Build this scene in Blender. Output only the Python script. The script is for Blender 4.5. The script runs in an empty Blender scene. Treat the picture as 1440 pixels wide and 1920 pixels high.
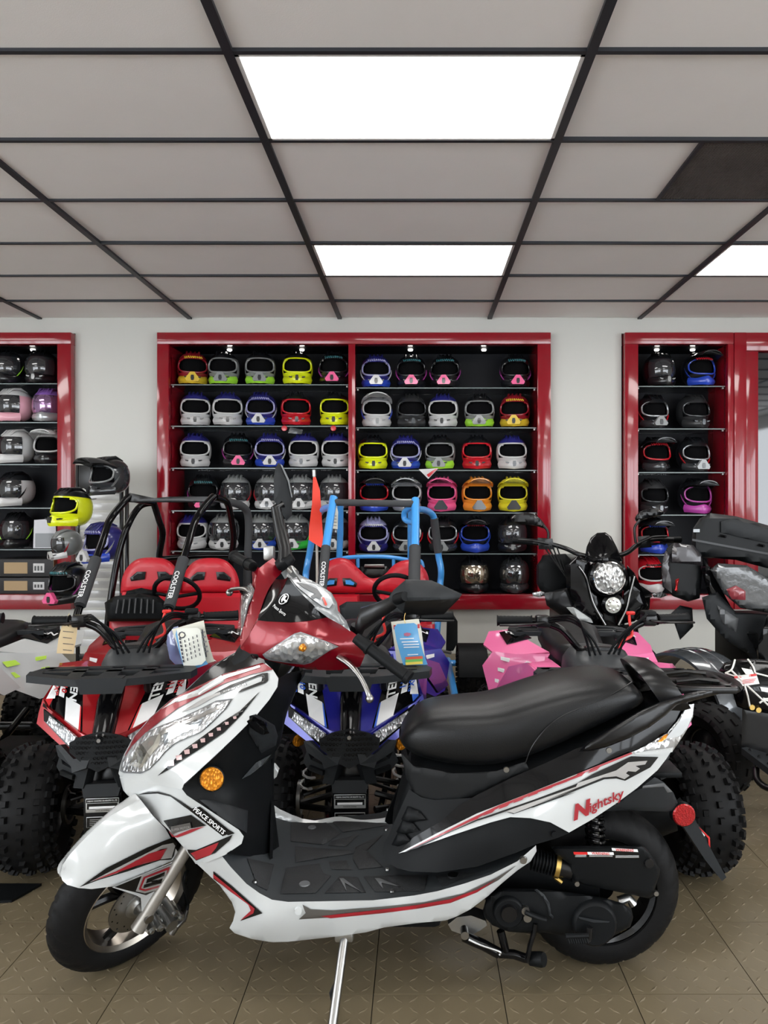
import bpy, bmesh, math, random
import numpy as np
from mathutils import Vector, Matrix
random.seed(7)
SC = bpy.context.scene
COL = SC.collection
PI = math.pi
# ---------------------------------------------------------------- camera, world, exposure
FPX, PX0, PY0, CAMH = 1400.0, 784.0, 949.0, 1.2      # focal length and principal point in photo pixels, lens height
cam_d = bpy.data.cameras.new('camera'); cam = bpy.data.objects.new('camera', cam_d); COL.objects.link(cam)
cam.location = (0, 0, CAMH); cam.rotation_euler = (PI/2, 0, 0)
cam_d.sensor_fit = 'VERTICAL'; cam_d.sensor_height = 24.0; cam_d.lens = 24.0*FPX/1920.0
cam_d.shift_x = (720.0-PX0)/1920.0; cam_d.shift_y = (PY0-960.0)/1920.0
cam_d.clip_start = 0.02
SC.camera = cam
SC.view_settings.view_transform = 'Standard'; SC.view_settings.look = 'None'
SC.view_settings.gamma = 1.0; SC.view_settings.use_curve_mapping = False
SC.view_settings.exposure = 0.08
wd = bpy.data.worlds.new('daylight'); SC.world = wd; wd.use_nodes = True
wb = wd.node_tree.nodes['Background']; wb.inputs[0].default_value = (0.90, 0.95, 1.0, 1); wb.inputs[1].default_value = 7.0
PANEL_POWER = 8.0      # emission of the ceiling light panels
# ---------------------------------------------------------------- materials
MATS = {}
def M(name, col, rough=0.5, metal=0.0, coat=0.0, bump=0.0, bscale=200.0, var=0.0, vscale=8.0, emit=0.0, alpha=1.0, trans=0.0, spec=0.5):
    if name in MATS: return MATS[name]
    m = bpy.data.materials.new(name); m.use_nodes = True
    nt = m.node_tree; b = nt.nodes['Principled BSDF']
    b.inputs['Base Color'].default_value = (*col, 1); b.inputs['Roughness'].default_value = rough
    b.inputs['Metallic'].default_value = metal; b.inputs['Coat Weight'].default_value = coat
    b.inputs['Coat Roughness'].default_value = 0.04
    b.inputs['Specular IOR Level'].default_value = spec
    b.inputs['Alpha'].default_value = alpha
    b.inputs['Transmission Weight'].default_value = trans
    if emit: b.inputs['Emission Color'].default_value = (*col, 1); b.inputs['Emission Strength'].default_value = emit
    tc = nt.nodes.new('ShaderNodeTexCoord')
    if var:
        n = nt.nodes.new('ShaderNodeTexNoise'); n.inputs['Scale'].default_value = vscale; n.inputs['Detail'].default_value = 4
        nt.links.new(tc.outputs['Object'], n.inputs['Vector'])
        mr = nt.nodes.new('ShaderNodeMapRange'); mr.inputs[3].default_value = 1-var; mr.inputs[4].default_value = 1+var
        nt.links.new(n.outputs['Fac'], mr.inputs[0])
        mx = nt.nodes.new('ShaderNodeMix'); mx.data_type = 'RGBA'; mx.blend_type = 'MULTIPLY'; mx.inputs[0].default_value = 1
        mx.inputs[6].default_value = (*col, 1); nt.links.new(mr.outputs[0], mx.inputs[7]); nt.links.new(mx.outputs[2], b.inputs['Base Color'])
    if bump:
        n2 = nt.nodes.new('ShaderNodeTexNoise'); n2.inputs['Scale'].default_value = bscale; n2.inputs['Detail'].default_value = 3
        nt.links.new(tc.outputs['Object'], n2.inputs['Vector'])
        bp = nt.nodes.new('ShaderNodeBump'); bp.inputs['Strength'].default_value = bump; bp.inputs['Distance'].default_value = 0.002
        nt.links.new(n2.outputs['Fac'], bp.inputs['Height']); nt.links.new(bp.outputs[0], b.inputs['Normal'])
    MATS[name] = m
    return m
def lens_mat(name, col, rough=0.08, scale=60.0, strength=0.8, lo=0.25):
    """faceted silver reflector seen through a clear moulded cover"""
    if name in MATS: return MATS[name]
    m = M(name, col, rough, 0.6, 0.5)
    nt = m.node_tree; b = nt.nodes['Principled BSDF']; tc = nt.nodes.new('ShaderNodeTexCoord')
    v = nt.nodes.new('ShaderNodeTexVoronoi'); v.inputs['Scale'].default_value = scale
    mp = nt.nodes.new('ShaderNodeMapping'); mp.inputs['Scale'].default_value = (1, 1, 0.6)
    nt.links.new(tc.outputs['Object'], mp.inputs[0]); nt.links.new(mp.outputs[0], v.inputs['Vector'])
    bp = nt.nodes.new('ShaderNodeBump'); bp.inputs['Strength'].default_value = strength; bp.inputs['Distance'].default_value = 0.006
    nt.links.new(v.outputs['Distance'], bp.inputs['Height']); nt.links.new(bp.outputs[0], b.inputs['Normal'])
    hs = nt.nodes.new('ShaderNodeSeparateColor'); nt.links.new(v.outputs['Color'], hs.inputs[0])
    mr = nt.nodes.new('ShaderNodeMapRange'); mr.inputs[3].default_value = lo; mr.inputs[4].default_value = 1.1; nt.links.new(hs.outputs[0], mr.inputs[0])  # random light and dark cells in the colour imitate facet reflections
    mx = nt.nodes.new('ShaderNodeMix'); mx.data_type = 'RGBA'; mx.blend_type = 'MULTIPLY'; mx.inputs[0].default_value = 1
    mx.inputs[6].default_value = (*col, 1); nt.links.new(mr.outputs[0], mx.inputs[7]); nt.links.new(mx.outputs[2], b.inputs['Base Color'])
    return m
WHITE = M('white_paint', (0.50, 0.515, 0.515), 0.18, 0, 0.8)
RED = M('candy_red_paint', (0.20, 0.002, 0.009), 0.22, 0.3, 0.3)
GBLACK = M('gloss_black', (0.003, 0.003, 0.0035), 0.10, 0, 0.08, spec=0.22)
SBLACK = M('satin_black', (0.0045, 0.0045, 0.005), 0.28, 0, 0.0, spec=0.4)
MBLACK = M('matte_black_plastic', (0.0048, 0.0055, 0.0062), 0.48, 0, 0, bump=0.12, bscale=900, spec=0.14)
DGREY = M('dark_grey_plastic', (0.017, 0.019, 0.021), 0.5, 0, 0, bump=0.12, bscale=700, spec=0.22)
MGREY = M('mid_grey_plastic', (0.11, 0.115, 0.12), 0.45)
RUBBER = M('tyre_rubber', (0.0062, 0.0062, 0.0065), 0.55, 0, 0, bump=0.15, bscale=400, spec=0.14)
VINYL = M('black_vinyl', (0.0048, 0.0052, 0.0058), 0.36, 0, 0, bump=0.2, bscale=420, spec=0.30)
CHROME = M('chrome', (0.82, 0.82, 0.82), 0.1, 1.0)
ALU = M('cast_aluminium', (0.42, 0.42, 0.41), 0.38, 1.0, bump=0.1, bscale=300)
STEEL = M('brushed_steel', (0.33, 0.325, 0.315), 0.3, 1.0)
FORKGREY = M('fork_silver', (0.36, 0.34, 0.31), 0.4, 0.7)
SILVERPL = M('silver_painted_plastic', (0.22, 0.235, 0.245), 0.32, 0.4, 0.3)
DECAL_G = M('decal_silver', (0.36, 0.35, 0.34), 0.3, 0.2, 0.6)
DECAL_DG = M('decal_dark_grey', (0.08, 0.075, 0.07), 0.3, 0.0, 0.6)
DECAL_R = M('decal_red', (0.30, 0.008, 0.018), 0.3, 0, 0.6)
DECAL_K = M('decal_black', (0.005, 0.005, 0.005), 0.25, 0, 0.15, spec=0.3)
DECAL_W = M('decal_white', (0.8, 0.8, 0.8), 0.3, 0, 0.4)
AMBER = lens_mat('amber_reflector', (0.75, 0.26, 0.01), 0.25, 160, 0.4, 0.75)
REDREF = lens_mat('red_reflector', (0.42, 0.01, 0.012), 0.25, 300, 0.2, 0.85)
LENS = lens_mat('headlight_reflector', (0.74, 0.75, 0.76), 0.10, 75, 0.8, 0.42)
LENS2 = lens_mat('clear_led_lens', (0.75, 0.77, 0.80), 0.12, 110, 0.8)
def glass_mat(name, fac=0.10, tint=(1, 1, 1)):
    m = bpy.data.materials.new(name); m.use_nodes = True; nt = m.node_tree; nt.nodes.clear()
    o = nt.nodes.new('ShaderNodeOutputMaterial'); x = nt.nodes.new('ShaderNodeMixShader'); t = nt.nodes.new('ShaderNodeBsdfTransparent'); g = nt.nodes.new('ShaderNodeBsdfGlossy'); lw = nt.nodes.new('ShaderNodeLayerWeight'); lw.inputs[0].default_value = 0.12; f = nt.nodes.new('ShaderNodeMapRange'); nt.links.new(lw.outputs['Facing'], f.inputs[0]); f.inputs[3].default_value = 0.05; f.inputs[4].default_value = 0.5
    t.inputs[0].default_value = (*tint, 1); g.inputs['Roughness'].default_value = 0.03
    nt.links.new(f.outputs[0], x.inputs[0]); nt.links.new(t.outputs[0], x.inputs[1]); nt.links.new(g.outputs[0], x.inputs[2]); nt.links.new(x.outputs[0], o.inputs[0])
    return m
GLASS = glass_mat('clear_cover')
BRASS = M('brass', (0.75, 0.52, 0.16), 0.3, 1.0)
def light_mat():
    m = bpy.data.materials.new('lit_panel'); m.use_nodes = True; nt = m.node_tree
    b = nt.nodes['Principled BSDF']; b.inputs['Base Color'].default_value = (0.9, 0.9, 0.9, 1)
    b.inputs['Emission Color'].default_value = (1.0, 0.985, 0.955, 1); b.inputs['Emission Strength'].default_value = PANEL_POWER
    return m
LIT = light_mat()
# ---------------------------------------------------------------- projection helpers (photo pixel + known plane -> point)
def P(px, py, Y): return Vector(((px-PX0)*Y/FPX, Y, CAMH-(py-PY0)*Y/FPX))
class Frame:
    """a plane through O; N points out of it, w is the distance along N"""
    def __init__(s, O, U, V, N): s.O, s.U, s.V, s.N = Vector(O), Vector(U).normalized(), Vector(V).normalized(), Vector(N).normalized()
    def pt(s, px, py, w=0.0):
        d = Vector(((px-PX0)/FPX, 1.0, -(py-PY0)/FPX)); c = Vector((0, 0, CAMH))
        t = (s.O + s.N*w - c).dot(s.N)/d.dot(s.N)
        return c + d*t
    def mir(s, p): return p - s.N*(2*(p-s.O).dot(s.N))
class Surf:
    """smooth surface over a frame: thin-plate spline through (px, py, w)"""
    def __init__(s, fr, ctrl, lam=0.012):
        s.fr = fr; a = np.array(ctrl, float); s.c = a[:, :2]/100.0; n = len(a)
        K = s.phi(s.c[:, None, :]-s.c[None, :, :]) + np.eye(n)*lam
        Q = np.hstack([np.ones((n, 1)), s.c]); A = np.zeros((n+3, n+3)); A[:n, :n] = K; A[:n, n:] = Q; A[n:, :n] = Q.T
        s.k = np.linalg.solve(A, np.concatenate([a[:, 2], np.zeros(3)]))
    @staticmethod
    def phi(d):
        r2 = (d**2).sum(-1); return 0.5*r2*np.log(r2+1e-12)
    def w(s, px, py):
        q = np.array([px, py])/100.0
        return float(s.phi(q-s.c) @ s.k[:-3] + s.k[-3] + s.k[-2]*q[0] + s.k[-1]*q[1])
    def pt(s, px, py, off=0.0): return s.fr.pt(px, py, s.w(px, py)+off)
class Flat:
    def __init__(s, fr, w=0.0): s.fr, s.w0 = fr, w
    def w(s, px, py): return s.w0
    def pt(s, px, py, off=0.0): return s.fr.pt(px, py, s.w0+off)
# ---------------------------------------------------------------- objects
def finish(me, mat, smooth=True, ang=38):
    if mat is not None: me.materials.append(mat)
    if smooth and len(me.polygons):
        me.polygons.foreach_set('use_smooth', [True]*len(me.polygons))
        me.set_sharp_from_angle(angle=math.radians(ang))
    return me
def link(name, me, parent=None):
    o = bpy.data.objects.new(name, me); COL.objects.link(o)
    if parent is not None:
        o.parent = parent
        o.matrix_parent_inverse = wmat(parent).inverted()
    return o
def wmat(o):
    m = Matrix.LocRotScale(o.location, o.rotation_euler, o.scale)
    return wmat(o.parent) @ o.matrix_parent_inverse @ m if o.parent else m
def tag(o, label, cat, group=None, kind=None):
    o['label'] = label; o['category'] = cat
    if group: o['group'] = group
    if kind: o['kind'] = kind
    return o
def thing(name, label, cat, loc=(0, 0, 0), group=None):
    o = bpy.data.objects.new(name, None); COL.objects.link(o); o.location = loc; o.empty_display_size = 0.1
    return tag(o, label, cat, group)
class MB:
    def __init__(s): s.v, s.f = [], []
    def add(s, vs, fs, T=None):
        b = len(s.v)
        s.v += [tuple(T @ Vector(v)) if T is not None else tuple(v) for v in vs]
        s.f += [tuple(i+b for i in f) for f in fs]
        return s
    def bm(s, bm, T=None):
        bm.verts.index_update(); s.add([v.co.copy() for v in bm.verts], [[v.index for v in f.verts] for f in bm.faces], T); bm.free(); return s
    def box(s, c, size, bev=0.0, R=None, seg=2):
        bm = bmesh.new(); bmesh.ops.create_cube(bm, size=1.0)
        for v in bm.verts: v.co = Vector((v.co.x*size[0], v.co.y*size[1], v.co.z*size[2]))
        if bev: bmesh.ops.bevel(bm, geom=bm.edges[:], offset=bev, segments=seg, affect='EDGES', profile=0.5)
        T = Matrix.Translation(c)
        if R is not None: T = T @ R.to_4x4()
        return s.bm(bm, T)
    def span(s, a, b, bev=0.0):
        a, b = Vector(a), Vector(b); return s.box((a+b)/2, [abs(q) for q in (b-a)], bev)
    def tube(s, path, r, n=10, cap=True, closed=False, flat=1.0):
        pts = [Vector(p) for p in path]; m = len(pts); rs = r if isinstance(r, (list, tuple)) else [r]*m
        t0 = (pts[1]-pts[0]).normalized(); up = Vector((0, 0, 1)) if abs(t0.z) < 0.9 else Vector((1, 0, 0))
        nrm = t0.cross(up).normalized(); b = len(s.v)
        for i, p in enumerate(pts):
            if closed: t = pts[(i+1) % m]-pts[i-1]
            else: t = (pts[min(i+1, m-1)]-pts[max(i-1, 0)])
            t.normalize(); nrm = (nrm - t*nrm.dot(t)).normalized(); bn = t.cross(nrm)
            for k in range(n):
                a = 2*PI*k/n; s.v.append(tuple(p + nrm*(rs[i]*math.cos(a)) + bn*(rs[i]*flat*math.sin(a))))
        for i in range(m if closed else m-1):
            i2 = (i+1) % m
            for k in range(n): s.f.append((b+i*n+k, b+i2*n+k, b+i2*n+(k+1) % n, b+i*n+(k+1) % n))
        if cap and not closed:
            s.f.append(tuple(b+k for k in range(n))[::-1]); s.f.append(tuple(b+(m-1)*n+k for k in range(n)))
        return s
    def cyl(s, p0, p1, r0, r1=None, n=16): return s.tube([p0, p1], [r0, r0 if r1 is None else r1], n)
    def lathe(s, prof, n=32, T=None, closed=False, arc=2*PI):
        """prof: (radius, height) turned about Z"""
        vs, fs = [], []; full = abs(arc-2*PI) < 1e-6; m = n if full else n+1
        for j in range(m):
            a = arc*j/n
            for r, z in prof: vs.append((r*math.cos(a), r*math.sin(a), z))
        k = len(prof)
        for j in range(n):
            j2 = (j+1) % m
            for i in range(k if closed else k-1):
                i2 = (i+1) % k; fs.append((j*k+i, j2*k+i, j2*k+i2, j*k+i2))
        return s.add(vs, fs, T)
    def loft(s, rings, cap=True, closed=True):
        b = len(s.v); n = len(rings[0])
        for r in rings: s.v += [tuple(p) for p in r]
        for i in range(len(rings)-1):
            for k in range(n if closed else n-1): s.f.append((b+i*n+k, b+i*n+(k+1) % n, b+(i+1)*n+(k+1) % n, b+(i+1)*n+k))
        if cap: s.f.append(tuple(range(b, b+n))[::-1]); s.f.append(tuple(range(b+(len(rings)-1)*n, b+len(rings)*n)))
        return s
    def prism(s, poly, d0, d1):
        """poly: points, extruded from +d0 to +d1 (vectors)"""
        n = len(poly); a = [Vector(p)+Vector(d0) for p in poly]; c = [Vector(p)+Vector(d1) for p in poly]
        return s.loft([a, c])
    def build(s, name, mat, parent=None, smooth=True, ang=38, fix=True):
        me = bpy.data.meshes.new(name); me.from_pydata(s.v, [], s.f)
        if fix:
            bm = bmesh.new(); bm.from_mesh(me); bmesh.ops.recalc_face_normals(bm, faces=bm.faces[:]); bm.to_mesh(me); bm.free()
        finish(me, mat, smooth, ang); return link(name, me, parent)
def cr(pts, n=6, closed=False):
    """Catmull-Rom through the points (any dimension)"""
    p = [np.array(q, float) for q in pts]; m = len(p); out = []
    for i in range(m if closed else m-1):
        g = (lambda k: p[k % m]) if closed else (lambda k: p[min(max(k, 0), m-1)])
        a, b, c, d = g(i-1), g(i), g(i+1), g(i+2)
        for k in range(n):
            t = k/n; out.append(tuple(0.5*((2*b)+(c-a)*t+(2*a-5*b+4*c-d)*t*t+(3*b-a-3*c+d)*t**3)))
    if not closed: out.append(tuple(p[-1]))
    return out
def seg_dist(q, a, b):
    ab = b-a; t = max(0, min(1, (q-a).dot(ab)/max(ab.dot(ab), 1e-9))); return (q-a-ab*t).length
def cut_poly(outline, res):
    bm = bmesh.new(); vs = [bm.verts.new((x/100.0, y/100.0, 0)) for x, y in outline]; bm.faces.new(vs); bm.normal_update()
    bmesh.ops.triangulate(bm, faces=bm.faces[:])
    xs = [o[0] for o in outline]; ys = [o[1] for o in outline]
    for lo, hi, nrm in ((min(xs), max(xs), (1, 0, 0)), (min(ys), max(ys), (0, 1, 0))):
        k = math.ceil(lo/res)*res
        while k < hi:
            bmesh.ops.bisect_plane(bm, geom=bm.verts[:]+bm.edges[:]+bm.faces[:], plane_co=Vector(nrm)*(k/100.0), plane_no=nrm, dist=1e-5); k += res
    bmesh.ops.remove_doubles(bm, verts=bm.verts[:], dist=1e-4)
    return bm
def panel(name, outline, surf, mat, parent, off=0.0, thick=0.004, edge=0.0, edepth=None, res=12, mirror=False, smooth=0, ang=50):
    """a sheet cut to a traced outline and laid on a surface, with thickness and (edge > 0) rolled edges"""
    if smooth: outline = [tuple(q) for q in cr(outline, smooth, True)]
    bm = cut_poly(outline, res); bm.verts.index_update()
    ov = [Vector(q) for q in outline]; n = len(ov); ed = edepth if edepth is not None else edge*0.0012
    pts = []
    for v in bm.verts:
        x, y = v.co.x*100, v.co.y*100; o = off
        if edge:
            d = min(seg_dist(Vector((x, y)), ov[i], ov[(i+1) % n]) for i in range(n))
            if d < edge: o -= ed*(1-math.sqrt(max(0, 1-(1-d/edge)**2)))
        pts.append((x, y, o))
    fr = [surf.pt(*p) for p in pts]; bk = [surf.pt(x, y, o-thick) for x, y, o in pts]
    faces = [[v.index for v in f.verts] for f in bm.faces]
    bnd = [(e.verts[0].index, e.verts[1].index) for e in bm.edges if len(e.link_faces) == 1]; bm.free()
    m = len(fr); objs = []
    for side in ((0, 1) if mirror else (0,)):
        a = [surf.fr.mir(p) for p in fr+bk] if side else fr+bk
        o = MB().add(a, faces+[[i+m for i in f][::-1] for f in faces]+[(i, j, j+m, i+m) for i, j in bnd]).build(name, mat, parent, True, ang)
        objs.append(o)
    return objs[0]
def text_mesh(body, shear=0.0, bold=0.0):
    cu = bpy.data.curves.new('lettering', 'FONT'); cu.body = body; cu.size = 1.0; cu.shear = shear; cu.offset = bold
    cu.align_x = 'CENTER'; cu.align_y = 'CENTER'; cu.resolution_u = 2
    o = bpy.data.objects.new('lettering', cu); COL.objects.link(o)
    me = bpy.data.meshes.new_from_object(o.evaluated_get(bpy.context.evaluated_depsgraph_get()))
    vs = [v.co.copy() for v in me.vertices]; fs = [list(p.vertices) for p in me.polygons]
    bpy.data.objects.remove(o); bpy.data.curves.remove(cu); bpy.data.meshes.remove(me)
    return vs, fs
def text_px(body, px, py, size, surf, mat, parent, ang=0.0, off=0.003, wide=1.0, name='lettering', shear=0.0, bold=0.0, skew=0.0):
    vs, fs = text_mesh(body, shear, bold); ca, sa = math.cos(math.radians(ang)), math.sin(math.radians(ang))
    out = [surf.pt(px+size*(v.x*wide*ca+v.y*sa), py+size*(v.x*wide*sa-v.y*ca)-skew*v.x*wide*size, off) for v in vs]
    return MB().add(out, fs).build(name, mat, parent, False, fix=False)
def text3(body, c, xd, yd, size, mat, parent, name='lettering', shear=0.0, bold=0.0, wide=1.0):
    vs, fs = text_mesh(body, shear, bold); c, xd, yd = Vector(c), Vector(xd).normalized(), Vector(yd).normalized()
    return MB().add([c+xd*(v.x*size*wide)+yd*(v.y*size) for v in vs], fs).build(name, mat, parent, False, fix=False)
def copy_tree(o, parent=None):
    c = o.copy(); COL.objects.link(c); c.parent = parent
    for ch in list(o.children): copy_tree(ch, c)
    return c
# ================================================================ the room
CEIL = CAMH+1.524
GX = [-0.638+1.22*k for k in range(-4, 6)]          # ceiling grid lines across
GY = [2.506+0.6105*k for k in range(-11, 6)] + [6.077]
WALLY = 6.077
def struct(o): o['kind'] = 'structure'; return o
tile_m = M('ceiling_tile_paint', (0.90, 0.875, 0.86), 0.75, bump=0.25, bscale=260, var=0.035, vscale=3)
grid_m = M('black_ceiling_grid', (0.016, 0.018, 0.024), 0.5)
wall_m = M('wall_paint', (0.56, 0.56, 0.525), 0.55, var=0.02, vscale=1.5)
ceil = struct(MB().span((-6.0, -4.2, CEIL+0.05), (6.0, 6.5, CEIL+0.09)).build('ceiling', wall_m)); tag(ceil, 'suspended ceiling of grey tiles in a black metal grid', 'ceiling')
bar = MB()
for x in GX: bar.span((x-0.017, GY[0], CEIL-0.004), (x+0.017, WALLY, CEIL+0.03))
gob = bar.build('grid_runner', grid_m, ceil, False)
bar = MB()
for y in GY[:-1]: bar.span((GX[0], y-0.010, CEIL-0.003), (GX[-1], y+0.010, CEIL+0.03))
bar.build('grid_cross_tee', grid_m, ceil, False)
lights = [(4, 0), (4, 3), (6, 3), (6, 0), (4, -3), (6, -3), (1, 0), (1, 3), (1, -3), (4, -6), (6, -6), (1, -6)]  # two far panels by left wall are unseen, added to brighten the back wall
LY = {0: 11, 3: 14, -3: 8, -6: 5}
light_cells = {(i, LY[k]) for i, k in lights}
tm = {}
for i in range(len(GX)-1):
    for j in range(len(GY)-1):
        x0, x1, y0, y1 = GX[i]+0.004, GX[i+1]-0.004, GY[j]+0.004, GY[j+1]-0.004
        if (i, j) in light_cells: continue
        if (i, j) == (5, 12): x1 = (x0+x1)/2      # half tile beside the air grille
        key = (round(x1-x0, 3), round(y1-y0, 3))
        if key not in tm:
            b = MB().box((0, 0, 0), (key[0], key[1], 0.012), 0.003, seg=1); me = bpy.data.meshes.new('ceiling_tile'); me.from_pydata(b.v, [], b.f); tm[key] = finish(me, tile_m, False)
        t = link('ceiling_tile', tm[key]); t.location = ((x0+x1)/2, (y0+y1)/2, CEIL+0.016+random.uniform(-0.002, 0.002))
        if j >= 11 or i < 3: t.rotation_euler = (random.uniform(-0.006, 0.006), random.uniform(-0.004, 0.004), 0)
        t.parent = ceil
wtrim = M('light_frame_white', (0.75, 0.75, 0.74), 0.4)
for i, k in lights:
    x0, x1, j = GX[i], GX[i+1], LY[k]; y0, y1 = GY[j], GY[j+1]
    lab = {(4, 0): 'large lit flat panel ceiling light above the red and white scooter', (4, 3): 'lit ceiling panel light before the middle helmet cabinet', (6, 3): 'lit ceiling panel light before the cabinet beside the red door'}.get((i, k), 'lit ceiling panel, %s row before the shop windows, %s' % ({-6: 'first', -3: 'second', 0: 'third', 3: 'fourth'}[k], {1: 'unseen beside the side wall', 4: 'above the open aisle', 6: 'on the door side'}[i]))
    L = thing('ceiling_light', lab, 'ceiling light', ((x0+x1)/2, (y0+y1)/2, CEIL-0.002), 'flat ceiling panel lights')
    MB().span((x0+0.03, y0+0.022, CEIL+0.004), (x1-0.03, y1-0.022, CEIL+0.012)).build('diffuser', LIT, L, False)
    fr = MB()
    for a, c in (((x0+0.016, y0+0.01), (x1-0.016, y0+0.024)), ((x0+0.016, y1-0.024), (x1-0.016, y1-0.01)), ((x0+0.016, y0+0.01), (x0+0.032, y1-0.01)), ((x1-0.032, y0+0.01), (x1-0.016, y1-0.01))):
        fr.span((*a, CEIL-0.002), (*c, CEIL+0.014))
    fr.build('frame', wtrim, L, False)
# air return grille
v = thing('air_return_grille', 'dark dusty perforated air return grille in the ceiling', 'air vent', (1.49, 3.42, CEIL))
x0, x1, y0, y1 = GX[5]+0.61+0.005, GX[6]-0.015, GY[12]+0.01, GY[13]-0.01
vm = M('dusty_mesh', (0.05, 0.042, 0.038), 0.8, var=0.55, vscale=6)
MB().span((x0, y0, CEIL+0.012), (x1, y1, CEIL+0.02)).build('backing', vm, v, False)
g = MB()
for k in range(46): g.span((x0, y0+(y1-y0)*k/46, CEIL+0.003), (x1, y0+(y1-y0)*k/46+0.004, CEIL+0.009))
for k in range(46): g.span((x0+(x1-x0)*k/46, y0, CEIL+0.003), (x0+(x1-x0)*k/46+0.004, y1, CEIL+0.009))
o = g.build('mesh_grid', M('grille_paint', (0.10, 0.085, 0.078), 0.7, var=0.4, vscale=5), v, False); o['kind'] = 'stuff'
MB().span((x0-0.012, y0, CEIL-0.002), (x0+0.004, y1, CEIL+0.02)).build('frame', grid_m, v, False)
# walls (deep wall with recesses for the cabinets)
XL, XC0, XC1, XR = -2.79, -2.11, 1.075, 1.655
ZT, ZB = 2.605, 0.362
w = MB()
w.span((-6, WALLY, ZT), (6, 6.6, CEIL+0.1)); w.span((-6, WALLY, 0), (6, 6.6, ZB))
w.span((XL, WALLY, ZB), (XC0, 6.6, ZT)); w.span((XC1, WALLY, ZB), (XR, 6.6, ZT)); w.span((-6, 6.55, ZB), (6, 6.6, ZT))
tag(struct(w.build('wall_back', wall_m, None, False)), 'off white painted back wall behind the helmet cabinets', 'wall')
room_m = M('shop_wall_white', (0.80, 0.79, 0.77), 0.6)
for nm, xa, xb, lb in (('wall_left', -6.1, -6.0, 'unseen side wall with window openings added for daylight, left of the shop'), ('wall_right', 6.0, 6.1, 'unseen side wall with window openings added for daylight, right of the shop')):  # windows put here so daylight enters away from the scooter's reflections
    w = MB(); w.span((xa, 1.6, 0), (xb, 6.6, CEIL+0.1)); w.span((xa, -4.2, 0), (xb, 1.6, 0.4)); w.span((xa, -4.2, 2.55), (xb, 1.6, CEIL+0.1))
    for y in (-4.2, -2.3, -0.4, 1.4): w.span((xa, y, 0.4), (xb, y+0.2, 2.55))
    tag(struct(w.build(nm, room_m, None, False)), lb, 'wall')
# unseen shop front: middle solid against window reflections in the scooter, openings either side
w = MB(); w.span((-6, -4.3, 0), (6, -4.2, 0.4)); w.span((-6, -4.3, 2.55), (6, -4.2, CEIL+0.1)); w.span((-2.0, -4.3, 0.4), (2.0, -4.2, 2.55))
for x in (-6, -4.1, 4.0, 5.8): w.span((x, -4.3, 0.4), (x+0.2, -4.2, 2.55))
tag(struct(w.build('wall_front', room_m, None, False)), 'unseen shop front wall with a solid middle between window openings', 'wall')
# floor: slab and raised-lozenge vinyl tiles
floor_m = M('floor_vinyl', (0.150, 0.120, 0.073), 0.42, 0, 0.0, var=0.16, vscale=5, bump=0.1, bscale=60)
seam_m = M('floor_seam', (0.03, 0.024, 0.017), 0.7)
fl = tag(struct(MB().span((-6, -4.2, -0.06), (6, 6.6, -0.004)).build('floor', seam_m, None, False)), 'brown diamond plate vinyl tile floor', 'floor')
TS = 0.318
b = MB().box((0, 0, -0.002), (TS-0.0025, TS-0.0025, 0.004), 0.0)
NL = 8
for i in range(NL):
    for j in range(NL):
        c = Vector(((i+0.5)/NL*TS-TS/2, (j+0.5)/NL*TS-TS/2, 0)); a = PI/4 if (i+j) % 2 else -PI/4
        R = Matrix.Rotation(a, 3, 'Z'); ln, wd_, hh = 0.0165, 0.0042, 0.0012
        vs = [(-ln, 0, 0), (0, -wd_, 0), (ln, 0, 0), (0, wd_, 0), (-ln*.55, 0, hh), (0, -wd_*.35, hh), (ln*.55, 0, hh), (0, wd_*.35, hh)]
        b.add([c+R @ Vector(q) for q in vs], [(0, 1, 5, 4), (1, 2, 6, 5), (2, 3, 7, 6), (3, 0, 4, 7), (4, 5, 6, 7)])
fme = bpy.data.meshes.new('floor_tile'); fme.from_pydata(b.v, [], b.f); finish(fme, floor_m, False)
FX0 = (706-PX0)*1.97/FPX; FY0 = 2.154
for i in range(-7, 8):
    for j in range(-3, 7):
        t = link('floor_tile', fme, fl); t.location = (FX0+(i+0.5)*TS, FY0+(j+0.5)*TS, 0)
# the far and near floor: same material, one sheet each
MB().span((-6, FY0+7*TS+0.001, -0.004), (6, 6.6, 0)).build('floor_sheet', floor_m, fl, False)
MB().span((-6, -4.2, -0.004), (6, FY0-3*TS-0.001, 0)).build('floor_sheet', floor_m, fl, False)
MB().span((-6, FY0-3*TS, -0.004), (FX0-7*TS-0.001, FY0+7*TS, 0)).build('floor_sheet', floor_m, fl, False)
MB().span((FX0+8*TS+0.001, FY0-3*TS, -0.004), (6, FY0+7*TS, 0)).build('floor_sheet', floor_m, fl, False)
# ---------------------------------------------------------------- helmet cabinets
cab_m = M('cabinet_red_gloss', (0.26, 0.006, 0.015), 0.14, 0, 0.5)
cabin_m = M('cabinet_black_lining', (0.006, 0.007, 0.010), 0.5, spec=0.15)
shelf_m = M('smoked_glass_shelf', (0.05, 0.065, 0.07), 0.06, 0, 0, alpha=0.25)
shelf_e = M('glass_shelf_edge', (0.16, 0.2, 0.2), 0.2)
puck_m = bpy.data.materials.new('puck_lamp'); puck_m.use_nodes = True
_b = puck_m.node_tree.nodes['Principled BSDF']; _b.inputs['Emission Color'].default_value = (1, 0.95, 0.9, 1); _b.inputs['Emission Strength'].default_value = 7
FY, BY = 6.0, 6.42
def zrow(py): return CAMH-(py-PY0)*6.03/FPX
ROWS_L = [zrow(y) for y in (720, 798, 877, 957, 1033)]
ROWS_R = [zrow(y) for y in (726, 801, 881, 961, 1038)]
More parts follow.
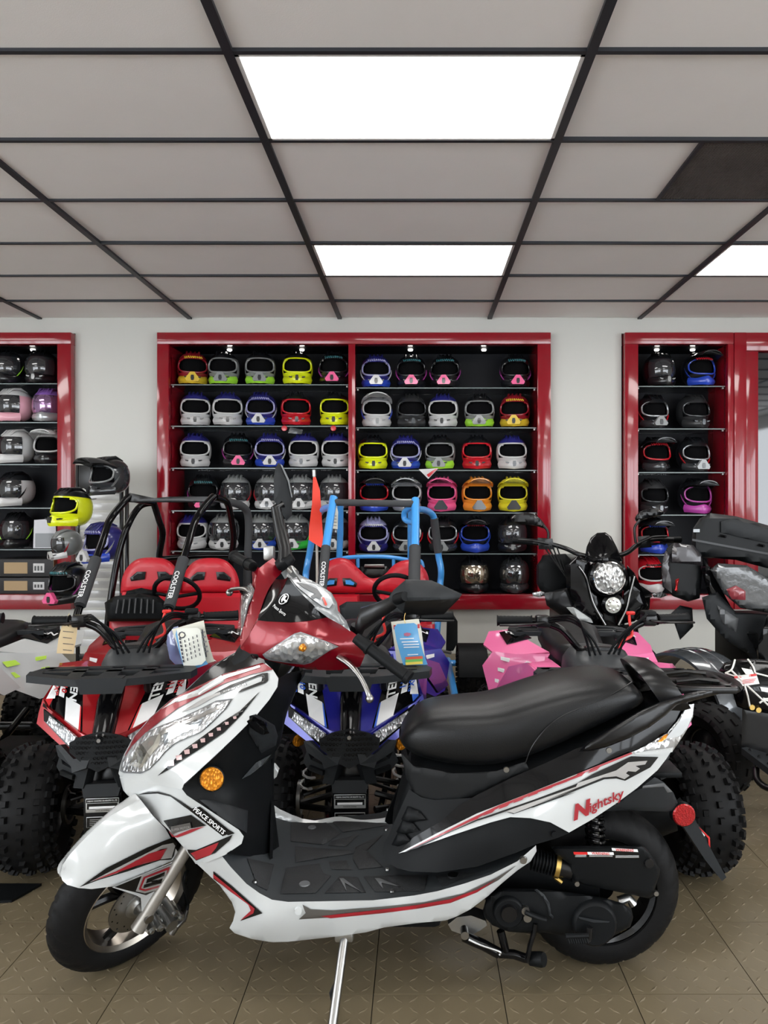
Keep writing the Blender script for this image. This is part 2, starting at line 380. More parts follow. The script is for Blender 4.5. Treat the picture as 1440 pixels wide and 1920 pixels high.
def cabinet(label, x0, x1, stiles, shelves, divs=()):
    """stiles: (xa, xb) of the red uprights; shelves: list of (xa, xb, rows)"""
    t = thing('display_cabinet', label, 'cabinet', ((x0+x1)/2, FY, ZB))
    zt, zb = 2.503, 0.489
    MB().span((x0, FY, zt), (x1, WALLY+0.01, 2.597), 0.004).build('top_rail', cab_m, t)
    MB().span((x0, FY, 0.369), (x1, WALLY+0.01, zb), 0.004).build('bottom_rail', cab_m, t)
    for a, c in stiles: MB().span((a, FY+0.001, zb), (c, WALLY+0.01, zt), 0.004).build('stile', cab_m, t)
    MB().span((x0+0.02, BY, 0.40), (x1-0.02, BY+0.02, 2.56)).build('back_panel', cabin_m, t, False)
    MB().span((x0+0.02, WALLY+0.01, 0.44), (x1-0.02, BY, zb-0.002)).build('bottom_board', cabin_m, t, False)
    MB().span((x0+0.02, WALLY+0.01, zt+0.004), (x1-0.02, BY, zt+0.02)).build('top_board', cabin_m, t, False)
    for a in divs: MB().span((a-0.009, WALLY+0.01, zb), (a+0.009, BY, zt)).build('side_board', cab_m, t, False)
    for a, c, rows in shelves:
        for z in rows:
            s_ = MB().span((a, FY+0.05, z-0.008), (c, BY-0.01, z)).build('glass_shelf', shelf_m, t, False)
            MB().span((a, FY+0.046, z-0.008), (c, FY+0.0498, z)).build('polished_edge', shelf_e, s_, False)
            for xx in (a+0.012, c-0.012): MB().cyl((xx, FY+0.06, z-0.016), (xx, FY+0.085, z-0.016), 0.007, n=8).build('shelf_pin', STEEL, s_)
        for q in (0.3, 0.72):
            pz = MB().lathe([(0.0, 0.0), (0.016, 0.0), (0.020, 0.006), (0.020, 0.012)], 12, Matrix.Translation((a+(c-a)*q, FY+0.22, zt-0.010)))
            pz.build('puck_light', puck_m, t)
    return t
def X6(px): return (px-PX0)*FY/FPX
cabinet('middle red framed helmet cabinet with glass shelves and a red divider', X6(294), X6(1033), [(X6(294), X6(316)), (X6(653), X6(666)), (X6(1008), X6(1033))],
        [(X6(317), X6(652), ROWS_L), (X6(667), X6(1007), ROWS_R)], (X6(316)-0.012, X6(659.5), X6(1008)+0.012))
cabinet('red framed cabinet beside the hanging helmet rack, stacked boxes inside', X6(-170), X6(133), [(X6(-170), X6(-148)), (X6(107), X6(133))],
        [(X6(-147), X6(106), [zrow(y) for y in (718, 791, 870, 952, 1030)])], (X6(-150), X6(107)+0.012))
cabinet('red framed cabinet of black helmets next to the red door panel', X6(1172), X6(1376), [(X6(1172), X6(1197)), (X6(1365), X6(1376))],
        [(X6(1198), X6(1364), [zrow(y) for y in (723, 803, 885, 965, 1040)])], (X6(1197)-0.012, X6(1365)+0.012))
t = thing('red_door_unit', 'red panelled unit with a dark glazed door at the wall corner', 'cabinet', (X6(1450), FY, ZB))
MB().span((X6(1377), FY, 0.369), (X6(1400), BY, 2.597), 0.004).build('panel', cab_m, t)
MB().span((X6(1401), FY+0.02, 0.369), (X6(1424), BY, 2.45), 0.004).build('panel', cab_m, t)
MB().span((X6(1400), FY+0.005, 2.45), (X6(1620), BY, 2.597), 0.004).build('header', cab_m, t)
MB().span((X6(1425), FY+0.05, 0.40), (X6(1600), FY+0.06, 2.44)).build('glass_door', M('dark_glass', (0.01, 0.012, 0.014), 0.03, 0, 1.0), t, False)
MB().span((X6(1600), FY, 0.369), (X6(1620), BY, 2.45), 0.004).build('panel', cab_m, t)
# ================================================================ the red and white scooter
YC = 1.97
SCO = thing('motor_scooter', 'red white and black motor scooter propped on its side stand', 'scooter', (0, YC, 0))
S = Frame((0, YC, 0), (1, 0, 0), (0, 0, 1), (0, -1, 0))
HF = Frame((0, YC, 0), (1, 0, 0), (0, 1, 0), (0, 0, 1))           # horizontal: w is the height
def c4(pts, ox, oy, s=4.0): return [(ox+p[0]/s, oy+p[1]/s) for p in pts]
# steered front end: turned about the raked steering head
RAKE, STEER = math.radians(26), 0.9045
AX = Vector((math.sin(RAKE), 0, math.cos(RAKE))); A0 = Vector((-0.715, YC, 0.196))
RS = Matrix.Rotation(STEER, 3, AX)
NS = RS @ Vector((0, -1, 0)); FS = RS @ Vector((-1, 0, 0)); US = RS @ Vector((0, 0, 1))
H = Frame(A0, FS, US, NS)
WC = Vector((-0.745, 1.936, 0.1957)); W = Frame(WC, FS, US, NS)
def basis(o, x, y, z): return Matrix(((x.x, y.x, z.x, o.x), (x.y, y.y, z.y, o.y), (x.z, y.z, z.z, o.z), (0, 0, 0, 1)))
upw = (Vector((0, 0, 1))-NS*NS.z).normalized(); fw = NS.cross(upw)
TW = basis(WC, fw, upw, NS)
def road_tyre(mb, T, R, hw, rin, grooves=26, depth=0.0035, seg=12):
    n = grooves*seg; prof = []
    for k in range(23):
        q = -1+2*k/22; a = q*2.25
        prof.append((R-hw*1.02*(1-math.cos(a)) if abs(a) < 1.9 else None, hw*math.sin(a)/1.0, q))
    m = len(prof); vs, fs = [], []
    for j in range(n):
        th = 2*PI*j/n
        for k, (r, z, q) in enumerate(prof):
            if r is None: r = R-hw*1.02*(1-math.cos(1.9)) - (abs(q)*2.25-1.9)*(R-hw*1.02*1.32-rin)/0.35; 
            zz = z if abs(q*2.25) < 1.9 else math.copysign(hw*math.sin(1.9)*(1-(abs(q)*2.25-1.9)*0.4), q)
            g = (j/seg + abs(q)*1.9*(1 if q > 0 else 1) + (0.5 if q < 0 else 0)) % 1.0
            if 0.08 < abs(q) < 0.62 and g < 0.2: r -= depth
            vs.append((r*math.cos(th), r*math.sin(th), zz))
    for j in range(n):
        j2 = (j+1) % n
        for k in range(m-1): fs.append((j*m+k, j2*m+k, j2*m+k+1, j*m+k+1))
    return mb.add(vs, fs, T)
def wheel(parent, T, R, hw, rim, rimmat, disc=True, flip=1):
    road_tyre(MB(), T, R, hw, rim).build('tyre', RUBBER, parent, True, 30)
    MB().lathe([(rim+0.006, 0.036), (rim, 0.040), (rim-0.004, 0.036), (rim-0.010, 0.030), (rim-0.010, -0.030), (rim-0.004, -0.036), (rim, -0.04), (rim+0.006, -0.036)], 64, T, True).build('rim', rimmat, parent)
    sp = MB()
    MB().lathe([(0.0, 0.03), (0.03, 0.03), (0.034, 0.02), (0.034, -0.02), (0.03, -0.03), (0, -0.03)], 24, T).build('hub', SBLACK, parent)
    for k in range(3):
        for d in (-0.22, 0.22):
            a = 2*PI*k/3+0.5; p0 = (0.03*math.cos(a), 0.03*math.sin(a), 0.0); p1 = ((rim-0.008)*math.cos(a+d*1.8), (rim-0.008)*math.sin(a+d*1.8), 0.0)
            mid = (0.08*math.cos(a+d), 0.08*math.sin(a+d), 0.004)
            sp.tube([T @ Vector(p) for p in cr([p0, mid, p1], 4)], 0.012, 8)
    sp.build('spokes', SBLACK, parent)
    if disc:
        MB().lathe([(0.034, 0.040), (0.078, 0.040), (0.078, 0.044), (0.034, 0.044)], 48, T, True).build('brake_disc', STEEL, parent)
        hb = MB()
        for k in range(24):
            a = 2*PI*k/24; r = 0.07 if k % 2 else 0.06
            hb.cyl(T @ Vector((r*math.cos(a), r*math.sin(a), 0.0435)), T @ Vector((r*math.cos(a), r*math.sin(a), 0.0446)), 0.0022, n=8)
        hb.build('disc_holes', MBLACK, parent)
        MB().lathe([(0.0, 0.055), (0.02, 0.055), (0.024, 0.05), (0.03, 0.046), (0.036, 0.046), (0.036, 0.04)], 24, T).build('hub_cap', ALU, parent)
RIMB = M('bronze_machined_rim', (0.40, 0.36, 0.31), 0.3, 1.0)
wheel(SCO, TW, 0.2085, 0.046, 0.136, RIMB)
# fork legs, caliper
for sgn in (1, -1):
    q0, q1 = W.pt(258, 1742, 0.082), W.pt(352, 1588, 0.082)
    q2 = q1+(q1-q0)*0.9
    if sgn < 0: q0, q1, q2 = W.mir(q0), W.mir(q1), W.mir(q2)
    MB().tube([q0, q0.lerp(q1, 0.15), q1, q2], [0.019, 0.0165, 0.0165, 0.0165], 16).build('fork_leg', FORKGREY, SCO)
MB().cyl(WC+NS*0.1, WC-NS*0.1, 0.012, n=12).build('axle', STEEL, SCO)
cal = MB(); cp = W.pt(312, 1722, 0.07)
cal.cyl(cp-NS*0.03, cp+NS*0.03, 0.019, 0.017, 20)
for px, py, r in ((292, 1727, 0.011), (275, 1732, 0.011), (318, 1700, 0.010), (330, 1708, 0.010)):
    q = W.pt(px, py, 0.07); cal.cyl(q-NS*0.03, q+NS*0.026, r, n=12); cal.cyl(q+NS*0.026, q+NS*0.032, r*0.55, n=6)
cal.tube([W.pt(275, 1735, 0.065), W.pt(300, 1727, 0.065), W.pt(322, 1712, 0.065), W.pt(330, 1700, 0.065)], 0.017, 10)
cal.build('brake_caliper', ALU, SCO)
MB().tube([W.pt(322, 1750, 0.075), W.pt(330, 1735, 0.075), W.pt(344, 1722, 0.07), W.pt(350, 1708, 0.06)], [0.009, 0.011, 0.010, 0.006], 10).build('hose_union', STEEL, SCO)
MB().tube([tuple(p) for p in cr([W.pt(350, 1708, 0.06), W.pt(352, 1690, 0.05), W.pt(345, 1650, 0.05), W.pt(358, 1622, 0.03), W.pt(385, 1590, 0.02)], 5)], 0.005, 8).build('brake_hose', MBLACK, SCO)
# front fender (turns with the wheel)
FEN = Surf(W, [(114, 1640, 0), (117, 1622, 0), (130, 1604, 0), (155, 1577, 0), (192, 1542, 0), (230, 1517, 0), (264, 1500, 0), (147, 1665, .050), (117, 1651, .012), (126, 1659, .030), (172, 1667, .062), (215, 1661, .066),
                 (339, 1609, .075), (320, 1575, .07), (287, 1530, .05), (200, 1600, .047), (260, 1580, .058), (150, 1625, .030), (240, 1545, .036), (280, 1625, .068)], .03)
fen_out = [(114, 1642), (117, 1622), (130, 1604), (155, 1577), (192, 1542), (230, 1517), (264, 1500), (287, 1530), (310, 1553), (322, 1575), (330, 1592), (340, 1609), (322, 1614), (280, 1634), (240, 1653), (212, 1662), (172, 1667), (147, 1665), (126, 1659), (117, 1651)]
fen = panel('front_fender', fen_out, FEN, WHITE, SCO, 0, 0.005, 0, mirror=True, res=9)
k4 = lambda pts: c4(pts, 80, 1480)
panel('fender_stripe', k4([(275, 735), (480, 590), (780, 440), (972, 362), (1006, 405), (985, 500), (965, 528), (880, 533), (640, 615), (420, 680)]), FEN, DECAL_K, fen, .0030, .001, res=9)
panel('fender_stripe', k4([(350, 697), (560, 588), (900, 418), (980, 402), (994, 425), (966, 515), (885, 526), (935, 442), (880, 452), (560, 628)]), FEN, DECAL_G, fen, .0042, .001, res=9)
panel('fender_stripe', k4([(370, 688), (560, 612), (800, 482), (936, 442), (885, 525), (700, 575), (520, 640)]), FEN, DECAL_R, fen, .0054, .001, res=9)
FBR = Flat(W, 0.078)
panel('fender_stay', k4([(520, 735), (1034, 518), (1010, 575), (960, 700), (885, 745), (850, 765), (830, 860), (800, 935), (745, 935), (735, 815), (700, 795)]), FBR, WHITE, SCO, 0, .004)
panel('stay_decal', k4([(540, 733), (960, 560), (1010, 545), (960, 690), (885, 742), (775, 795), (735, 783)]), FBR, DECAL_K, SCO, .001, .001)
panel('stay_decal', k4([(742, 650), (968, 560), (945, 700), (900, 745), (765, 780), (698, 765)]), FBR, DECAL_G, SCO, .0025, .001)
panel('stay_decal', k4([(758, 660), (955, 580), (930, 690), (890, 730), (770, 765), (722, 752)]), FBR, DECAL_R, SCO, .0045, .001)
panel('stay_decal', k4([(770, 668), (935, 605), (915, 690), (880, 720), (770, 750), (738, 742)]), FBR, DECAL_G, SCO, .0060, .001)
panel('stay_decal', k4([(785, 672), (918, 620), (912, 650), (820, 685), (815, 700), (900, 668), (890, 705), (755, 742), (762, 715), (860, 690), (862, 678), (775, 705)]), FBR, DECAL_K, SCO, .0075, .001)
for px, py in ((293, 1675), (279, 1701)): q = W.pt(px, py, .08); MB().cyl(q, q+NS*0.008, 0.009, 0.007, 12).build('bolt', STEEL, SCO)
# ---------------------------------------------------------------- front cowl
k2 = lambda pts: c4(pts, 220, 1200)
COW = Surf(S, [(222, 1450, .02), (226, 1432, .005), (235, 1412, 0), (252, 1380, 0), (282, 1345, 0), (320, 1312, 0), (345, 1297, 0), (372, 1272, 0), (400, 1247, 0), (430, 1229, .0), (447, 1220, .01), (495, 1240, .10), (522, 1272, .165), (515, 1298, .185),
               (480, 1342, .20), (440, 1382, .205), (400, 1420, .205), (342, 1478, .20), (300, 1440, .15), (260, 1450, .09), (330, 1390, .125), (380, 1330, .09), (430, 1300, .11), (300, 1360, .05), (460, 1260, .09), (415, 1360, .165), (340, 1340, .055), (290, 1468, .13)])
cow_out = [(222, 1450), (226, 1432), (235, 1412), (252, 1380), (282, 1345), (320, 1312), (345, 1297), (372, 1272), (400, 1247), (430, 1229), (447, 1220), (470, 1228), (495, 1240), (512, 1256), (522, 1272), (520, 1288), (505, 1312), (480, 1342), (440, 1382), (400, 1420), (365, 1452), (345, 1470), (341, 1480), (290, 1470), (250, 1464), (226, 1458)]
cow = panel('front_cowl', cow_out, COW, WHITE, SCO, 0, .005, 0, mirror=True, res=9)
panel('cowl_top_panel', k2([(500, 388), (605, 290), (720, 188), (840, 118), (908, 82), (1000, 108), (1098, 145), (1112, 172), (1050, 182), (800, 250), (640, 330), (560, 372)]), COW, GBLACK, cow, .0030, .001, res=8, mirror=True)
panel('cowl_band', k2([(20, 990), (62, 852), (130, 722), (250, 582), (400, 450), (505, 392), (700, 300), (800, 252), (1090, 170), (1168, 220), (1000, 258), (810, 322), (630, 415), (450, 512), (330, 602), (230, 682), (120, 792), (50, 890), (30, 960)]), COW, RED, cow, .0042, .001, res=8, mirror=True)
panel('cowl_stripe', k2([(330, 520), (430, 440), (600, 372), (780, 262), (800, 290), (620, 392), (480, 440)]), COW, WHITE, cow, .0054, .001, res=8, mirror=True)
panel('cowl_stripe', k2([(800, 262), (1066, 188), (1074, 204), (820, 285), (640, 385), (610, 412), (606, 398)]), COW, DECAL_W, cow, .0060, .001, res=8)
panel('cowl_stripe', k2([(450, 440), (600, 390), (790, 292), (800, 308), (620, 412), (440, 470)]), COW, DECAL_G, cow, .0054, .001, res=8)
panel('cowl_decal', k2([(720, 405), (850, 335), (1085, 250), (1128, 245), (1130, 300), (1110, 322), (905, 396), (930, 370), (1080, 310), (1090, 275), (1060, 272), (860, 350)]), COW, DECAL_K, cow, .0042, .001, res=8)
panel('cowl_decal', k2([(470, 545), (640, 440), (740, 400), (880, 360), (720, 430), (600, 500)]), COW, DECAL_G, cow, .0034, .001, res=8)
text_px('PEACE SPORTS', 220+872/4, 1200+362/4, 8.5, COW, DECAL_K, cow, -20, .009, 0.95)
lens_o = [(30, 970), (45, 900), (120, 792), (220, 695), (330, 645), (470, 592), (600, 532), (730, 468), (845, 452), (800, 522), (700, 622), (620, 692), (520, 732), (430, 772), (360, 832), (300, 902), (240, 962), (180, 990), (60, 985)]
hl = panel('headlight', k2(lens_o), COW, LENS, SCO, .006, .003, 0, res=7, mirror=True)
cxy = (400, 740)
panel('headlight_trim', k2([(cxy[0]+(x-cxy[0])*1.035, cxy[1]+(y-cxy[1])*1.05) for x, y in lens_o]), COW, MGREY, hl, .0050, .002, res=8, mirror=True)
panel('lamp_cell', k2([(90, 940), (140, 810), (250, 720), (330, 700), (310, 790), (220, 900), (180, 960)]), COW, lens_mat('warm_reflector', (0.72, 0.68, 0.58), 0.05, 20, 0.9), hl, .008, .002, res=7)
panel('lamp_cell', k2([(345, 700), (520, 640), (640, 590), (620, 640), (520, 690), (420, 730), (350, 790)]), COW, lens_mat('cool_reflector', (0.62, 0.70, 0.78), 0.05, 25, 0.9), hl, .008, .002, res=7)
panel('lamp_bar', k2([(300, 690), (470, 612), (620, 555), (760, 488), (800, 490), (780, 510), (640, 575), (480, 640), (330, 712)]), COW, CHROME, hl, .0095, .002, res=8)
panel('headlight_cover', k2(lens_o), COW, GLASS, hl, .015, .002, 4, .006, res=7, mirror=True)
st_o = [(300, 1020), (370, 955), (500, 822), (640, 722), (790, 612), (920, 530), (1062, 390), (930, 560), (800, 692), (640, 802), (480, 905), (370, 980)]
si = panel('position_light', k2(st_o), COW, GBLACK, SCO, .0035, .002, res=8, mirror=True)
for q in range(9):
    t0 = q/9.0; x = 400+540*t0; y = 925-385*t0; s_ = 26-14*t0
    panel('light_block', k2([(x-s_, y-s_*0.6), (x+s_*0.9, y-s_*0.9), (x+s_, y+s_*0.6), (x-s_*0.6, y+s_*0.8)]), COW, M('pinkish_lens', (0.62, 0.42, 0.42), 0.15, 0.5, 1.0), si, .0055, .002, res=20)
# lower wing of the cowl
WNG = Surf(S, [(224, 1455, .03), (232, 1484, .06), (262, 1500, .09), (315, 1555, .14), (345, 1590, .155), (367, 1620, .155), (341, 1480, .19), (400, 1524, .215), (457, 1570, .225), (390, 1616, .185), (422, 1603, .21), (300, 1490, .135), (290, 1470, .13), (250, 1464, .085), (370, 1545, .19)])
wng = panel('cowl_wing', [(224, 1456), (250, 1462), (290, 1468), (341, 1479), (350, 1491), (400, 1524), (448, 1556), (457, 1568), (453, 1582), (422, 1603), (390, 1616), (367, 1620), (345, 1590), (315, 1555), (287, 1530), (262, 1500), (240, 1492), (231, 1482)], WNG, WHITE, SCO, 0, .006, 0, res=9, mirror=True)
panel('wing_decal', k2([(155, 1160), (230, 1138), (310, 1138), (390, 1160), (470, 1205), (560, 1265), (640, 1300), (880, 1450), (830, 1465), (620, 1330), (500, 1250), (400, 1175), (300, 1152)]), WNG, DECAL_K, wng, .0030, .001, res=9)
panel('wing_decal', k4([(1090, 150), (1180, 130), (1420, 322), (1350, 352), (1115, 170)]), WNG, DECAL_K, wng, .0034, .001, res=9)
text_px('PEACE SPORTS', 80+1248/4, 1480+237/4, 12.0, WNG, DECAL_W, wng, 39, .008, 0.92, bold=0.02)
panel('wing_decal', k4([(905, 235), (1110, 192), (1225, 272), (1120, 292), (960, 310)]), WNG, DECAL_K, wng, .0030, .001, res=9)
panel('wing_decal', k4([(945, 312), (985, 352), (1110, 300), (1215, 278), (1100, 330), (1010, 362), (970, 355)]), WNG, DECAL_R, wng, .0034, .001, res=9)
panel('wing_badge', k4([(962, 280), (1105, 250), (1115, 292), (1015, 322), (970, 340), (960, 315)]), WNG, DECAL_DG, wng, .007, .002, res=9)
text_px('SUPER MOTOR', 80+1035/4, 1480+296/4, 6.5, WNG, DECAL_G, wng, -10, .011, 0.8)
panel('wing_decal', k4([(1085, 452), (1150, 455), (1425, 340), (1400, 385), (1290, 480), (1150, 535), (1095, 480)]), WNG, DECAL_K, wng, .0030, .001, res=9)
panel('wing_decal', k4([(1110, 480), (1180, 452), (1320, 398), (1300, 440), (1260, 490), (1150, 530)]), WNG, DECAL_R, wng, .0042, .001, res=9)
# ---------------------------------------------------------------- side skirt and floor
SKT = Surf(S, [(380, 1622, .17), (417, 1606, .20), (432, 1625, .205), (462, 1657, .215), (487, 1675, .222), (540, 1691, .225), (640, 1690, .226), (760, 1686, .226), (820, 1671, .222), (870, 1657, .216), (920, 1640, .21), (970, 1615, .20), (1005, 1585, .19), (995, 1615, .185),
               (915, 1680, .19), (855, 1719, .195), (780, 1731, .2), (705, 1742, .2), (595, 1760, .19), (512, 1767, .18), (440, 1750, .165), (437, 1727, .17), (412, 1660, .165), (600, 1725, .232), (500, 1735, .22), (750, 1712, .23), (860, 1690, .215), (460, 1720, .2)])
skt = panel('side_skirt', [(367, 1618), (417, 1606), (432, 1625), (462, 1657), (487, 1675), (510, 1687), (540, 1691), (600, 1690), (700, 1688), (777, 1679), (820, 1671), (870, 1657), (920, 1640), (970, 1615), (1005, 1585), (1006, 1596), (995, 1615), (970, 1632), (940, 1657), (915, 1680), (882, 1705), (855, 1719), (835, 1726), (780, 1731), (720, 1739), (687, 1748), (640, 1755), (595, 1760), (540, 1766), (512, 1767), (473, 1761), (440, 1750), (430, 1740), (437, 1727), (441, 1710), (435, 1692), (412, 1660)],
            SKT, WHITE, SCO, 0, .012, 0, res=12, mirror=True)
g_o = [(567, 1696), (582, 1705), (625, 1707), (720, 1700), (795, 1692), (870, 1675), (932, 1645), (968, 1623), (935, 1650), (895, 1672), (845, 1691), (782, 1702), (720, 1710), (625, 1720), (560, 1724), (573, 1712)]
panel('skirt_stripe', g_o, SKT, DECAL_DG, skt, .0030, .001, res=12)
panel('skirt_stripe', [(600, 1718), (720, 1705), (782, 1697), (845, 1686), (895, 1668), (932, 1648), (895, 1673), (845, 1693), (782, 1704), (720, 1712), (620, 1722)], SKT, DECAL_R, skt, .0046, .001, res=12)
panel('skirt_hook', c4([(0, 935), (150, 1055), (290, 1180), (368, 1250), (200, 1308), (290, 1240), (270, 1185), (130, 1085), (0, 992)], 400, 1400), SKT, DECAL_K, skt, .0030, .001, res=10)
panel('skirt_hook', c4([(0, 955), (130, 1062), (260, 1175), (310, 1215), (300, 1250), (200, 1305), (280, 1230), (262, 1185), (120, 1082), (0, 985)], 400, 1400), SKT, DECAL_R, skt, .0046, .001, res=10)
for px, py in ((560, 1707), (981, 1612)): q = SKT.pt(px, py, 0.0); MB().cyl(q, q+Vector((0, -0.006, 0)), 0.010, 0.008, 14).build('screw', STEEL if px > 900 else WHITE, skt)
FLH = Surf(HF, [(417, 1607, .368), (432, 1625, .345), (462, 1657, .303), (487, 1675, .284), (510, 1687, .275), (540, 1691, .272), (640, 1690, .272), (760, 1686, .273), (820, 1671, .288), (870, 1657, .305), (920, 1640, .325), (970, 1615, .35), (1005, 1587, .376),
                (425, 1597, .372), (475, 1600, .33), (523, 1592, .282), (545, 1560, .275), (513, 1525, .30), (575, 1536, .272), (650, 1531, .272), (750, 1510, .272), (700, 1600, .272), (600, 1620, .272), (850, 1600, .29), (620, 1660, .272)])
flr = panel('floorboard', [(417, 1607), (425, 1596), (475, 1599), (523, 1588), (513, 1524), (542, 1535), (575, 1536), (650, 1531), (712, 1524), (760, 1508), (800, 1520), (860, 1560), (1000, 1570), (1004, 1587), (970, 1615), (920, 1640), (870, 1657), (820, 1671), (777, 1679), (700, 1688), (600, 1690), (540, 1691), (510, 1687), (487, 1675), (462, 1657), (432, 1625)],
            FLH, M('floor_mat_grey', (0.030, 0.034, 0.037), 0.5, spec=0.25), SCO, 0, .015, 0, res=14)
PAD = M('ribbed_floor_pad', (0.013, 0.0145, 0.016), 0.62, bump=0.5, bscale=500)
k4f = lambda pts: c4(pts, 400, 1400)
for pd in ([(585, 565), (835, 560), (955, 650), (825, 735), (580, 708)], [(612, 745), (1030, 778), (1050, 800), (840, 830), (615, 868)], [(545, 908), (795, 875), (825, 950), (885, 968), (765, 1098), (500, 1103)],
           [(868, 865), (995, 852), (1035, 922), (885, 920)], [(945, 972), (1085, 978), (1145, 1092), (835, 1098)], [(1125, 972), (1440, 965), (1440, 1085), (1215, 1088)], [(890, 560), (1330, 495), (1300, 590), (972, 640)],
           [(890, 705), (1095, 655), (995, 748), (860, 740)], [(1065, 752), (1275, 655), (1150, 780), (1275, 900), (1092, 918), (1045, 842)], [(255, 835), (455, 882), (408, 1078), (330, 1040)]):
    panel('floor_pad', k4f(pd), FLH, PAD, flr, .0035, .002, 2, .002, res=14)
for pd in ([(20, 965), (330, 960), (300, 1085), (30, 1080)], [(380, 965), (600, 945), (690, 950), (560, 1000), (440, 1050)]):
    panel('floor_pad', c4(pd, 720, 1400), FLH, PAD, flr, .0035, .002, 2, .002, res=14)
for px, py, r in ((585, 1552, .012), (571, 1658, .014), (850, 1642, .016)):
    q = FLH.pt(px, py, .003); MB().lathe([(0, .003), (r*.9, .003), (r, 0)], 16, Matrix.Translation(q)).build('floor_plug', MBLACK if px > 800 else MGREY, flr)
for px, py in ((724, 1556), (726, 1631), (735, 1672), (727, 1519), (478, 1654)):
    q = FLH.pt(px, py, .002); MB().lathe([(0, .004), (.005, .004), (.006, 0)], 10, Matrix.Translation(q)).build('floor_screw', STEEL, flr)
for ar in ([(945, 985), (975, 985), (1108, 1085), (985, 1020), (1000, 1083)], [(1210, 985), (1245, 985), (1410, 1052), (1260, 1020), (1275, 1068)]):
    panel('floor_arrow', k4f(ar), FLH, MGREY, flr, .005, .002, res=20)
# underbody between the skirts
MB().span((-0.40, YC-0.15, 0.165), (0.06, YC+0.15, 0.25), 0.02).build('underbody', MBLACK, SCO)
# ---------------------------------------------------------------- inner leg shield
INS = Surf(S, [(342, 1478, .195), (400, 1420, .20), (440, 1382, .20), (480, 1342, .195), (515, 1298, .18), (522, 1272, .16), (557, 1282, .02), (532, 1345, .02), (521, 1400, .02), (508, 1425, .03), (515, 1500, .0), (523, 1592, -.04), (515, 1608, .01), (470, 1600, .12), (455, 1572, .20), (400, 1522, .205), (460, 1450, .13), (480, 1520, .08), (450, 1420, .17), (500, 1360, .12)])
ins = panel('leg_shield', [(342, 1478), (365, 1453), (400, 1421), (440, 1383), (480, 1343), (506, 1313), (521, 1288), (523, 1272), (540, 1262), (575, 1255), (570, 1268), (557, 1285), (535, 1340), (522, 1400), (508, 1425), (513, 1500), (524, 1592), (515, 1610), (470, 1606), (425, 1600), (440, 1590), (457, 1572), (448, 1558), (400, 1524), (350, 1491)], INS, MBLACK, SCO, -.002, .02, 0, res=11, mirror=True)
panel('glove_pocket', k2([(990, 570), (1040, 555), (1180, 640), (1205, 720), (1190, 790), (1080, 850), (985, 700)]), INS, DGREY, ins, .012, .02, 5, .012, res=9)
panel('pocket_cap', k2([(970, 610), (1020, 570), (1120, 620), (1140, 700), (1090, 715), (1000, 660)]), INS, GBLACK, ins, .022, .01, 4, .008, res=9)
panel('shield_gusset', [(400, 1500), (465, 1520), (463, 1562), (440, 1549), (400, 1522), (372, 1498)], INS, DGREY, ins, .006, .006, 3, .004, res=10)
panel('data_sticker', k2([(930, 1045), (1040, 920), (1160, 855), (1110, 925), (1000, 1010)]), INS, M('dark_clear_film', (0.05, 0.055, 0.06), 0.15, 0, 1.0), ins, .004, .001, res=12)
q = INS.pt(397, 1460, .012); TR = basis(q, Vector((1, 0, 0)), Vector((0, 0, 1)), Vector((0.25, -1, 0)).normalized())
MB().lathe([(0, .006), (.026, .006), (.0285, .003), (.0285, -.008)], 32, TR).build('side_reflector', AMBER, SCO)
MB().lathe([(.0285, .003), (.031, .001), (.031, -.012), (.0285, -.012)], 32, TR, True).build('reflector_bezel', MBLACK, SCO)
# steering column cover between cowl and head
MB().tube([A0+AX*0.52, A0+AX*0.66, A0+AX*0.72], [0.075, 0.062, 0.055], 16).build('column_cover', MBLACK, SCO)
# ---------------------------------------------------------------- handlebar head (steered)
HD = Surf(H, [(450, 1215, 0), (467, 1190, 0), (484, 1163, 0), (503, 1142, 0), (520, 1122, 0), (533, 1100, 0), (540, 1083, 0), (615, 1157, .108), (632, 1212, .19), (689, 1205, .25), (657, 1182, .19), (565, 1215, .125), (495, 1227, .05), (470, 1226, .02), (577, 1250, .115), (620, 1256, .155), (675, 1250, .235), (562, 1187, .105), (560, 1138, .055), (545, 1167, .07), (510, 1195, .05), (590, 1135, .085)])
k3 = lambda pts: c4(pts, 420, 1020)
hd = panel('handlebar_cowl', [(450, 1215), (467, 1190), (484, 1163), (500, 1165), (545, 1167), (580, 1164), (615, 1157), (657, 1182), (689, 1205), (683, 1232), (675, 1250), (645, 1256), (620, 1257), (577, 1255), (540, 1247), (497, 1237), (470, 1226)], HD, RED, SCO, 0, .006, 0, res=8, mirror=True)
vz = panel('front_visor', [(484, 1163), (503, 1142), (520, 1122), (533, 1100), (541, 1083), (552, 1098), (568, 1116), (590, 1137), (615, 1157), (580, 1164), (545, 1167), (500, 1165)], HD, GBLACK, SCO, .001, .005, 0, res=8, mirror=True)
tl_o = [(302, 825), (400, 760), (530, 680), (575, 668), (640, 690), (760, 735), (848, 770), (780, 800), (650, 885), (600, 897), (480, 885), (350, 865), (320, 850)]
tl = panel('turn_signal', k3(tl_o), HD, LENS, SCO, .005, .003, 0, res=7, mirror=True)
panel('signal_trim', k3([(580+(x-580)*1.05, 785+(y-785)*1.08) for x, y in tl_o]), HD, SILVERPL, tl, .0035, .002, res=8, mirror=True)
q = HD.pt(420+585/4, 1020+775/4, .006); MB().lathe([(0, .012), (.008, .009), (.011, 0)], 14, basis(q, FS, US, NS)).build('amber_bulb', AMBER, tl)
panel('signal_cover', k3(tl_o), HD, GLASS, tl, .013, .002, 4, .006, res=7, mirror=True)
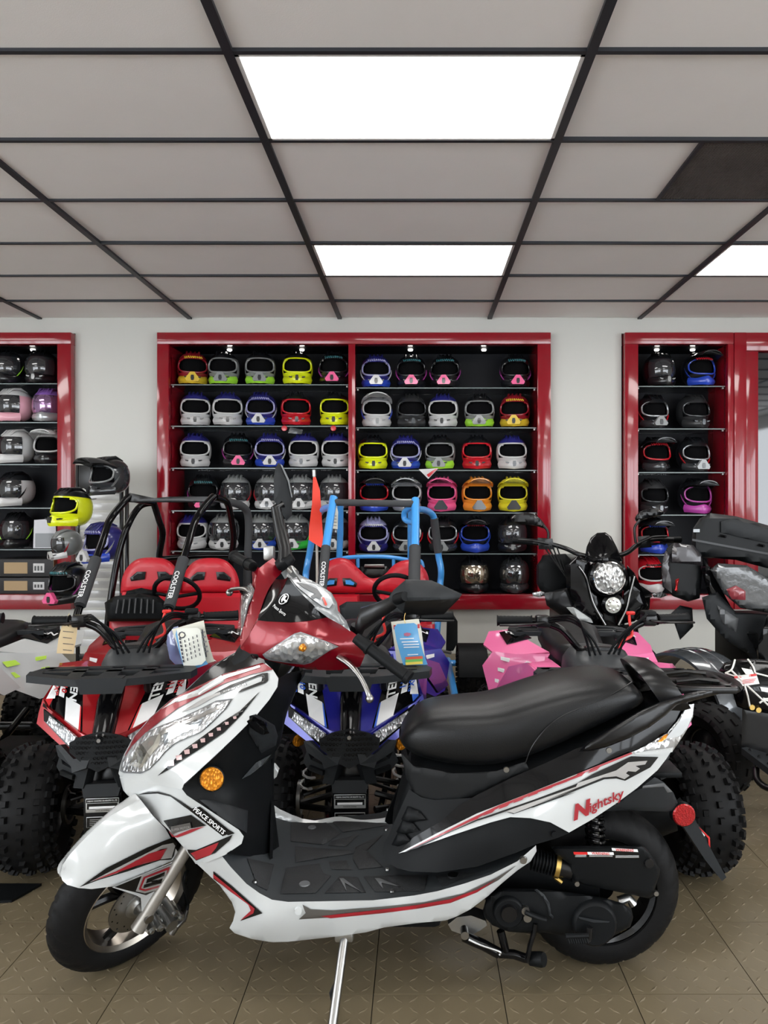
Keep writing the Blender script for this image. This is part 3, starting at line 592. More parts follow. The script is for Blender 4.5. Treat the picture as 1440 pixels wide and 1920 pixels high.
FHD = Surf(H, [(450, 1215, 0), (467, 1190, -.005), (484, 1163, -.012), (495, 1125, -.05), (512, 1090, -.092), (527, 1074, -.108), (512, 1046, -.15), (482, 1067, -.15), (478, 1100, -.12), (455, 1165, -.06), (449, 1195, -.03)])
panel('cowl_shoulder', [(484, 1164), (488, 1145), (495, 1124), (503, 1106), (513, 1089), (528, 1074), (526, 1062), (512, 1046), (500, 1054), (484, 1067), (482, 1085), (478, 1105), (470, 1135), (460, 1160), (450, 1195), (451, 1213), (467, 1191)], FHD, RED, SCO, .006, .006, 0, res=8)
# brand roundel and script on the visor
rg = []
for k in range(20): rg.append((532+9*math.cos(2*PI*k/20)+3*math.sin(2*PI*k/20), 1123-10*math.sin(2*PI*k/20)-2*math.cos(2*PI*k/20)))
rs = [(532+(x-532)*0.84, 1123+(y-1123)*0.84) for x, y in rg]
ring = MB(); a_ = [HD.pt(x, y, .006) for x, y in rg]; b_ = [HD.pt(x, y, .006) for x, y in rs]
ring.loft([a_, b_], cap=False).build('roundel', DECAL_W, vz, False)
panel('roundel_mark', [(527, 1124), (533, 1115), (538, 1118), (534, 1123), (539, 1127), (536, 1130), (531, 1125), (528, 1130)], HD, DECAL_W, vz, .007, .001, res=30)
text_px('Peace Sports', 524, 1144, 9.0, HD, DECAL_W, vz, 38, .007, 0.62, name='script')
# instrument pod
DSH = Surf(H, [(527, 1074, -.06), (545, 1098, .0), (568, 1116, .04), (590, 1136, .085), (615, 1157, .125), (630, 1140, .12), (630, 1122, .09), (612, 1102, .04), (590, 1090, -.005), (560, 1080, -.06), (540, 1068, -.09)])
ds = panel('instrument_pod', [(527, 1074), (540, 1095), (560, 1118), (590, 1140), (615, 1158), (640, 1172), (657, 1184), (650, 1165), (634, 1145), (632, 1130), (622, 1112), (600, 1096), (575, 1084), (555, 1074), (538, 1066)], DSH, SILVERPL, SCO, 0, .03, 3, .004, res=9)
gl = panel('gauge_face', k3([(492, 250), (560, 258), (700, 312), (790, 380), (820, 440), (790, 482), (740, 470), (640, 395), (560, 330)]), DSH, M('gauge_white', (0.42, 0.44, 0.46), 0.25, 0, 0.6), ds, .003, .002, res=8)
panel('gauge_window', k3([(540, 285), (620, 300), (700, 335), (740, 390), (690, 375), (600, 330)]), DSH, MGREY, gl, .005, .001, res=8)
panel('gauge_needle', k3([(735, 400), (750, 398), (775, 455), (760, 462)]), DSH, M('needle_red', (0.7, 0.05, 0.03), 0.3), gl, .007, .001, res=20)
panel('gauge_ring', k3([(650, 390), (690, 368), (730, 385), (725, 415), (690, 400), (670, 410)]), DSH, MGREY, gl, .005, .001, res=12)
# bars, grips, levers on both sides
def hpair(name, fn, mat, parent=SCO):
    for sd in (0, 1):
        mb = fn((lambda p: H.mir(p)) if sd else (lambda p: p)); mb.build(name, mat, parent)
g0, g1 = H.pt(690, 1213, .262), H.pt(768, 1272, .385)
hpair('grip', lambda m: MB().tube([m(g0), m(g0.lerp(g1, .04)), m(g0.lerp(g1, .06)), m(g0.lerp(g1, .45)), m(g0.lerp(g1, .9)), m(g0.lerp(g1, .92)), m(g1)], [.019, .019, .0145, .0155, .0150, .0185, .018], 20), MBLACK)
hpair('bar', lambda m: MB().tube([m(g0.lerp(g1, -.3)), m(g0.lerp(g1, .5))], .011, 12), SBLACK)
lv = [H.pt(x, y, w) for x, y, w in ((636, 1232, .19), (648, 1240, .215), (662, 1252, .24), (678, 1274, .275), (689, 1297, .305), (693, 1310, .315))]
hpair('brake_lever', lambda m: MB().tube([m(Vector(p)) for p in cr(lv, 4)], [.010]*4+[.0085]*6+[.007]*7+[.0075]*2+[.0085]*2, 10, flat=.8), STEEL)
hpair('lever_ball', lambda m: MB().lathe([(0.0, .011), (.006, .0095), (.0105, .003), (.0105, -.003), (.006, -.0095), (0, -.011)], 14, Matrix.Translation(m(lv[-1]))), STEEL)
hpair('switch_housing', lambda m: MB().tube([m(g0.lerp(g1, -.3)), m(g0.lerp(g1, -.1)), m(g0.lerp(g1, .02))], [.014, .016, .017], 14), MBLACK)
MB().box(P(505, 1037, 2.12), (.03, .03, .04), .006).build('brake_reservoir', ALU, SCO)
# near mirror
FM = Frame((0, 1.83, 0), (1, 0, 0), (0, 0, 1), (0, -1, 0))
k8 = lambda pts: c4(pts, 500, 860, 3.79)
mo = k8([(868, 985), (900, 935), (990, 858), (1170, 865), (1220, 885), (1388, 962), (1362, 1002), (1258, 1106), (1090, 1115), (960, 1088), (880, 1015)])
MR = Surf(FM, [(729, 1119, 0), (761, 1087, -.005), (809, 1088, -.01), (867, 1113, -.02), (832, 1152, -.01), (788, 1154, 0), (753, 1148, .0), (770, 1122, .035), (810, 1124, .035), (850, 1118, .005)])
mr = panel('mirror_housing', mo, MR, DGREY, SCO, 0, .035, 2, .003, res=8, ang=25)
panel('mirror_lower_shell', k8([(985, 1015), (1290, 1000), (1375, 985), (1362, 1002), (1258, 1106), (1090, 1115), (975, 1090)]), MR, SBLACK, mr, .002, .003, res=10)
arm = MB(); rr = []
for px, py, hh, ww in ((667, 1184, 17, .022), (676, 1160, 20, .020), (705, 1146, 15, .016), (735, 1130, 12, .014), (748, 1122, 10, .014)):
    p = H.pt(px, py, .17).lerp(P(px, py, 1.83), min(1, max(0, (px-660)/85.0))); h_ = hh*p.y/FPX
    rr.append([p+Vector((dx*h_*.5, dy*ww, dz*h_)) for dx, dy, dz in ((0, -.6, 1), (0, .6, 1), (.6, 1, .5), (.8, 1, -.6), (.8, .6, -1), (.8, -.6, -1), (.6, -1, -.6), (0, -1, .5))])
arm.loft(rr).build('mirror_arm', SBLACK, SCO)
MB().cyl(H.pt(665, 1190, .17), H.pt(668, 1172, .17), .018, .014, 14).build('mirror_boot', MBLACK, SCO)
MB().tube([P(745, 1123, 1.83), P(760, 1118, 1.80)], [.016, .012], 12).build('mirror_joint', MBLACK, SCO)
# far mirror
FM2 = Frame((0, 2.10, 0), (1, 0, 0), (0, 0, 1), (0, -1, 0))
MR2 = Surf(FM2, [(522, 868, 0), (542, 900, -.03), (549, 934, -.04), (547, 965, -.04), (530, 965, 0), (513, 939, .02), (513, 900, .02), (516, 878, .01)])
mr2 = panel('mirror_housing', k8([(83, 28), (112, 48), (160, 150), (184, 280), (180, 400), (140, 442), (115, 400), (90, 350), (52, 300), (50, 150), (60, 70)]), MR2, DGREY, SCO, 0, .05, 3, .006, res=8, ang=30)
panel('mirror_edge', k8([(95, 35), (112, 48), (160, 150), (184, 275), (175, 275), (150, 160)]), MR2, SILVERPL, mr2, .002, .003, res=10)
MB().tube([P(535, 1056, 2.06), P(534, 1028, 2.07), P(527, 1000, 2.09), P(517, 952, 2.10), P(530, 945, 2.11)], [.022, .017, .017, .014, .012], 12).build('mirror_arm', SBLACK, SCO)
MB().tube([P(520, 1062, 2.06), P(537, 1052, 2.06), P(549, 1044, 2.06)], [.014, .022, .012], 12).build('mirror_boot', MBLACK, SCO)
ky = MB(); ky.cyl(P(545, 1068, 2.02), P(553, 1076, 2.0), .012, n=12); ky.box(P(556, 1077, 1.99), (.005, .004, .045), .001, Matrix.Rotation(-.5, 3, 'Y')); ky.build('ignition_key', STEEL, SCO)
# ---------------------------------------------------------------- rear body
BOD = Surf(S, [(716, 1605, .11), (747, 1600, .13), (767, 1480, .11), (820, 1562, .165), (870, 1500, .145), (950, 1462, .145), (895, 1625, .195), (820, 1636, .19), (770, 1634, .165), (1005, 1583, .185), (1000, 1530, .185), (1067, 1561, .17), (1080, 1430, .155), (1183, 1411, .14), (1262, 1405, .10), (1290, 1322, .075), (1153, 1508, .145), (1233, 1444, .115), (1000, 1460, .15), (1100, 1480, .165), (1190, 1350, .12), (1080, 1395, .14), (920, 1580, .195)], .04)
bod = panel('rear_body', [(767, 1480), (740, 1540), (720, 1585), (715, 1603), (722, 1615), (745, 1628), (770, 1634), (820, 1636), (895, 1625), (970, 1598), (1005, 1583), (1040, 1573), (1068, 1562), (1040, 1540), (995, 1528), (957, 1526), (920, 1536), (845, 1562), (800, 1580), (830, 1552), (868, 1516), (885, 1496), (850, 1498), (815, 1500), (790, 1495)], BOD, MBLACK, SCO, 0, .01, 0, res=8, mirror=True)
k5 = lambda pts: c4(pts, 720, 1400)
k6 = lambda pts: c4(pts, 1000, 1200, 3.6)
panel('upper_side_panel', [(748, 1598), (775, 1570), (825, 1541), (860, 1511), (895, 1490), (957, 1459), (1020, 1432), (1080, 1404), (1139, 1385), (1194, 1362), (1236, 1338), (1280, 1322), (1290, 1321), (1262, 1400), (1200, 1425), (1183, 1432), (1080, 1474), (995, 1505), (895, 1540), (820, 1574)], BOD, GBLACK, bod, .007, .012, 0, None, res=8, mirror=True)
wp = panel('white_side_panel', [(747, 1600), (820, 1562), (895, 1525), (995, 1486), (1080, 1452), (1183, 1411), (1200, 1404), (1262, 1403), (1250, 1422), (1233, 1444), (1194, 1478), (1153, 1508), (1111, 1536), (1067, 1561), (1032, 1542), (995, 1534), (957, 1532), (920, 1542), (845, 1567), (760, 1597)], BOD, WHITE, SCO, .010, .010, 0, res=10, mirror=True)
panel('side_stripe', k5([(170, 780), (400, 665), (680, 525), (860, 440), (1100, 345), (1440, 215)])+k6([(300, 902), (660, 758), (670, 768), (300, 915)])+k5([(1440, 235), (1100, 365), (860, 460), (680, 545), (420, 670)]), BOD, DECAL_R, wp, .0130, .001, res=12)
panel('side_stripe', k5([(160, 785), (420, 672), (700, 545), (900, 475), (1130, 395), (1440, 280)])+k6([(400, 905), (660, 785), (845, 790), (790, 860), (620, 950), (560, 935), (480, 940), (0, 1130)])+k5([(1440, 340), (970, 505), (920, 488), (700, 555), (500, 640), (250, 760)]), BOD, DECAL_K, wp, .0130, .001, res=12)
panel('side_stripe', k5([(640, 585), (940, 478), (1440, 300)])+k6([(300, 965), (560, 880), (640, 825), (770, 815), (755, 840), (690, 850), (720, 868), (690, 890), (640, 885), (625, 900), (650, 915), (615, 940), (560, 920), (470, 928), (0, 1115)])+k5([(1440, 320), (975, 500), (920, 486), (700, 560)]), BOD, DECAL_G, wp, .0145, .001, res=12)
for q in range(9):
    x, y = 680+112*q, 540-48*q*1.02+q*q*.4
    panel('stripe_dash', k5([(x-50, y+28), (x-20, y-2), (x+50, y-28), (x+20, y+2)]), BOD, DECAL_R, wp, .0160, .001, res=30)
text_px('N', 1086, 1522, 36, BOD, DECAL_R, wp, -22, .014, 1.15, 'lettering', 0.45, 0.05)
text_px('ightsky', 1134, 1503, 23, BOD, DECAL_R, wp, -24, .014, 1.1, 'lettering', 0.4, 0.02)
tlx = panel('tail_light', k6([(668, 762), (780, 700), (900, 630), (970, 550), (1040, 438), (1085, 430), (1078, 520), (1040, 600), (1000, 665), (945, 745), (880, 765), (700, 770)]), BOD, LENS, SCO, .013, .006, 2, .003, res=8, mirror=True)
panel('tail_light_band', k6([(680, 762), (800, 745), (945, 725), (940, 755), (870, 772), (700, 775)]), BOD, WHITE, tlx, .016, .002, res=10)
panel('tail_light_band', k6([(890, 668), (970, 655), (1000, 640), (1040, 590), (1075, 510), (1085, 432), (1040, 440), (985, 550)]), BOD, M('pale_grey_lens', (0.5, 0.52, 0.53), 0.15, 0, 1.0), tlx, .016, .002, res=10)
panel('amber_cell', k6([(840, 690), (880, 645), (908, 632), (900, 660), (870, 685)]), BOD, AMBER, tlx, .0165, .002, res=10)
panel('tail_cover', k6([(720, 750), (840, 690), (960, 680), (940, 740), (800, 755)]), BOD, GLASS, tlx, .020, .002, res=10)
for px, py in ((1141, 1406), (1039, 1563), (949, 1442)): q = BOD.pt(px, py, .004); MB().cyl(q, q+Vector((0, -.006, 0)), .007, n=10).build('bolt', STEEL if px != 1039 else MBLACK, SCO)
# front of the under-seat tub
tub = []
for px, yt, yb, hw in ((735, 1560, 1612, .06), (750, 1500, 1618, .085), (770, 1440, 1620, .10), (800, 1432, 1610, .115), (850, 1440, 1590, .12), (920, 1440, 1560, .125), (1000, 1425, 1520, .125), (1080, 1395, 1480, .12), (1180, 1345, 1430, .10), (1270, 1320, 1380, .06)):
    X = (px-PX0)*1.88/FPX; zt = CAMH-(yt-PY0)*1.85/FPX; zb = CAMH-(yb-PY0)*1.85/FPX
    tub.append([Vector((X, YC-hw*math.copysign(abs(math.cos(a))**.6, math.cos(a)), (zt+zb)/2+(zt-zb)/2*math.copysign(abs(math.sin(a))**.6, math.sin(a)))) for a in [2*PI*k/20 for k in range(20)]])
MB().loft(tub).build('under_seat_tub', MBLACK, SCO)
TUB = Surf(S, [(752, 1420, .095), (800, 1445, .125), (900, 1452, .135), (990, 1432, .145), (900, 1490, .135), (822, 1512, .125), (790, 1500, .115), (765, 1470, .10)])
panel('seat_skirt', [(752, 1412), (775, 1436), (850, 1450), (930, 1446), (985, 1428), (992, 1442), (950, 1462), (900, 1488), (860, 1503), (822, 1512), (800, 1508), (778, 1492), (762, 1460)], TUB, M('soft_black_plastic', (0.009, 0.0098, 0.0105), 0.55, spec=0.2), SCO, .004, .01, 3, .004, res=10, mirror=True)
for k in range(3):
    pp = [(764-k*9, 1512+k*24), (752-k*9, 1536+k*24), (762-k*8, 1543+k*22), (800-k*14, 1538+k*20), (785-k*12, 1520+k*22)]
    panel('tub_louvre', pp, BOD, MBLACK, bod, .012, .012, 4, .006, res=8)
# ---------------------------------------------------------------- seat
seat = []
for px, yt, yb, hw in ((748, 1372, 1398, .03), (753, 1352, 1412, .07), (768, 1332, 1426, .098), (796, 1312, 1438, .118), (850, 1303, 1448, .132), (920, 1297, 1447, .142), (980, 1279, 1431, .15), (1040, 1262, 1405, .152), (1090, 1253, 1380, .15), (1140, 1250, 1356, .142), (1175, 1258, 1340, .122), (1195, 1278, 1328, .09), (1204, 1298, 1316, .04)):
    X = (px-PX0)*1.93/FPX; zt = CAMH-(yt-PY0)*2.02/FPX; zb = CAMH-(yb-PY0)*1.84/FPX; ring = []
    for k in range(36):
        a = 2*PI*k/36; c, s_ = math.cos(a), math.sin(a)
        ring.append(Vector((X, YC-hw*math.copysign(abs(c)**.62, c), (zt+zb)/2+(zt-zb)/2*math.copysign(abs(s_)**(.72 if s_ > 0 else .6), s_))))
    seat.append(ring)
seat = [[Vector(p) for p in ring] for ring in [[tuple(q) for q in col] for col in zip(*[cr([tuple(r[k]) for r in seat], 3) for k in range(36)])]]
MB().loft(seat).build('seat', VINYL, SCO, True, 60)
# stitched seam along the flank of the seat
seam = MB(); pth = []
for px, py, w_ in ((985, 1432, .148), (995, 1405, .153), (1010, 1382, .153), (1030, 1360, .152), (1055, 1342, .149), (1090, 1327, .146), (1130, 1311, .140), (1165, 1292, .128), (1185, 1278, .11)): pth.append(tuple(S.pt(px, py, w_+.003)))
seam.tube(cr(pth, 4), .0014, 6).build('seat_seam', SBLACK, SCO)
# ---------------------------------------------------------------- grab rail and rack
GR = Surf(S, [(1086, 1408, .15), (1139, 1375, .155), (1194, 1340, .15), (1240, 1316, .135), (1300, 1298, .11), (1372, 1285, .05), (1370, 1292, .055), (1270, 1322, .125), (1220, 1360, .15), (1140, 1400, .155)])
panel('grab_rail', k6([(308, 752), (370, 690), (500, 610), (700, 488), (850, 420), (1050, 358), (1200, 325), (1340, 288), (1352, 318), (1300, 352), (1100, 405), (970, 440), (890, 512), (780, 592), (650, 662), (500, 722), (400, 748)]), GR, SBLACK, SCO, .022, .04, 8, .014, res=4, mirror=True)
rk = MB(); ZR = 0.742
def slab(x0, x1, y0, y1): rk.span((x0, YC+y0, ZR-.012), (x1, YC+y1, ZR+.004), .004)
slab(.645, .80, -.105, -.075); slab(.645, .80, .075, .105); slab(.66, .79, -.018, .018); slab(.60, .66, -.105, .105)
for k in range(9):
    a = -PI/2+PI*k/8; a2 = -PI/2+PI*(k+1)/8
    if k < 8: rk.tube([(.785+.04*math.cos(a), YC+.09*math.sin(a), ZR-.004), (.785+.04*math.cos(a2), YC+.09*math.sin(a2), ZR-.004)], .016, 8, flat=.6)
rk.span((.77, YC-.1, ZR-.012), (.80, YC+.1, ZR+.004), .004)
rk.build('luggage_rack', SBLACK, SCO)
for yy in (-.046, .046): MB().tube([(.665, YC+yy, ZR+.006), (.72, YC+yy, ZR+.012), (.775, YC+yy, ZR+.006)], .006, 8).build('rack_rib', SBLACK, SCO)
ar = [(.625, -.122, .705), (.598, -.118, .745), (.578, -.092, .776), (.57, -.045, .788), (.568, 0, .791), (.57, .045, .788), (.578, .092, .776), (.598, .118, .745), (.625, .122, .705)]
ring = []
for i, (x, y, z) in enumerate(cr(ar, 4)):
    ring.append([Vector((x+dx, YC+y*(1+dy), z+dz)) for dx, dy, dz in ((-.02, 0, 0), (0, .05, .008), (.045, .05, .002), (.05, 0, -.006), (.03, -.06, -.014), (-.01, -.06, -.012))])
MB().loft(ring).build('grab_arch', SBLACK, SCO)
# ---------------------------------------------------------------- rear wheel, engine, stands
RW = Vector((.478, YC, .207)); TR_ = basis(RW, Vector((1, 0, 0)), Vector((0, 0, 1)), Vector((0, -1, 0)))
wheel(SCO, TR_, 0.207, 0.054, 0.137, CHROME, disc=False)
k7 = lambda pts: c4(pts, 820, 1500, 3.0)
CV = Surf(S, [(905, 1705, .13), (940, 1665, .14), (1000, 1667, .145), (1130, 1683, .145), (1185, 1710, .135), (1150, 1765, .14), (1050, 1755, .145), (950, 1745, .14), (1020, 1710, .155)])
cv = panel('belt_case', k7([(255, 625), (270, 570), (305, 525), (370, 495), (480, 498), (560, 498), (750, 520), (940, 550), (1040, 580), (1090, 610), (1102, 660), (1085, 715), (1000, 760), (950, 797), (880, 808), (780, 775), (690, 762), (600, 745), (500, 748), (400, 742), (310, 705), (265, 660)]), CV, MBLACK, SCO, 0, .09, 4, .012, res=8)
def disc_on(name, sf, px, py, r, h, mat, parent, off=0.0, n=36):
    q = sf.pt(px, py, off); return MB().lathe([(0, h), (r*.86, h), (r*.95, h*.8), (r, h*.35), (r, -.01)], n, basis(q, Vector((1, 0, 0)), Vector((0, 0, 1)), Vector((0, -1, 0)))).build(name, mat, parent)
disc_on('clutch_cover', CV, 1113, 1727, .055, .020, MBLACK, cv)
disc_on('crank_cover', CV, 953, 1708, .038, .014, MBLACK, cv)
disc_on('crank_boss', CV, 953, 1706, .022, .022, SBLACK, cv)
panel('cover_rib', k7([(790, 655), (880, 672), (970, 682), (965, 690), (880, 690), (800, 668)]), CV, DGREY, cv, .024, .003, res=12)
panel('case_step', k7([(560, 500), (600, 530), (632, 580), (640, 640), (655, 655), (650, 670), (628, 650), (618, 590), (590, 545), (545, 505)]), CV, DGREY, cv, .005, .004, 2, .002, res=12)
AFB = Surf(S, [(1033, 1586, .15), (1207, 1587, .155), (1238, 1630, .13), (1222, 1683, .13), (1073, 1653, .15), (1070, 1620, .155), (1140, 1620, .165)])
af = panel('air_filter_box', k7([(640, 262), (700, 258), (1160, 258), (1192, 290), (1255, 390), (1250, 420), (1206, 552), (1180, 552), (760, 462), (742, 360), (665, 305)]), AFB, MBLACK, SCO, 0, .10, 4, .010, res=8)
WRED = M('warning_red', (0.55, 0.02, 0.02), 0.4)
for o_, tx, ty in (([(765, 292), (842, 293), (846, 322), (770, 324)], 0, 0), ([(843, 292), (990, 294), (994, 326), (848, 322)], 918, 302), ([(980, 270), (1126, 278), (1142, 332), (996, 328)], 1054, 283)):
    st = panel('warning_sticker', k7(o_), AFB, DECAL_K, af, .0015, .001, res=30)
    top = [o_[0], o_[1], (o_[1][0]+4, o_[1][1]+15), (o_[0][0]+4, o_[0][1]+15)]
    panel('warning_band', k7(top), AFB, WRED if tx == 0 else DECAL_W, st, .0022, .0006, res=30)
    if tx: text_px('WARNING', 820+tx/3.0, 1500+ty/3.0, 6.6, AFB, WRED, st, 2, .0036, 1.05, bold=.02)
    for k in range(3):
        y_ = o_[3][1]-4-k*5; panel('small_print', k7([(o_[3][0]+6, y_-1.5), (o_[2][0]-8, y_-1.5), (o_[2][0]-8, y_), (o_[3][0]+6, y_)]), AFB, DECAL_W, st, .0030, .0005, res=60)
disc_on('box_catch', AFB, 1216, 1617, .012, .008, SBLACK, af)
for px, py in ((1081, 1655), (1229, 1673)): q = AFB.pt(px, py, 0); MB().cyl(q, q+Vector((0, -.008, 0)), .006, n=10).build('bolt', STEEL, af)
bl = MB(); p0, p1 = S.pt(998, 1611, .12), S.pt(1040, 1622, .125)
n_ = 29; bl.tube([p0.lerp(p1, k/(n_-1)) for k in range(n_)], [.026 if k % 4 < 2 else .019 for k in range(n_)], 18).build('intake_bellows', MBLACK, SCO)
MB().cyl(p0.lerp(p1, 1.0), p0.lerp(p1, 1.2), .029, n=20).build('hose_clamp', BRASS, SCO)
MB().cyl(p0.lerp(p1, 1.1)+Vector((-.004, 0, -.028)), p0.lerp(p1, 1.1)+Vector((.012, -.006, -.038)), .007, n=8).build('clamp_screw', BRASS, SCO)
MB().cyl(p0.lerp(p1, 1.15), p0.lerp(p1, 1.75), .023, n=18).build('intake_pipe', SBLACK, SCO)
# gearbox and engine mass behind the case
MB().span((.17, YC-.06, .17), (.47, YC+.10, .30), .02).build('engine_block', MBLACK, SCO)
MB().tube([(.10, YC+.02, .22), (.20, YC+.02, .24), (.28, YC+.02, .25)], [.055, .06, .06], 14).build('cylinder_head', MBLACK, SCO)
MB().tube(cr([(.14, YC+.08, .17), (.22, YC+.15, .16), (.35, YC+.17, .20), (.55, YC+.17, .26), (.72, YC+.17, .32)], 5), [.012]*8+[.03]*3+[.05]*10, 16).build('exhaust', MBLACK, SCO)
# suspension link, stand bracket, centre stand
al = MB(); al.prism([S.pt(x, y, .10) for x, y in k7([(60, 700), (110, 660), (190, 650), (270, 680), (280, 705), (240, 735), (190, 760), (150, 790), (135, 755), (80, 735)])], (0, 0, 0), (0, .05, 0)); al.build('engine_hanger', ALU, SCO, True, 30)
cs = MB()
for pts, r in (([(150, 765), (200, 790), (260, 815), (345, 862)], .013), ([(345, 862), (430, 868), (490, 888), (560, 900)], .011), ([(355, 735), (370, 790), (385, 850)], .010)):
    cs.tube([S.pt(820+x/3.0, 1500+y/3.0, .12) for x, y in pts], r, 12)
cs.tube([S.pt(820+x/3.0, 1500+y/3.0, .15) for x, y in ((550, 690), (545, 740), (520, 820), (505, 905))], .010, 10, flat=.6)
cs.build('centre_stand', GBLACK, SCO)
q0, q1 = S.pt(820+525/3.0, 1500+892/3.0, .13), S.pt(820+600/3.0, 1500+898/3.0, .15)
MB().tube([q0, q0.lerp(q1, .8), q1], [.016, .018, .016], 14).build('stand_pedal', MBLACK, SCO)
MB().tube(cr([S.pt(820+x/3.0, 1500+y/3.0, .14) for x, y in ((175, 785), (240, 815), (330, 845), (355, 858), (350, 872))], 4), .003, 6).build('stand_spring', STEEL, SCO)
for x, y in ((155, 765), (497, 627), (508, 667)): q = S.pt(820+x/3.0, 1500+y/3.0, .16); MB().cyl(q+Vector((0, .03, 0)), q, .010, n=12).build('bolt', STEEL, SCO)
MB().tube(cr([S.pt(820+x/3.0, 1500+y/3.0, .165) for x, y in ((495, 632), (560, 660), (612, 675))], 3), .006, 8).build('stand_lug', MBLACK, SCO)
kk = MB(); kk.tube([S.pt(820+x/3.0, 1500+y/3.0, .18) for x, y in ((855, 715), (852, 775), (845, 785))], .008, 10); kk.build('kick_lever', SBLACK, SCO)
kr = MB()
for k in range(9): a, b_ = S.pt(820+(728+13*k)/3.0, 1500+762/3.0, .19), S.pt(820+(742+13*k)/3.0, 1500+802/3.0, .19); kr.cyl(a, b_, .0045, n=6)
kr.tube([S.pt(820+722/3.0, 1500+766/3.0, .19), S.pt(820+850/3.0, 1500+762/3.0, .19)], .006, 8); kr.build('kick_pedal', MBLACK, SCO)
vq = S.pt(1172, 1738, .06); MB().cyl(vq, vq+Vector((-.02, -.02, .004)), .006, n=8).build('axle_nut', BRASS, SCO)
bk = MB(); bk.tube([S.pt(1160, 1690, .09), S.pt(1178, 1683, .09), S.pt(1187, 1695, .09)], .012, 10); bk.build('brake_arm', ALU, SCO)
# shock absorber
sp_ = MB(); s0, s1 = S.pt(1112, 1560, .10), S.pt(1118, 1592, .10)
s0 = Vector((s0.x, s0.y, .46))
hel = [s0.lerp(s1, k/60.0)+Vector((.022*math.cos(k*.75), .022*math.sin(k*.75), 0)) for k in range(61)]
sp_.tube(hel, .005, 6).build('shock_spring', GBLACK, SCO); MB().cyl(s0, s1, .010, n=10).build('shock_rod', STEEL, SCO)
# rear mudguard, plate holder, reflector
MG = Surf(S, [(1155, 1520, .10), (1200, 1478, .11), (1228, 1458, .10), (1265, 1490, .06), (1270, 1520, .05), (1200, 1515, .09)])
panel('mudguard', k6([(480, 1155), (560, 1110), (720, 1000), (820, 925), (880, 960), (945, 1030), (975, 1100), (940, 1150), (900, 1160), (640, 1150)]), MG, DGREY, SCO, 0, .006, 3, .004, res=10, mirror=True)
panel('mudguard_rib', k6([(740, 985), (880, 965), (940, 1025), (905, 1030), (880, 990), (735, 1000)]), MG, MGREY, SCO, .003, .003, 2, .002, res=12)
MB().span((.60, YC-.05, .50), (.68, YC+.05, .515), .004).build('mudguard_bridge', MBLACK, SCO)
pl = MB(); pl.prism([S.pt(x, y, .03) for x, y in ((1268, 1530), (1290, 1512), (1332, 1590), (1362, 1645), (1354, 1652), (1322, 1612))], (0, 0, 0), (0, .06, 0)); pl.build('mud_flap', DGREY, SCO, True, 30)
pb = MB(); pb.prism([S.pt(x, y, .02) for x, y in ((1292, 1550), (1300, 1542), (1332, 1572), (1330, 1592), (1322, 1598))], (0, 0, 0), (0, .10, 0)); pb.build('plate_holder', SBLACK, SCO, True, 30)
panel('plate_sticker', [(1296, 1547), (1301, 1543), (1322, 1566), (1318, 1573)], Flat(S, .024), DECAL_W, SCO, 0, .001)
text_px('WARNING', 1309, 1558, 6.0, Flat(S, .024), DECAL_K, SCO, 48, .002, 0.75)
panel('plate_edge', [(1305, 1545), (1331, 1570), (1332, 1592), (1329, 1592), (1328, 1572)], Flat(S, .023), WRED, SCO, 0, .001)
q = S.pt(1282, 1528, .05); TRR = basis(q, Vector((1, 0, 0)), Vector((0, 0, 1)), Vector((.15, -1, 0)).normalized())
MB().lathe([(0, .005), (.026, .005), (.029, .002), (.029, -.008)], 32, TRR).build('rear_reflector', REDREF, SCO)
MB().lathe([(.029, .002), (.0305, 0), (.0305, -.014), (.029, -.014)], 32, TRR, True).build('reflector_bezel', MBLACK, SCO)
# side stand
foot = P(622, 1936, 1.70); foot.z = .006; top = P(645, 1764, 1.81)
ss = MB(); ss.tube([top+Vector((0, .03, .03)), top, foot.lerp(top, .08), foot], [.014, .011, .011, .009], 12); ss.build('side_stand', STEEL, SCO)
MB().span((foot.x-.03, foot.y-.02, 0), (foot.x+.03, foot.y+.02, .006), .002).build('stand_foot', SBLACK, SCO)
MB().box(top+Vector((.0, .01, .012)), (.045, .03, .03), .005).build('stand_bracket', ALU, SCO)
MB().tube([P(628, 1845, 1.755), P(620, 1862, 1.75), P(624, 1880, 1.74)], .004, 8).build('stand_tang', MBLACK, SCO)
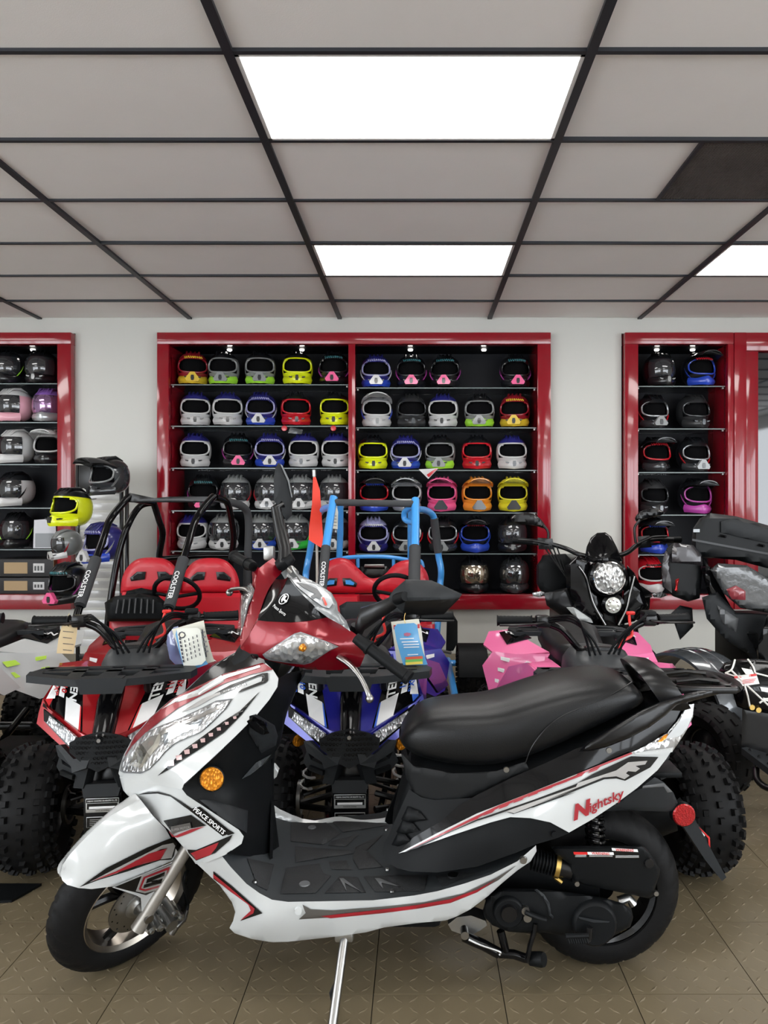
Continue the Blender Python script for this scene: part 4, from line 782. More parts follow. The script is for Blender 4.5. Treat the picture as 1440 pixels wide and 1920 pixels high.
# ================================================================ youth quads
_knob = {}
def knobby(R, hw, rim, rows, n, lug, name):
    key = (R, hw, rim, rows, n, lug)
    if key in _knob: return _knob[key]
    mb = MB(); prof = []
    for k in range(15):
        q = -1+2*k/14; a = q*PI*.5
        r = R-.012-(1-math.cos(a))*(R-rim)*.42 if abs(q) < .999 else R-.012-(R-rim)*.42
        prof.append((r, hw*math.copysign(abs(math.sin(a))**.8, q)))
    prof = [(rim, -hw*.72)]+prof+[(rim, hw*.72)]
    mb.lathe(prof, 40)
    for j in range(n):
        for i in range(rows):
            q = (i-(rows-1)/2)/((rows-1)/2)*.86; a = q*PI*.5
            r = R-.012-(1-math.cos(a))*(R-rim)*.42; z = hw*math.copysign(abs(math.sin(a))**.8, q)
            th = 2*PI*(j+(.5 if i % 2 else 0))/n
            rot = Matrix.Rotation(th, 4, 'Z') @ Matrix.Translation((r, 0, z)) @ Matrix.Rotation(-a*.75, 4, 'Y')
            l, w_, h = lug; vs = [(-.004, -l, -w_), (-.004, l, -w_), (-.004, l, w_), (-.004, -l, w_), (h, -l*.8, -w_*.8), (h, l*.8, -w_*.8), (h, l*.8, w_*.8), (h, -l*.8, w_*.8)]
            mb.add(vs, [(4, 5, 6, 7), (0, 1, 5, 4), (1, 2, 6, 5), (2, 3, 7, 6), (3, 0, 4, 7)], rot)
    me = bpy.data.meshes.new(name); me.from_pydata(mb.v, [], mb.f)
    bm = bmesh.new(); bm.from_mesh(me); bmesh.ops.recalc_face_normals(bm, faces=bm.faces[:]); bm.to_mesh(me); bm.free()
    _knob[key] = finish(me, RUBBER, True, 30); return _knob[key]
_rimc = {}
def steel_rim(rim, hw, mat):
    key = (rim, hw, mat.name)
    if key not in _rimc:
        mb = MB().lathe([(rim, -hw*.72), (rim+.006, -hw*.76), (rim-.008, -hw*.6), (rim-.02, 0), (rim-.012, hw*.55), (rim+.006, hw*.76), (rim, hw*.72)], 32)
        mb.lathe([(0, hw*.30), (.03, hw*.30), (.045, hw*.18), (rim-.02, hw*.12)], 32)
        for k in range(4): a = PI/4+k*PI/2; mb.cyl((.035*math.cos(a), .035*math.sin(a), hw*.2), (.035*math.cos(a), .035*math.sin(a), hw*.42), .008, n=8)
        me = bpy.data.meshes.new('rim'); me.from_pydata(mb.v, [], mb.f); _rimc[key] = finish(me, mat)
    return _rimc[key]
def put(name, me, parent, T):
    o = bpy.data.objects.new(name, me); COL.objects.link(o); o.parent = parent; o.matrix_local = T; return o
def plate(pts, t, mat, name, parent, ang=30):
    p = [Vector(q) for q in pts]; n = Vector((0, 0, 0))
    for i in range(len(p)): n += (p[i]-p[0]).cross(p[(i+1) % len(p)]-p[0])
    n.normalize(); 
    if n.y > 0: n = -n
    mb = MB(); mb.loft([p, [q-n*t for q in p]]); return mb.build(name, mat, parent, True, ang)
def mirx(pts): return [(-x, y, z) for x, y, z in pts]
TANK = M('dark_grey_tank', (0.03, 0.033, 0.036), 0.42)
ORNG = M('red_spring', (0.5, 0.03, 0.02), 0.35)
ROPE = M('red_lanyard', (0.65, 0.02, 0.015), 0.4)
def atv(label, loc, yaw, body, accent, steer=0.0, springs=GBLACK, decal='110'):
    t = thing('quad_bike', label, 'quad bike', (0, 0, 0), 'small quad bikes lined up behind the scooter')
    # wheels (front axle at y = 0, rear axle at y = 0.88)
    tyF = knobby(.208, .085, .10, 7, 27, (.0105, .0092, .012), 'tyre'); tyR = knobby(.205, .10, .10, 7, 27, (.0105, .010, .012), 'tyre'); rm = steel_rim(.10, .085, SBLACK)
    for sx in (-1, 1):
        T = Matrix.Translation((sx*.285, 0, .209)) @ Matrix.Rotation(sx*PI/2, 4, 'Y')
        T = Matrix.Translation((sx*.285, 0, .209)) @ Matrix.Rotation(steer, 4, 'Z') @ Matrix.Rotation(sx*PI/2, 4, 'Y')
        put('tyre', tyF, t, T); put('rim', rm, t, T)
        T = Matrix.Translation((sx*.265, .88, .206)) @ Matrix.Rotation(sx*PI/2, 4, 'Y'); put('tyre', tyR, t, T); put('rim', rm, t, T)
        # suspension arms, hub, shock
        a = MB()
        for y in (-.07, .07): a.tube([(sx*.07, y, .20), (sx*.20, 0, .19)], .011, 8)
        a.tube([(sx*.07, -.04, .29), (sx*.20, 0, .25)], .010, 8); a.build('suspension_arm', SBLACK, t)
        MB().cyl((sx*.19, 0, .22), (sx*.26, 0, .21), .032, .028, 14).build('wheel_hub', SBLACK, t)
        MB().lathe([(.05, -.006), (.062, -.006), (.062, .006), (.05, .006)], 24, Matrix.Translation((sx*.185, 0, .21)) @ Matrix.Rotation(PI/2, 4, 'Y'), True).build('brake_disc', STEEL, t)
        s0, s1 = Vector((sx*.11, -.02, .47)), Vector((sx*.17, -.01, .23))
        MB().tube([s0.lerp(s1, k/48)+Vector((.022*math.cos(k*.85), .022*math.sin(k*.85), 0)) for k in range(49)], .0045, 6).build('shock_spring', springs, t)
        MB().cyl(s0, s1, .010, n=8).build('shock_rod', SBLACK, t)
        MB().tube([(sx*.04, .02, .26), (sx*.17, -.03, .235)], .007, 8).build('tie_rod', SBLACK, t)
        # front plastics
        hood = [(sx*.034, -.13, .645), (sx*.105, -.11, .645), (sx*.064, -.245, .512), (sx*.032, -.26, .505)]
        plate(hood, .008, body, 'hood_panel', t)
        g = plate([(sx*.105, -.11, .645), (sx*.205, -.05, .64), (sx*.228, -.10, .585), (sx*.215, -.145, .575), (sx*.075, -.238, .518), (sx*.064, -.245, .512)], .008, GBLACK, 'graphic_panel', t)
        def on(u, v, o=.0015):      # point on the graphic panel: u across (0 inner), v down
            p = Vector((sx*.105, -.11, .645)).lerp(Vector((sx*.205, -.05, .64)), u); q = Vector((sx*.068, -.243, .514)).lerp(Vector((sx*.215, -.145, .575)), u)
            return p.lerp(q, v)+Vector((0, -o, o))
        for poly, m_ in (([(.05, .5), (.5, .45), (.42, 1.0), (.05, .98)], DECAL_W), ([(.62, .0), (.8, .0), (.72, .5), (.56, .5)], DECAL_W), ([(.86, .05), (1, .1), (1, .75), (.8, .62)], DECAL_W), ([(.84, .62), (1, .5), (1, .8), (.86, .9)], accent), ([(.02, .52), (.07, .5), (.07, .98), (.02, .98)], accent)):
            MB().add([on(u, v) for u, v in poly], [tuple(range(len(poly)))]).build('decal', m_, g, False)
        xd = (on(1, .3)-on(0, .3)).normalized(); yd = (on(.3, 0)-on(.3, 1)).normalized()
        if sx < 0: xd = -xd
        text3('TEN', on(.30, .24, .003), yd if sx > 0 else -yd, -xd if sx > 0 else xd, .045, DECAL_W, g, bold=.03)
        text3(decal, on(.62, .22, .003), yd if sx > 0 else -yd, -xd if sx > 0 else xd, .032, accent, g, bold=.03)
        text3('RXB', on(.86, .33, .003), yd if sx > 0 else -yd, -xd if sx > 0 else xd, .030, accent, g, bold=.03)
        wing = [(sx*.236, -.12, .55), (sx*.226, -.115, .59), (sx*.20, -.155, .575), (sx*.07, -.25, .52), (sx*.042, -.275, .515), (sx*.04, -.285, .452), (sx*.075, -.275, .448), (sx*.235, -.14, .52)]
        wp_ = plate(wing, .012, body, 'headlight_surround', t)
        lz = [(sx*.192, -.178, .562), (sx*.075, -.262, .508), (sx*.09, -.262, .480), (sx*.19, -.182, .535)]
        plate([(x, y-.006, z+.003) for x, y, z in lz], .008, LENS2, 'headlight', t)
        plate([((x-sx*.13)*1.12+sx*.13, y-.002, (z-.52)*1.3+.52) for x, y, z in lz], .006, GBLACK, 'headlight_bezel', t)
        fl = [(sx*.236, -.12, .55), (sx*.226, -.115, .59), (sx*.21, -.04, .64), (sx*.25, .10, .66), (sx*.30, .22, .62), (sx*.34, .30, .52), (sx*.30, .26, .50), (sx*.25, .10, .60), (sx*.235, -.02, .57)]
        plate(fl, .01, body, 'front_fender', t)
        plate([(sx*.105, -.11, .645), (sx*.205, -.05, .64), (sx*.24, .10, .66), (sx*.16, .12, .665)], .008, body, 'fender_top', t)
        # bumper pods
        s_ = .00161
        def q_(cx, cy, y): return (sx*(600-cx)/3.4286*s_, y, CAMH-(101+cy/3.4286)*s_)
        plate([q_(295, 1185, -.24), q_(332, 1176, -.25), q_(440, 1243, -.29), q_(548, 1232, -.30), q_(530, 1290, -.31), q_(440, 1322, -.30), q_(425, 1288, -.29), q_(318, 1250, -.25)], .035, DGREY, 'bumper_arm', t)
        plate([q_(316, 1252, -.23), q_(345, 1300, -.25), q_(440, 1320, -.28), q_(535, 1285, -.29), q_(492, 1440, -.28), q_(425, 1440, -.27), q_(436, 1385, -.27), q_(328, 1372, -.24), q_(286, 1335, -.22)], .035, DGREY, 'bumper_pod', t)
        plate([q_(335, 1335, -.258), q_(430, 1350, -.285), q_(428, 1378, -.285), q_(332, 1365, -.255)], .01, MBLACK, 'pod_recess', t)
        # rear fender
        plate([(sx*.11, .52, .615), (sx*.18, .60, .645), (sx*.22, .84, .655), (sx*.33, .86, .64), (sx*.36, .76, .60), (sx*.33, .62, .595), (sx*.24, .54, .60)], .010, body, 'rear_fender', t)
        rf = plate([(sx*.11, .50, .612), (sx*.24, .535, .603), (sx*.33, .615, .598), (sx*.37, .66, .53), (sx*.345, .58, .43), (sx*.30, .52, .42), (sx*.20, .49, .47)], .010, body, 'fender_flare', t)
        for k in range(3): plate([(sx*(.16+.03*k), .497+.008*k, .575-.045*k), (sx*(.30+.012*k), .575, .585-.045*k), (sx*(.30+.012*k), .572, .572-.045*k), (sx*(.18+.03*k), .497+.008*k, .553-.045*k)], .003, DECAL_W if body != WHITE else accent, 'fender_streak', rf)
        g2 = plate([(sx*.17, .615, .656), (sx*.215, .78, .666), (sx*.29, .78, .650), (sx*.27, .64, .625)], .004, GBLACK, 'graphic_panel', t)
        text3('TEN', (sx*.235, .70, .658), (1, 0, -.2), (0, 1, .1), .05, DECAL_W, g2, bold=.03)
        plate([(sx*.10, .28, .60), (sx*.13, .52, .60), (sx*.16, .52, .45), (sx*.14, .26, .43)], .008, body, 'side_panel', t)
        MB().span((sx*.16, .22, .25), (sx*.33, .55, .265), .005).build('footboard', MBLACK, t)
    # centre nose
    MB().tube([(0, -.10, .65), (0, -.20, .59), (0, -.27, .50)], [.034, .036, .03], 16).build('nose_tube', GBLACK, t)
    gr = plate([(0, -.288, .532), (.055, -.284, .518), (.092, -.275, .497), (.088, -.285, .472), (.035, -.305, .435), (0, -.308, .418), (-.035, -.305, .435), (-.088, -.285, .472), (-.092, -.275, .497), (-.055, -.284, .518)], .012, MBLACK, 'grille_plate', t)
    hb = MB()
    for i in range(-7, 8):
        for j in range(7):
            x, z = i*.0115+(j % 2)*.0058, .428+j*.0145
            if abs(x) < .086-abs(z-.488)*1.25 and z < .527: hb.lathe([(.0045, 0), (.0045, -.002), (.0028, -.002)], 8, Matrix.Translation((x, -.296-(.50-z)*.16+abs(x)*.10, z)) @ Matrix.Rotation(PI/2, 4, 'X'))
    hb.build('grille_holes', GBLACK, gr)
    MB().cyl((0, -.296, .508), (0, -.302, .508), .006, n=8).build('grille_screw', STEEL, gr)
    plate([(-.058, -.275, .372), (.058, -.275, .372), (.05, -.28, .335), (-.05, -.28, .335)], .05, DGREY, 'bumper_bridge', t)
    MB().span((-.056, -.262, .20), (.056, -.235, .34), .004).build('plate_bracket', GBLACK, t)
    dp = MB().span((-.048, -.2655, .283), (.048, -.2625, .325), .001).build('data_plate', M('plate_silver', (0.55, 0.55, 0.54), 0.35, 0.6), t)
    MB().span((-.0465, -.2662, .312), (.0465, -.2656, .3235)).build('plate_header', DECAL_K, dp, False)
    text3('ZHEJIANG CHANGYING CAR INDUSTRY CO., LTD', (0, -.2668, .3178), (1, 0, 0), (0, 0, 1), .0062, DECAL_W, dp, wide=.62, bold=.02)
    MB().span((-.044, -.2662, .293), (.044, -.2656, .3105)).build('plate_field', DECAL_K, dp, False)
    MB().span((-.038, -.2668, .2945), (.038, -.2663, .3015)).build('serial_strip', DECAL_W, dp, False)
    text3('MADE IN CHINA', (0, -.2663, .2885), (1, 0, 0), (0, 0, 1), .0055, DECAL_K, dp)
    dq = MB().span((-.046, -.2655, .238), (.046, -.2625, .270), .001).build('notice_plate', M('plate_rim', (0.4, 0.4, 0.4), 0.35, 0.5), t)
    MB().span((-.0445, -.2662, .2395), (.0445, -.2656, .2685)).build('notice_field', DECAL_K, dq, False)
    for k in range(4): MB().span((-.036, -.2666, .2445+k*.0055), (.036-.008*(k % 3), -.2663, .2460+k*.0055)).build('notice_line', DECAL_G, dq, False)
    # frame and engine mass
    fr = MB()
    for sx in (-1, 1): fr.tube(cr([(sx*.06, -.24, .20), (sx*.09, 0, .18), (sx*.11, .40, .18), (sx*.10, .80, .30)], 4), .014, 8); fr.tube([(sx*.05, -.2, .34), (sx*.05, .1, .56), (sx*.08, .5, .52), (sx*.09, .85, .60)], .013, 8)
    fr.build('frame', GBLACK, t); MB().span((-.10, .25, .17), (.10, .55, .42), .03).build('engine', SBLACK, t)
    MB().span((-.05, -.21, .19), (.05, -.05, .40), .02).build('front_guard', SBLACK, t)
    MB().cyl((-.2, .88, .206), (.2, .88, .206), .02, n=12).build('rear_axle', SBLACK, t)
    # racks
    for name, y0, z0, sg in (('front_rack', -.09, .672, -1), ('rear_rack', .70, .66, 1)):
        r = MB(); d = sg
        def pl(poly, th=.018): r.loft([[Vector((x, y0+d*y, z0+th/2)) for x, y in poly], [Vector((x, y0+d*y, z0-th/2)) for x, y in poly]])
        fz = [(-.255, .05), (-.245, .105), (-.12, .165), (-.06, .185), (.06, .185), (.12, .165), (.245, .105), (.255, .05)]; inn = [(-.215, .05), (-.205, .085), (-.115, .128), (-.06, .145), (.06, .145), (.115, .128), (.205, .085), (.215, .05)]
        for i in range(7): pl([fz[i], fz[i+1], inn[i+1], inn[i]], .028 if i in (3,) else .022)
        for poly in ([(-.255, .05), (-.215, .05), (-.19, -.02), (-.235, -.005)], [(.255, .05), (.215, .05), (.19, -.02), (.235, -.005)], [(-.235, -.02), (.235, -.02), (.22, .012), (-.22, .012)], [(-.13, .0), (-.09, .0), (-.075, .14), (-.12, .13)], [(.13, .0), (.09, .0), (.075, .14), (.12, .13)], [(-.02, 0), (.02, 0), (.03, .15), (-.03, .15)], [(-.22, .04), (.22, .04), (.22, .065), (-.22, .065)]): pl(poly)
        r.build(name, DGREY, t, True, 25)
        cb = MB().loft([[Vector((x, y0+d*y, z0+.012)) for x, y in ((-.075, .187), (.075, .187), (.05, .165), (-.05, .165))], [Vector((x, y0+d*y, z0-.032)) for x, y in ((-.06, .187), (.06, .187), (.05, .165), (-.05, .165))]]); cb.build('rack_lip', DGREY, t, True, 25)
        for sx in (-1, 1): MB().tube([(sx*.10, y0+d*.06, z0-.01), (sx*.10, y0+d*.03, z0-.10)], .012, 8).build('rack_stay', SBLACK, t)
    # seat, tank, dash pod
    rings = []
    for y, w_, z0, z1 in ((.30, .05, .60, .66), (.34, .085, .56, .685), (.45, .10, .55, .67), (.60, .12, .57, .675), (.74, .13, .60, .70), (.80, .11, .62, .70), (.83, .06, .65, .69)):
        rings.append([Vector((w_*math.copysign(abs(math.cos(a))**.6, math.cos(a)), y, (z0+z1)/2+(z1-z0)/2*math.copysign(abs(math.sin(a))**.6, math.sin(a)))) for a in [2*PI*k/20 for k in range(20)]])
    MB().loft(rings).build('seat', VINYL, t, True, 60)
    rings = []
    for y, w_, z0, z1 in ((.0, .05, .60, .66), (.05, .10, .58, .70), (.16, .12, .56, .715), (.27, .09, .56, .70), (.32, .05, .60, .68)):
        rings.append([Vector((w_*math.copysign(abs(math.cos(a))**.7, math.cos(a)), y, (z0+z1)/2+(z1-z0)/2*math.copysign(abs(math.sin(a))**.7, math.sin(a)))) for a in [2*PI*k/20 for k in range(20)]])
    MB().loft(rings).build('tank_cover', TANK, t, True, 50)
    plate([(-.085, -.08, .66), (.085, -.08, .66), (.07, -.13, .652), (-.07, -.13, .652)], .01, DECAL_W, 'nose_badge', t)
    plate([(-.05, -.085, .6645), (.05, -.085, .6645), (.05, -.125, .6565), (-.05, -.125, .6565)], .004, accent, 'nose_stripe', t)
    # handlebar, turned a little
    hb = thing_child('handlebar', t, (0, .12, .70), steer)
    def H_(pts): return [Vector(p)+Vector((0, .12, .70)) for p in pts]
    RZ = Matrix.Translation((0, .12, 0)) @ Matrix.Rotation(steer, 4, 'Z') @ Matrix.Translation((0, -.12, 0))
    def hm(mb, name, mat, par=t): mb.v = [tuple(RZ @ Vector(v)) for v in mb.v]; return mb.build(name, mat, par)
    bpts = [(-.34, .17, .80), (-.22, .15, .80), (-.13, .13, .775), (-.07, .12, .71), (-.03, .11, .695), (.03, .11, .695), (.07, .12, .71), (.13, .13, .775), (.22, .15, .80), (.34, .17, .80)]
    bar_ = hm(MB().tube(cr(bpts, 5), .0125, 10), 'handlebar', GBLACK)
    hm(MB().tube([(0, .05, .55), (0, .11, .69)], .02, 12), 'steering_stem', GBLACK, bar_)
    hm(MB().box((0, .11, .70), (.10, .035, .035), .006), 'bar_clamp', SBLACK, bar_)
    for sx in (-1, 1):
        n_ = 19; hm(MB().tube([(sx*(.225+.12*k/(n_-1)), .151+.02*k/(n_-1), .80) for k in range(n_)], [.021]+[.0175 if k % 2 else .0165 for k in range(n_-2)]+[.020], 14), 'grip', MBLACK, bar_)
        hm(MB().box((sx*.19, .142, .80), (.05, .04, .042), .008), 'control_housing', SBLACK, bar_)
        hm(MB().tube(cr([(sx*.19, .115, .80), (sx*.23, .095, .798), (sx*.30, .10, .795), (sx*.345, .118, .792)], 4), .006, 8, flat=.7), 'brake_lever', SBLACK, bar_)
        for k in range(3): hm(MB().tube(cr([(sx*.17, .12, .80+.008*k), (sx*.12, .04-.02*k, .815+.01*k), (sx*(.05+.01*k), .04, .76), (sx*.02*k, .06, .66), (sx*.01, .07, .56)], 5), .0042, 6), 'control_cable', MBLACK, bar_)
    hm(MB().box((.185, .13, .825), (.045, .045, .018), .006), 'throttle_box', MBLACK, bar_)
    hm(MB().tube(cr([(.10, .09, .83), (.095, .07, .80), (.10, .065, .76), (.06, .06, .74), (.05, .065, .72), (.07, .07, .735)], 5), .005, 8), 'kill_lanyard', ROPE, bar_)
    hm(MB().box((.105, .09, .832), (.03, .015, .012), .004), 'lanyard_clip', ROPE, bar_)
    bpy.data.objects.remove(hb)
    t.location = loc; t.rotation_euler = (0, 0, yaw)
    return t
def thing_child(name, parent, loc, rz):
    o = bpy.data.objects.new(name, None); return o
def tint(name, col, metal=.3): return M(name, col, .22, metal, .45)
RB = tint('quad_red', (0.34, 0.008, 0.012)); BB = tint('quad_blue', (0.016, 0.017, 0.24)); PB = M('quad_pink', (0.83, 0.15, 0.36), .28, 0, .8); WB = WHITE
ACR = M('accent_red', (0.5, 0.015, 0.02), .3); ACB = M('accent_blue', (0.03, 0.12, 0.6), .3); ACP = M('accent_purple', (0.25, 0.03, 0.3), .3); ACG = M('accent_lime', (0.45, 0.72, 0.02), .3)
QR = atv('red youth quad bike with a perforated nose plate and paper tags', (-.975, 2.50, 0), .11, RB, ACR, 0.1)
QB = atv('blue youth quad bike behind the scooter footboard', (-.215, 2.53, 0), .03, BB, ACB, 0.0, M('white_spring', (.7, .7, .7), .3))
QP = atv('pink youth quad bike behind the scooter seat', (.62, 2.47, 0), -.03, PB, ACP, 0.12)
QW = atv('white youth quad bike with lime decals beside the red quad', (-1.83, 2.50, 0), .0, WB, ACG, 0.0)
# amber side reflectors on the blue quad
for px, py in ((560, 1388), (752, 1395)):
    q = P(px, py, 2.34); MB().lathe([(0, .004), (.018, .004), (.02, 0), (.02, -.006)], 20, basis(q, Vector((.8, .6, 0)), Vector((0, 0, 1)), Vector((.6*(-1 if px < 655 else 1), -.8, 0)).normalized())).build('side_reflector', AMBER, QB)
# ---------------------------------------------------------------- hang tags
def sheet(outline, Y, mat, name, parent=None, thick=.0008, bow=.01):
    xs = [p[0] for p in outline]; ys = [p[1] for p in outline]; fr = Frame((0, Y, 0), (1, 0, 0), (0, 0, 1), (0, -1, 0))
    mx, my = sum(xs)/len(xs), sum(ys)/len(ys)
    sf = Surf(fr, [(x, y, 0) for x, y in outline]+[(mx, my, bow)]); return panel(name, outline, sf, mat, parent, 0, thick, res=8), sf
MAN = M('manila_card', (0.55, 0.43, 0.25), .8); PAP = M('cream_paper', (0.68, 0.66, 0.56), .75); BLU = M('blue_leaflet', (0.10, 0.33, 0.60), .35, 0, .3); INK = M('ink', (0.04, 0.04, 0.06), .7)
tg, sf = sheet([(118, 1165), (128, 1164), (146, 1168), (144, 1190), (138, 1226), (106, 1225), (110, 1195)], 2.60, MAN, 'hang_tag')
tag(tg, 'manila hang tag tied to the red quad handlebar', 'tag')
panel('eyelet', [(129, 1166), (134, 1166), (135, 1171), (131, 1173), (128, 1170)], sf, M('eyelet_brown', (.16, .10, .05), .6), tg, .002, .001)
for k in range(4): panel('handwriting', [(118, 1183+k*11.5), (138-3*(k % 2), 1185+k*11.5), (138-3*(k % 2), 1186+k*11.5), (118, 1184.3+k*11.5)], sf, INK, tg, .002, .0005)
MB().tube(cr([P(131, 1168, 2.598), P(126, 1160, 2.61), P(130, 1150, 2.63)], 4), .0012, 6).build('string', M('string', (.6, .5, .3), .8), tg)
tg, sf = sheet([(322, 1180), (350, 1172), (382, 1163), (386, 1185), (396, 1222), (402, 1240), (375, 1248), (345, 1252), (334, 1215)], 2.46, PAP, 'paper_tag')
tag(tg, 'cream paper tag hanging from the red quad right grip', 'tag')
panel('handwriting', [(378, 1180), (380, 1180), (388, 1232), (386, 1232)], sf, INK, tg, .003, .0005)
for k in range(5): panel('handwriting', [(376+k*2.0, 1185+9*k), (384+k*1.6, 1183+9*k), (385+k*1.6, 1186+9*k), (377+k*2.0, 1188+9*k)], sf, DECAL_G, tg, .003, .0005)
tg, sf = sheet([(331, 1180), (338, 1178), (370, 1177), (376, 1181), (380, 1210), (386, 1238), (378, 1246), (345, 1252), (338, 1220)], 2.43, M('pale_card', (.72, .73, .66), .6), 'warning_card')
tag(tg, 'pale printed warning card over the paper tag on the red quad', 'tag')
panel('card_border', [(331, 1180), (338, 1178), (370, 1177), (376, 1181), (380, 1210), (386, 1238), (390, 1245), (372, 1252), (346, 1256), (336, 1222), (329, 1190)], sf, BLU, tg, -.004, .001, res=10)
panel('card_symbol', [(336, 1186), (341, 1184), (346, 1186), (348, 1191), (345, 1196), (340, 1197), (336, 1194), (334, 1190)], sf, INK, tg, .002, .0005)
panel('card_symbol', [(338, 1188), (341, 1186), (345, 1188), (346, 1191), (344, 1194), (340, 1195), (337, 1192)], sf, PAP, tg, .003, .0005)
for k in range(5):
    y_ = 1246-k*1.2; x_ = 345+k*8.0
    for q in range(7 if k == 0 else 5):
        yy = y_-4-q*(7.0 if k == 0 else 8.5)-k*2; xx = x_-(y_-yy)*.16; wd2 = 1.5 if k == 0 else .8
        panel('print_line', [(xx-wd2, yy), (xx+wd2, yy), (xx+wd2-.8, yy-5), (xx-wd2-.8, yy-5)], sf, INK, tg, .003, .0004, res=60)
tg, sf = sheet([(326, 1176), (334, 1174), (340, 1215), (344, 1248), (332, 1250), (318, 1235), (312, 1205), (314, 1190)], 2.50, M('document_bag', (.16, .18, .32), .12, 0, 1.0), 'document_bag', bow=.03, thick=.004)
tag(tg, 'clear blue document bag behind the cards on the red quad', 'bag')
tg, sf = sheet([(733, 1166), (785, 1160), (790, 1180), (798, 1240), (745, 1247), (738, 1200)], 2.50, PAP, 'paper_tag')
tag(tg, 'cream paper tag behind the blue leaflet on the blue quad', 'tag')
for q in ((738, 1172), (783, 1170)): panel('stamp', [(q[0], q[1]), (q[0]+4, q[1]), (q[0]+4, q[1]+8), (q[0], q[1]+8)], sf, ACR, tg, .003, .0005)
tg, sf = sheet([(739, 1176), (745, 1170), (776, 1168), (782, 1172), (786, 1195), (793, 1222), (802, 1246), (780, 1249), (757, 1250), (750, 1225), (743, 1200)], 2.44, BLU, 'leaflet')
tag(tg, 'blue printed leaflet hanging from the blue quad handlebar', 'leaflet')
panel('printed_spot', [(757, 1188), (763, 1186), (769, 1187), (771, 1190), (765, 1193), (758, 1192)], sf, M('leaflet_red', (.42, .12, .2), .5), tg, .003, .0005)
for k, (x0_, x1_, y_) in enumerate(((750, 776, 1197), (753, 784, 1203), (756, 786, 1208), (757, 786, 1213), (764, 784, 1227))): panel('print_line', [(x0_, y_), (x1_, y_-1), (x1_, y_+.8), (x0_, y_+1.8)], sf, DECAL_W, tg, .003, .0005)
for k, (c_, y_) in enumerate((((.6, .1, .05), 1232), ((.15, .45, .1), 1237), ((.75, .6, .1), 1242))): panel('leaflet_picture', [(760, y_), (792, y_-2), (793, y_+3), (761, y_+5)], sf, M('picture_%d' % k, c_, .5), tg, .003, .0005)
MB().tube(cr([P(761, 1173, 2.44), P(758, 1160, 2.46), P(760, 1150, 2.5)], 4), .0012, 6).build('string', BRASS, tg)
# ================================================================ helmets
def sell(u, v, rx, ry, rz, e=.85):
    cu, su, cv_, sv = math.cos(u), math.sin(u), math.cos(v), math.sin(v); f = lambda t, q: math.copysign(abs(t)**q, t)
    return Vector((rx*f(cv_, e)*f(cu, 1), ry*f(cv_, e)*f(su, 1), rz*f(sv, e)))
_hm = {}
def hmesh(key, fn):
    if key not in _hm:
        mb = fn(); me = bpy.data.meshes.new(key); me.from_pydata(mb.v, [], mb.f)
        bm = bmesh.new(); bm.from_mesh(me); bmesh.ops.recalc_face_normals(bm, faces=bm.faces[:]); bm.to_mesh(me); bm.free(); _hm[key] = finish(me, WHITE, True, 45)
    return _hm[key]
# helmet local frame: faces -y, base at z = 0, about 0.25 wide, 0.27 high
CZ = .145
def port(u):      # half height of the eye opening at azimuth offset u from the front
    t = abs(u)/1.05; return None if t >= 1 else (1-t**3.2)
def shell_fn(open_top=.062, open_bot=-.045):
    mb = MB(); nu, nv = 44, 26; rows = []
    for j in range(nv+1):
        v = -1.12+(PI/2+1.12)*j/nv; rows.append([sell(2*PI*i/nu-PI/2, v, .124, .150, .128)+Vector((0, .01, CZ)) for i in range(nu)])
    b = len(mb.v); mb.v += [tuple(p) for r in rows for p in r]
    for j in range(nv):
        for i in range(nu):
            p = (rows[j][i]+rows[j+1][(i+1) % nu])/2; z = p.z-CZ
            if p.y < -.02 and abs(p.x) < .112 and open_bot < z < open_top*(1-(abs(p.x)/.13)**4): continue
            mb.f.append((b+j*nu+i, b+j*nu+(i+1) % nu, b+(j+1)*nu+(i+1) % nu, b+(j+1)*nu+i))
    return mb
def crown_fn():
    mb = MB(); nu, nv = 40, 12; rows = []
    for j in range(nv+1):
        v = .52+(PI/2-.52)*j/nv; rows.append([sell(2*PI*i/nu-PI/2, v, .1265, .1525, .131)+Vector((0, .01, CZ)) for i in range(nu)])
    b = 0; mb.v += [tuple(p) for r in rows for p in r]
    for j in range(nv):
        for i in range(nu): mb.f.append((j*nu+i, j*nu+(i+1) % nu, (j+1)*nu+(i+1) % nu, (j+1)*nu+i))
    for x in (-.05, -.018, .018, .05):      # raised air fins
        mb.tube([(x, -.11, CZ+.085), (x*.95, -.06, CZ+.125), (x*.9, .02, CZ+.138), (x*.85, .09, CZ+.115)], [.004, .009, .010, .004], 8)
    return mb
def port_loop(g=1.0, y=-.0):
    pts = []
    for k in range(28):
        a = 2*PI*k/28; x = .108*g*math.copysign(abs(math.cos(a))**.7, math.cos(a)); z = CZ+.010+(.064 if math.sin(a) > 0 else .055)*g*math.copysign(abs(math.sin(a))**.75, math.sin(a))
        dz = (z-CZ)/.128; r = 1-min(.95, (x/.124)**2+dz*dz); pts.append((x, .01-.152*math.sqrt(max(r, .03))+y, z))
    return pts
def trim_fn(): return MB().tube(port_loop(1.02), .0072, 8, closed=True)
def liner_fn(): 
    mb = MB(); nu, nv = 24, 14
    for j in range(nv+1):
        for i in range(nu): mb.v.append(tuple(sell(2*PI*i/nu, -1.2+2.7*j/nv, .112, .130, .118)+Vector((0, .022, CZ))))
    for j in range(nv):
        for i in range(nu): mb.f.append((j*nu+i, j*nu+(i+1) % nu, (j+1)*nu+(i+1) % nu, (j+1)*nu+i))
    return mb
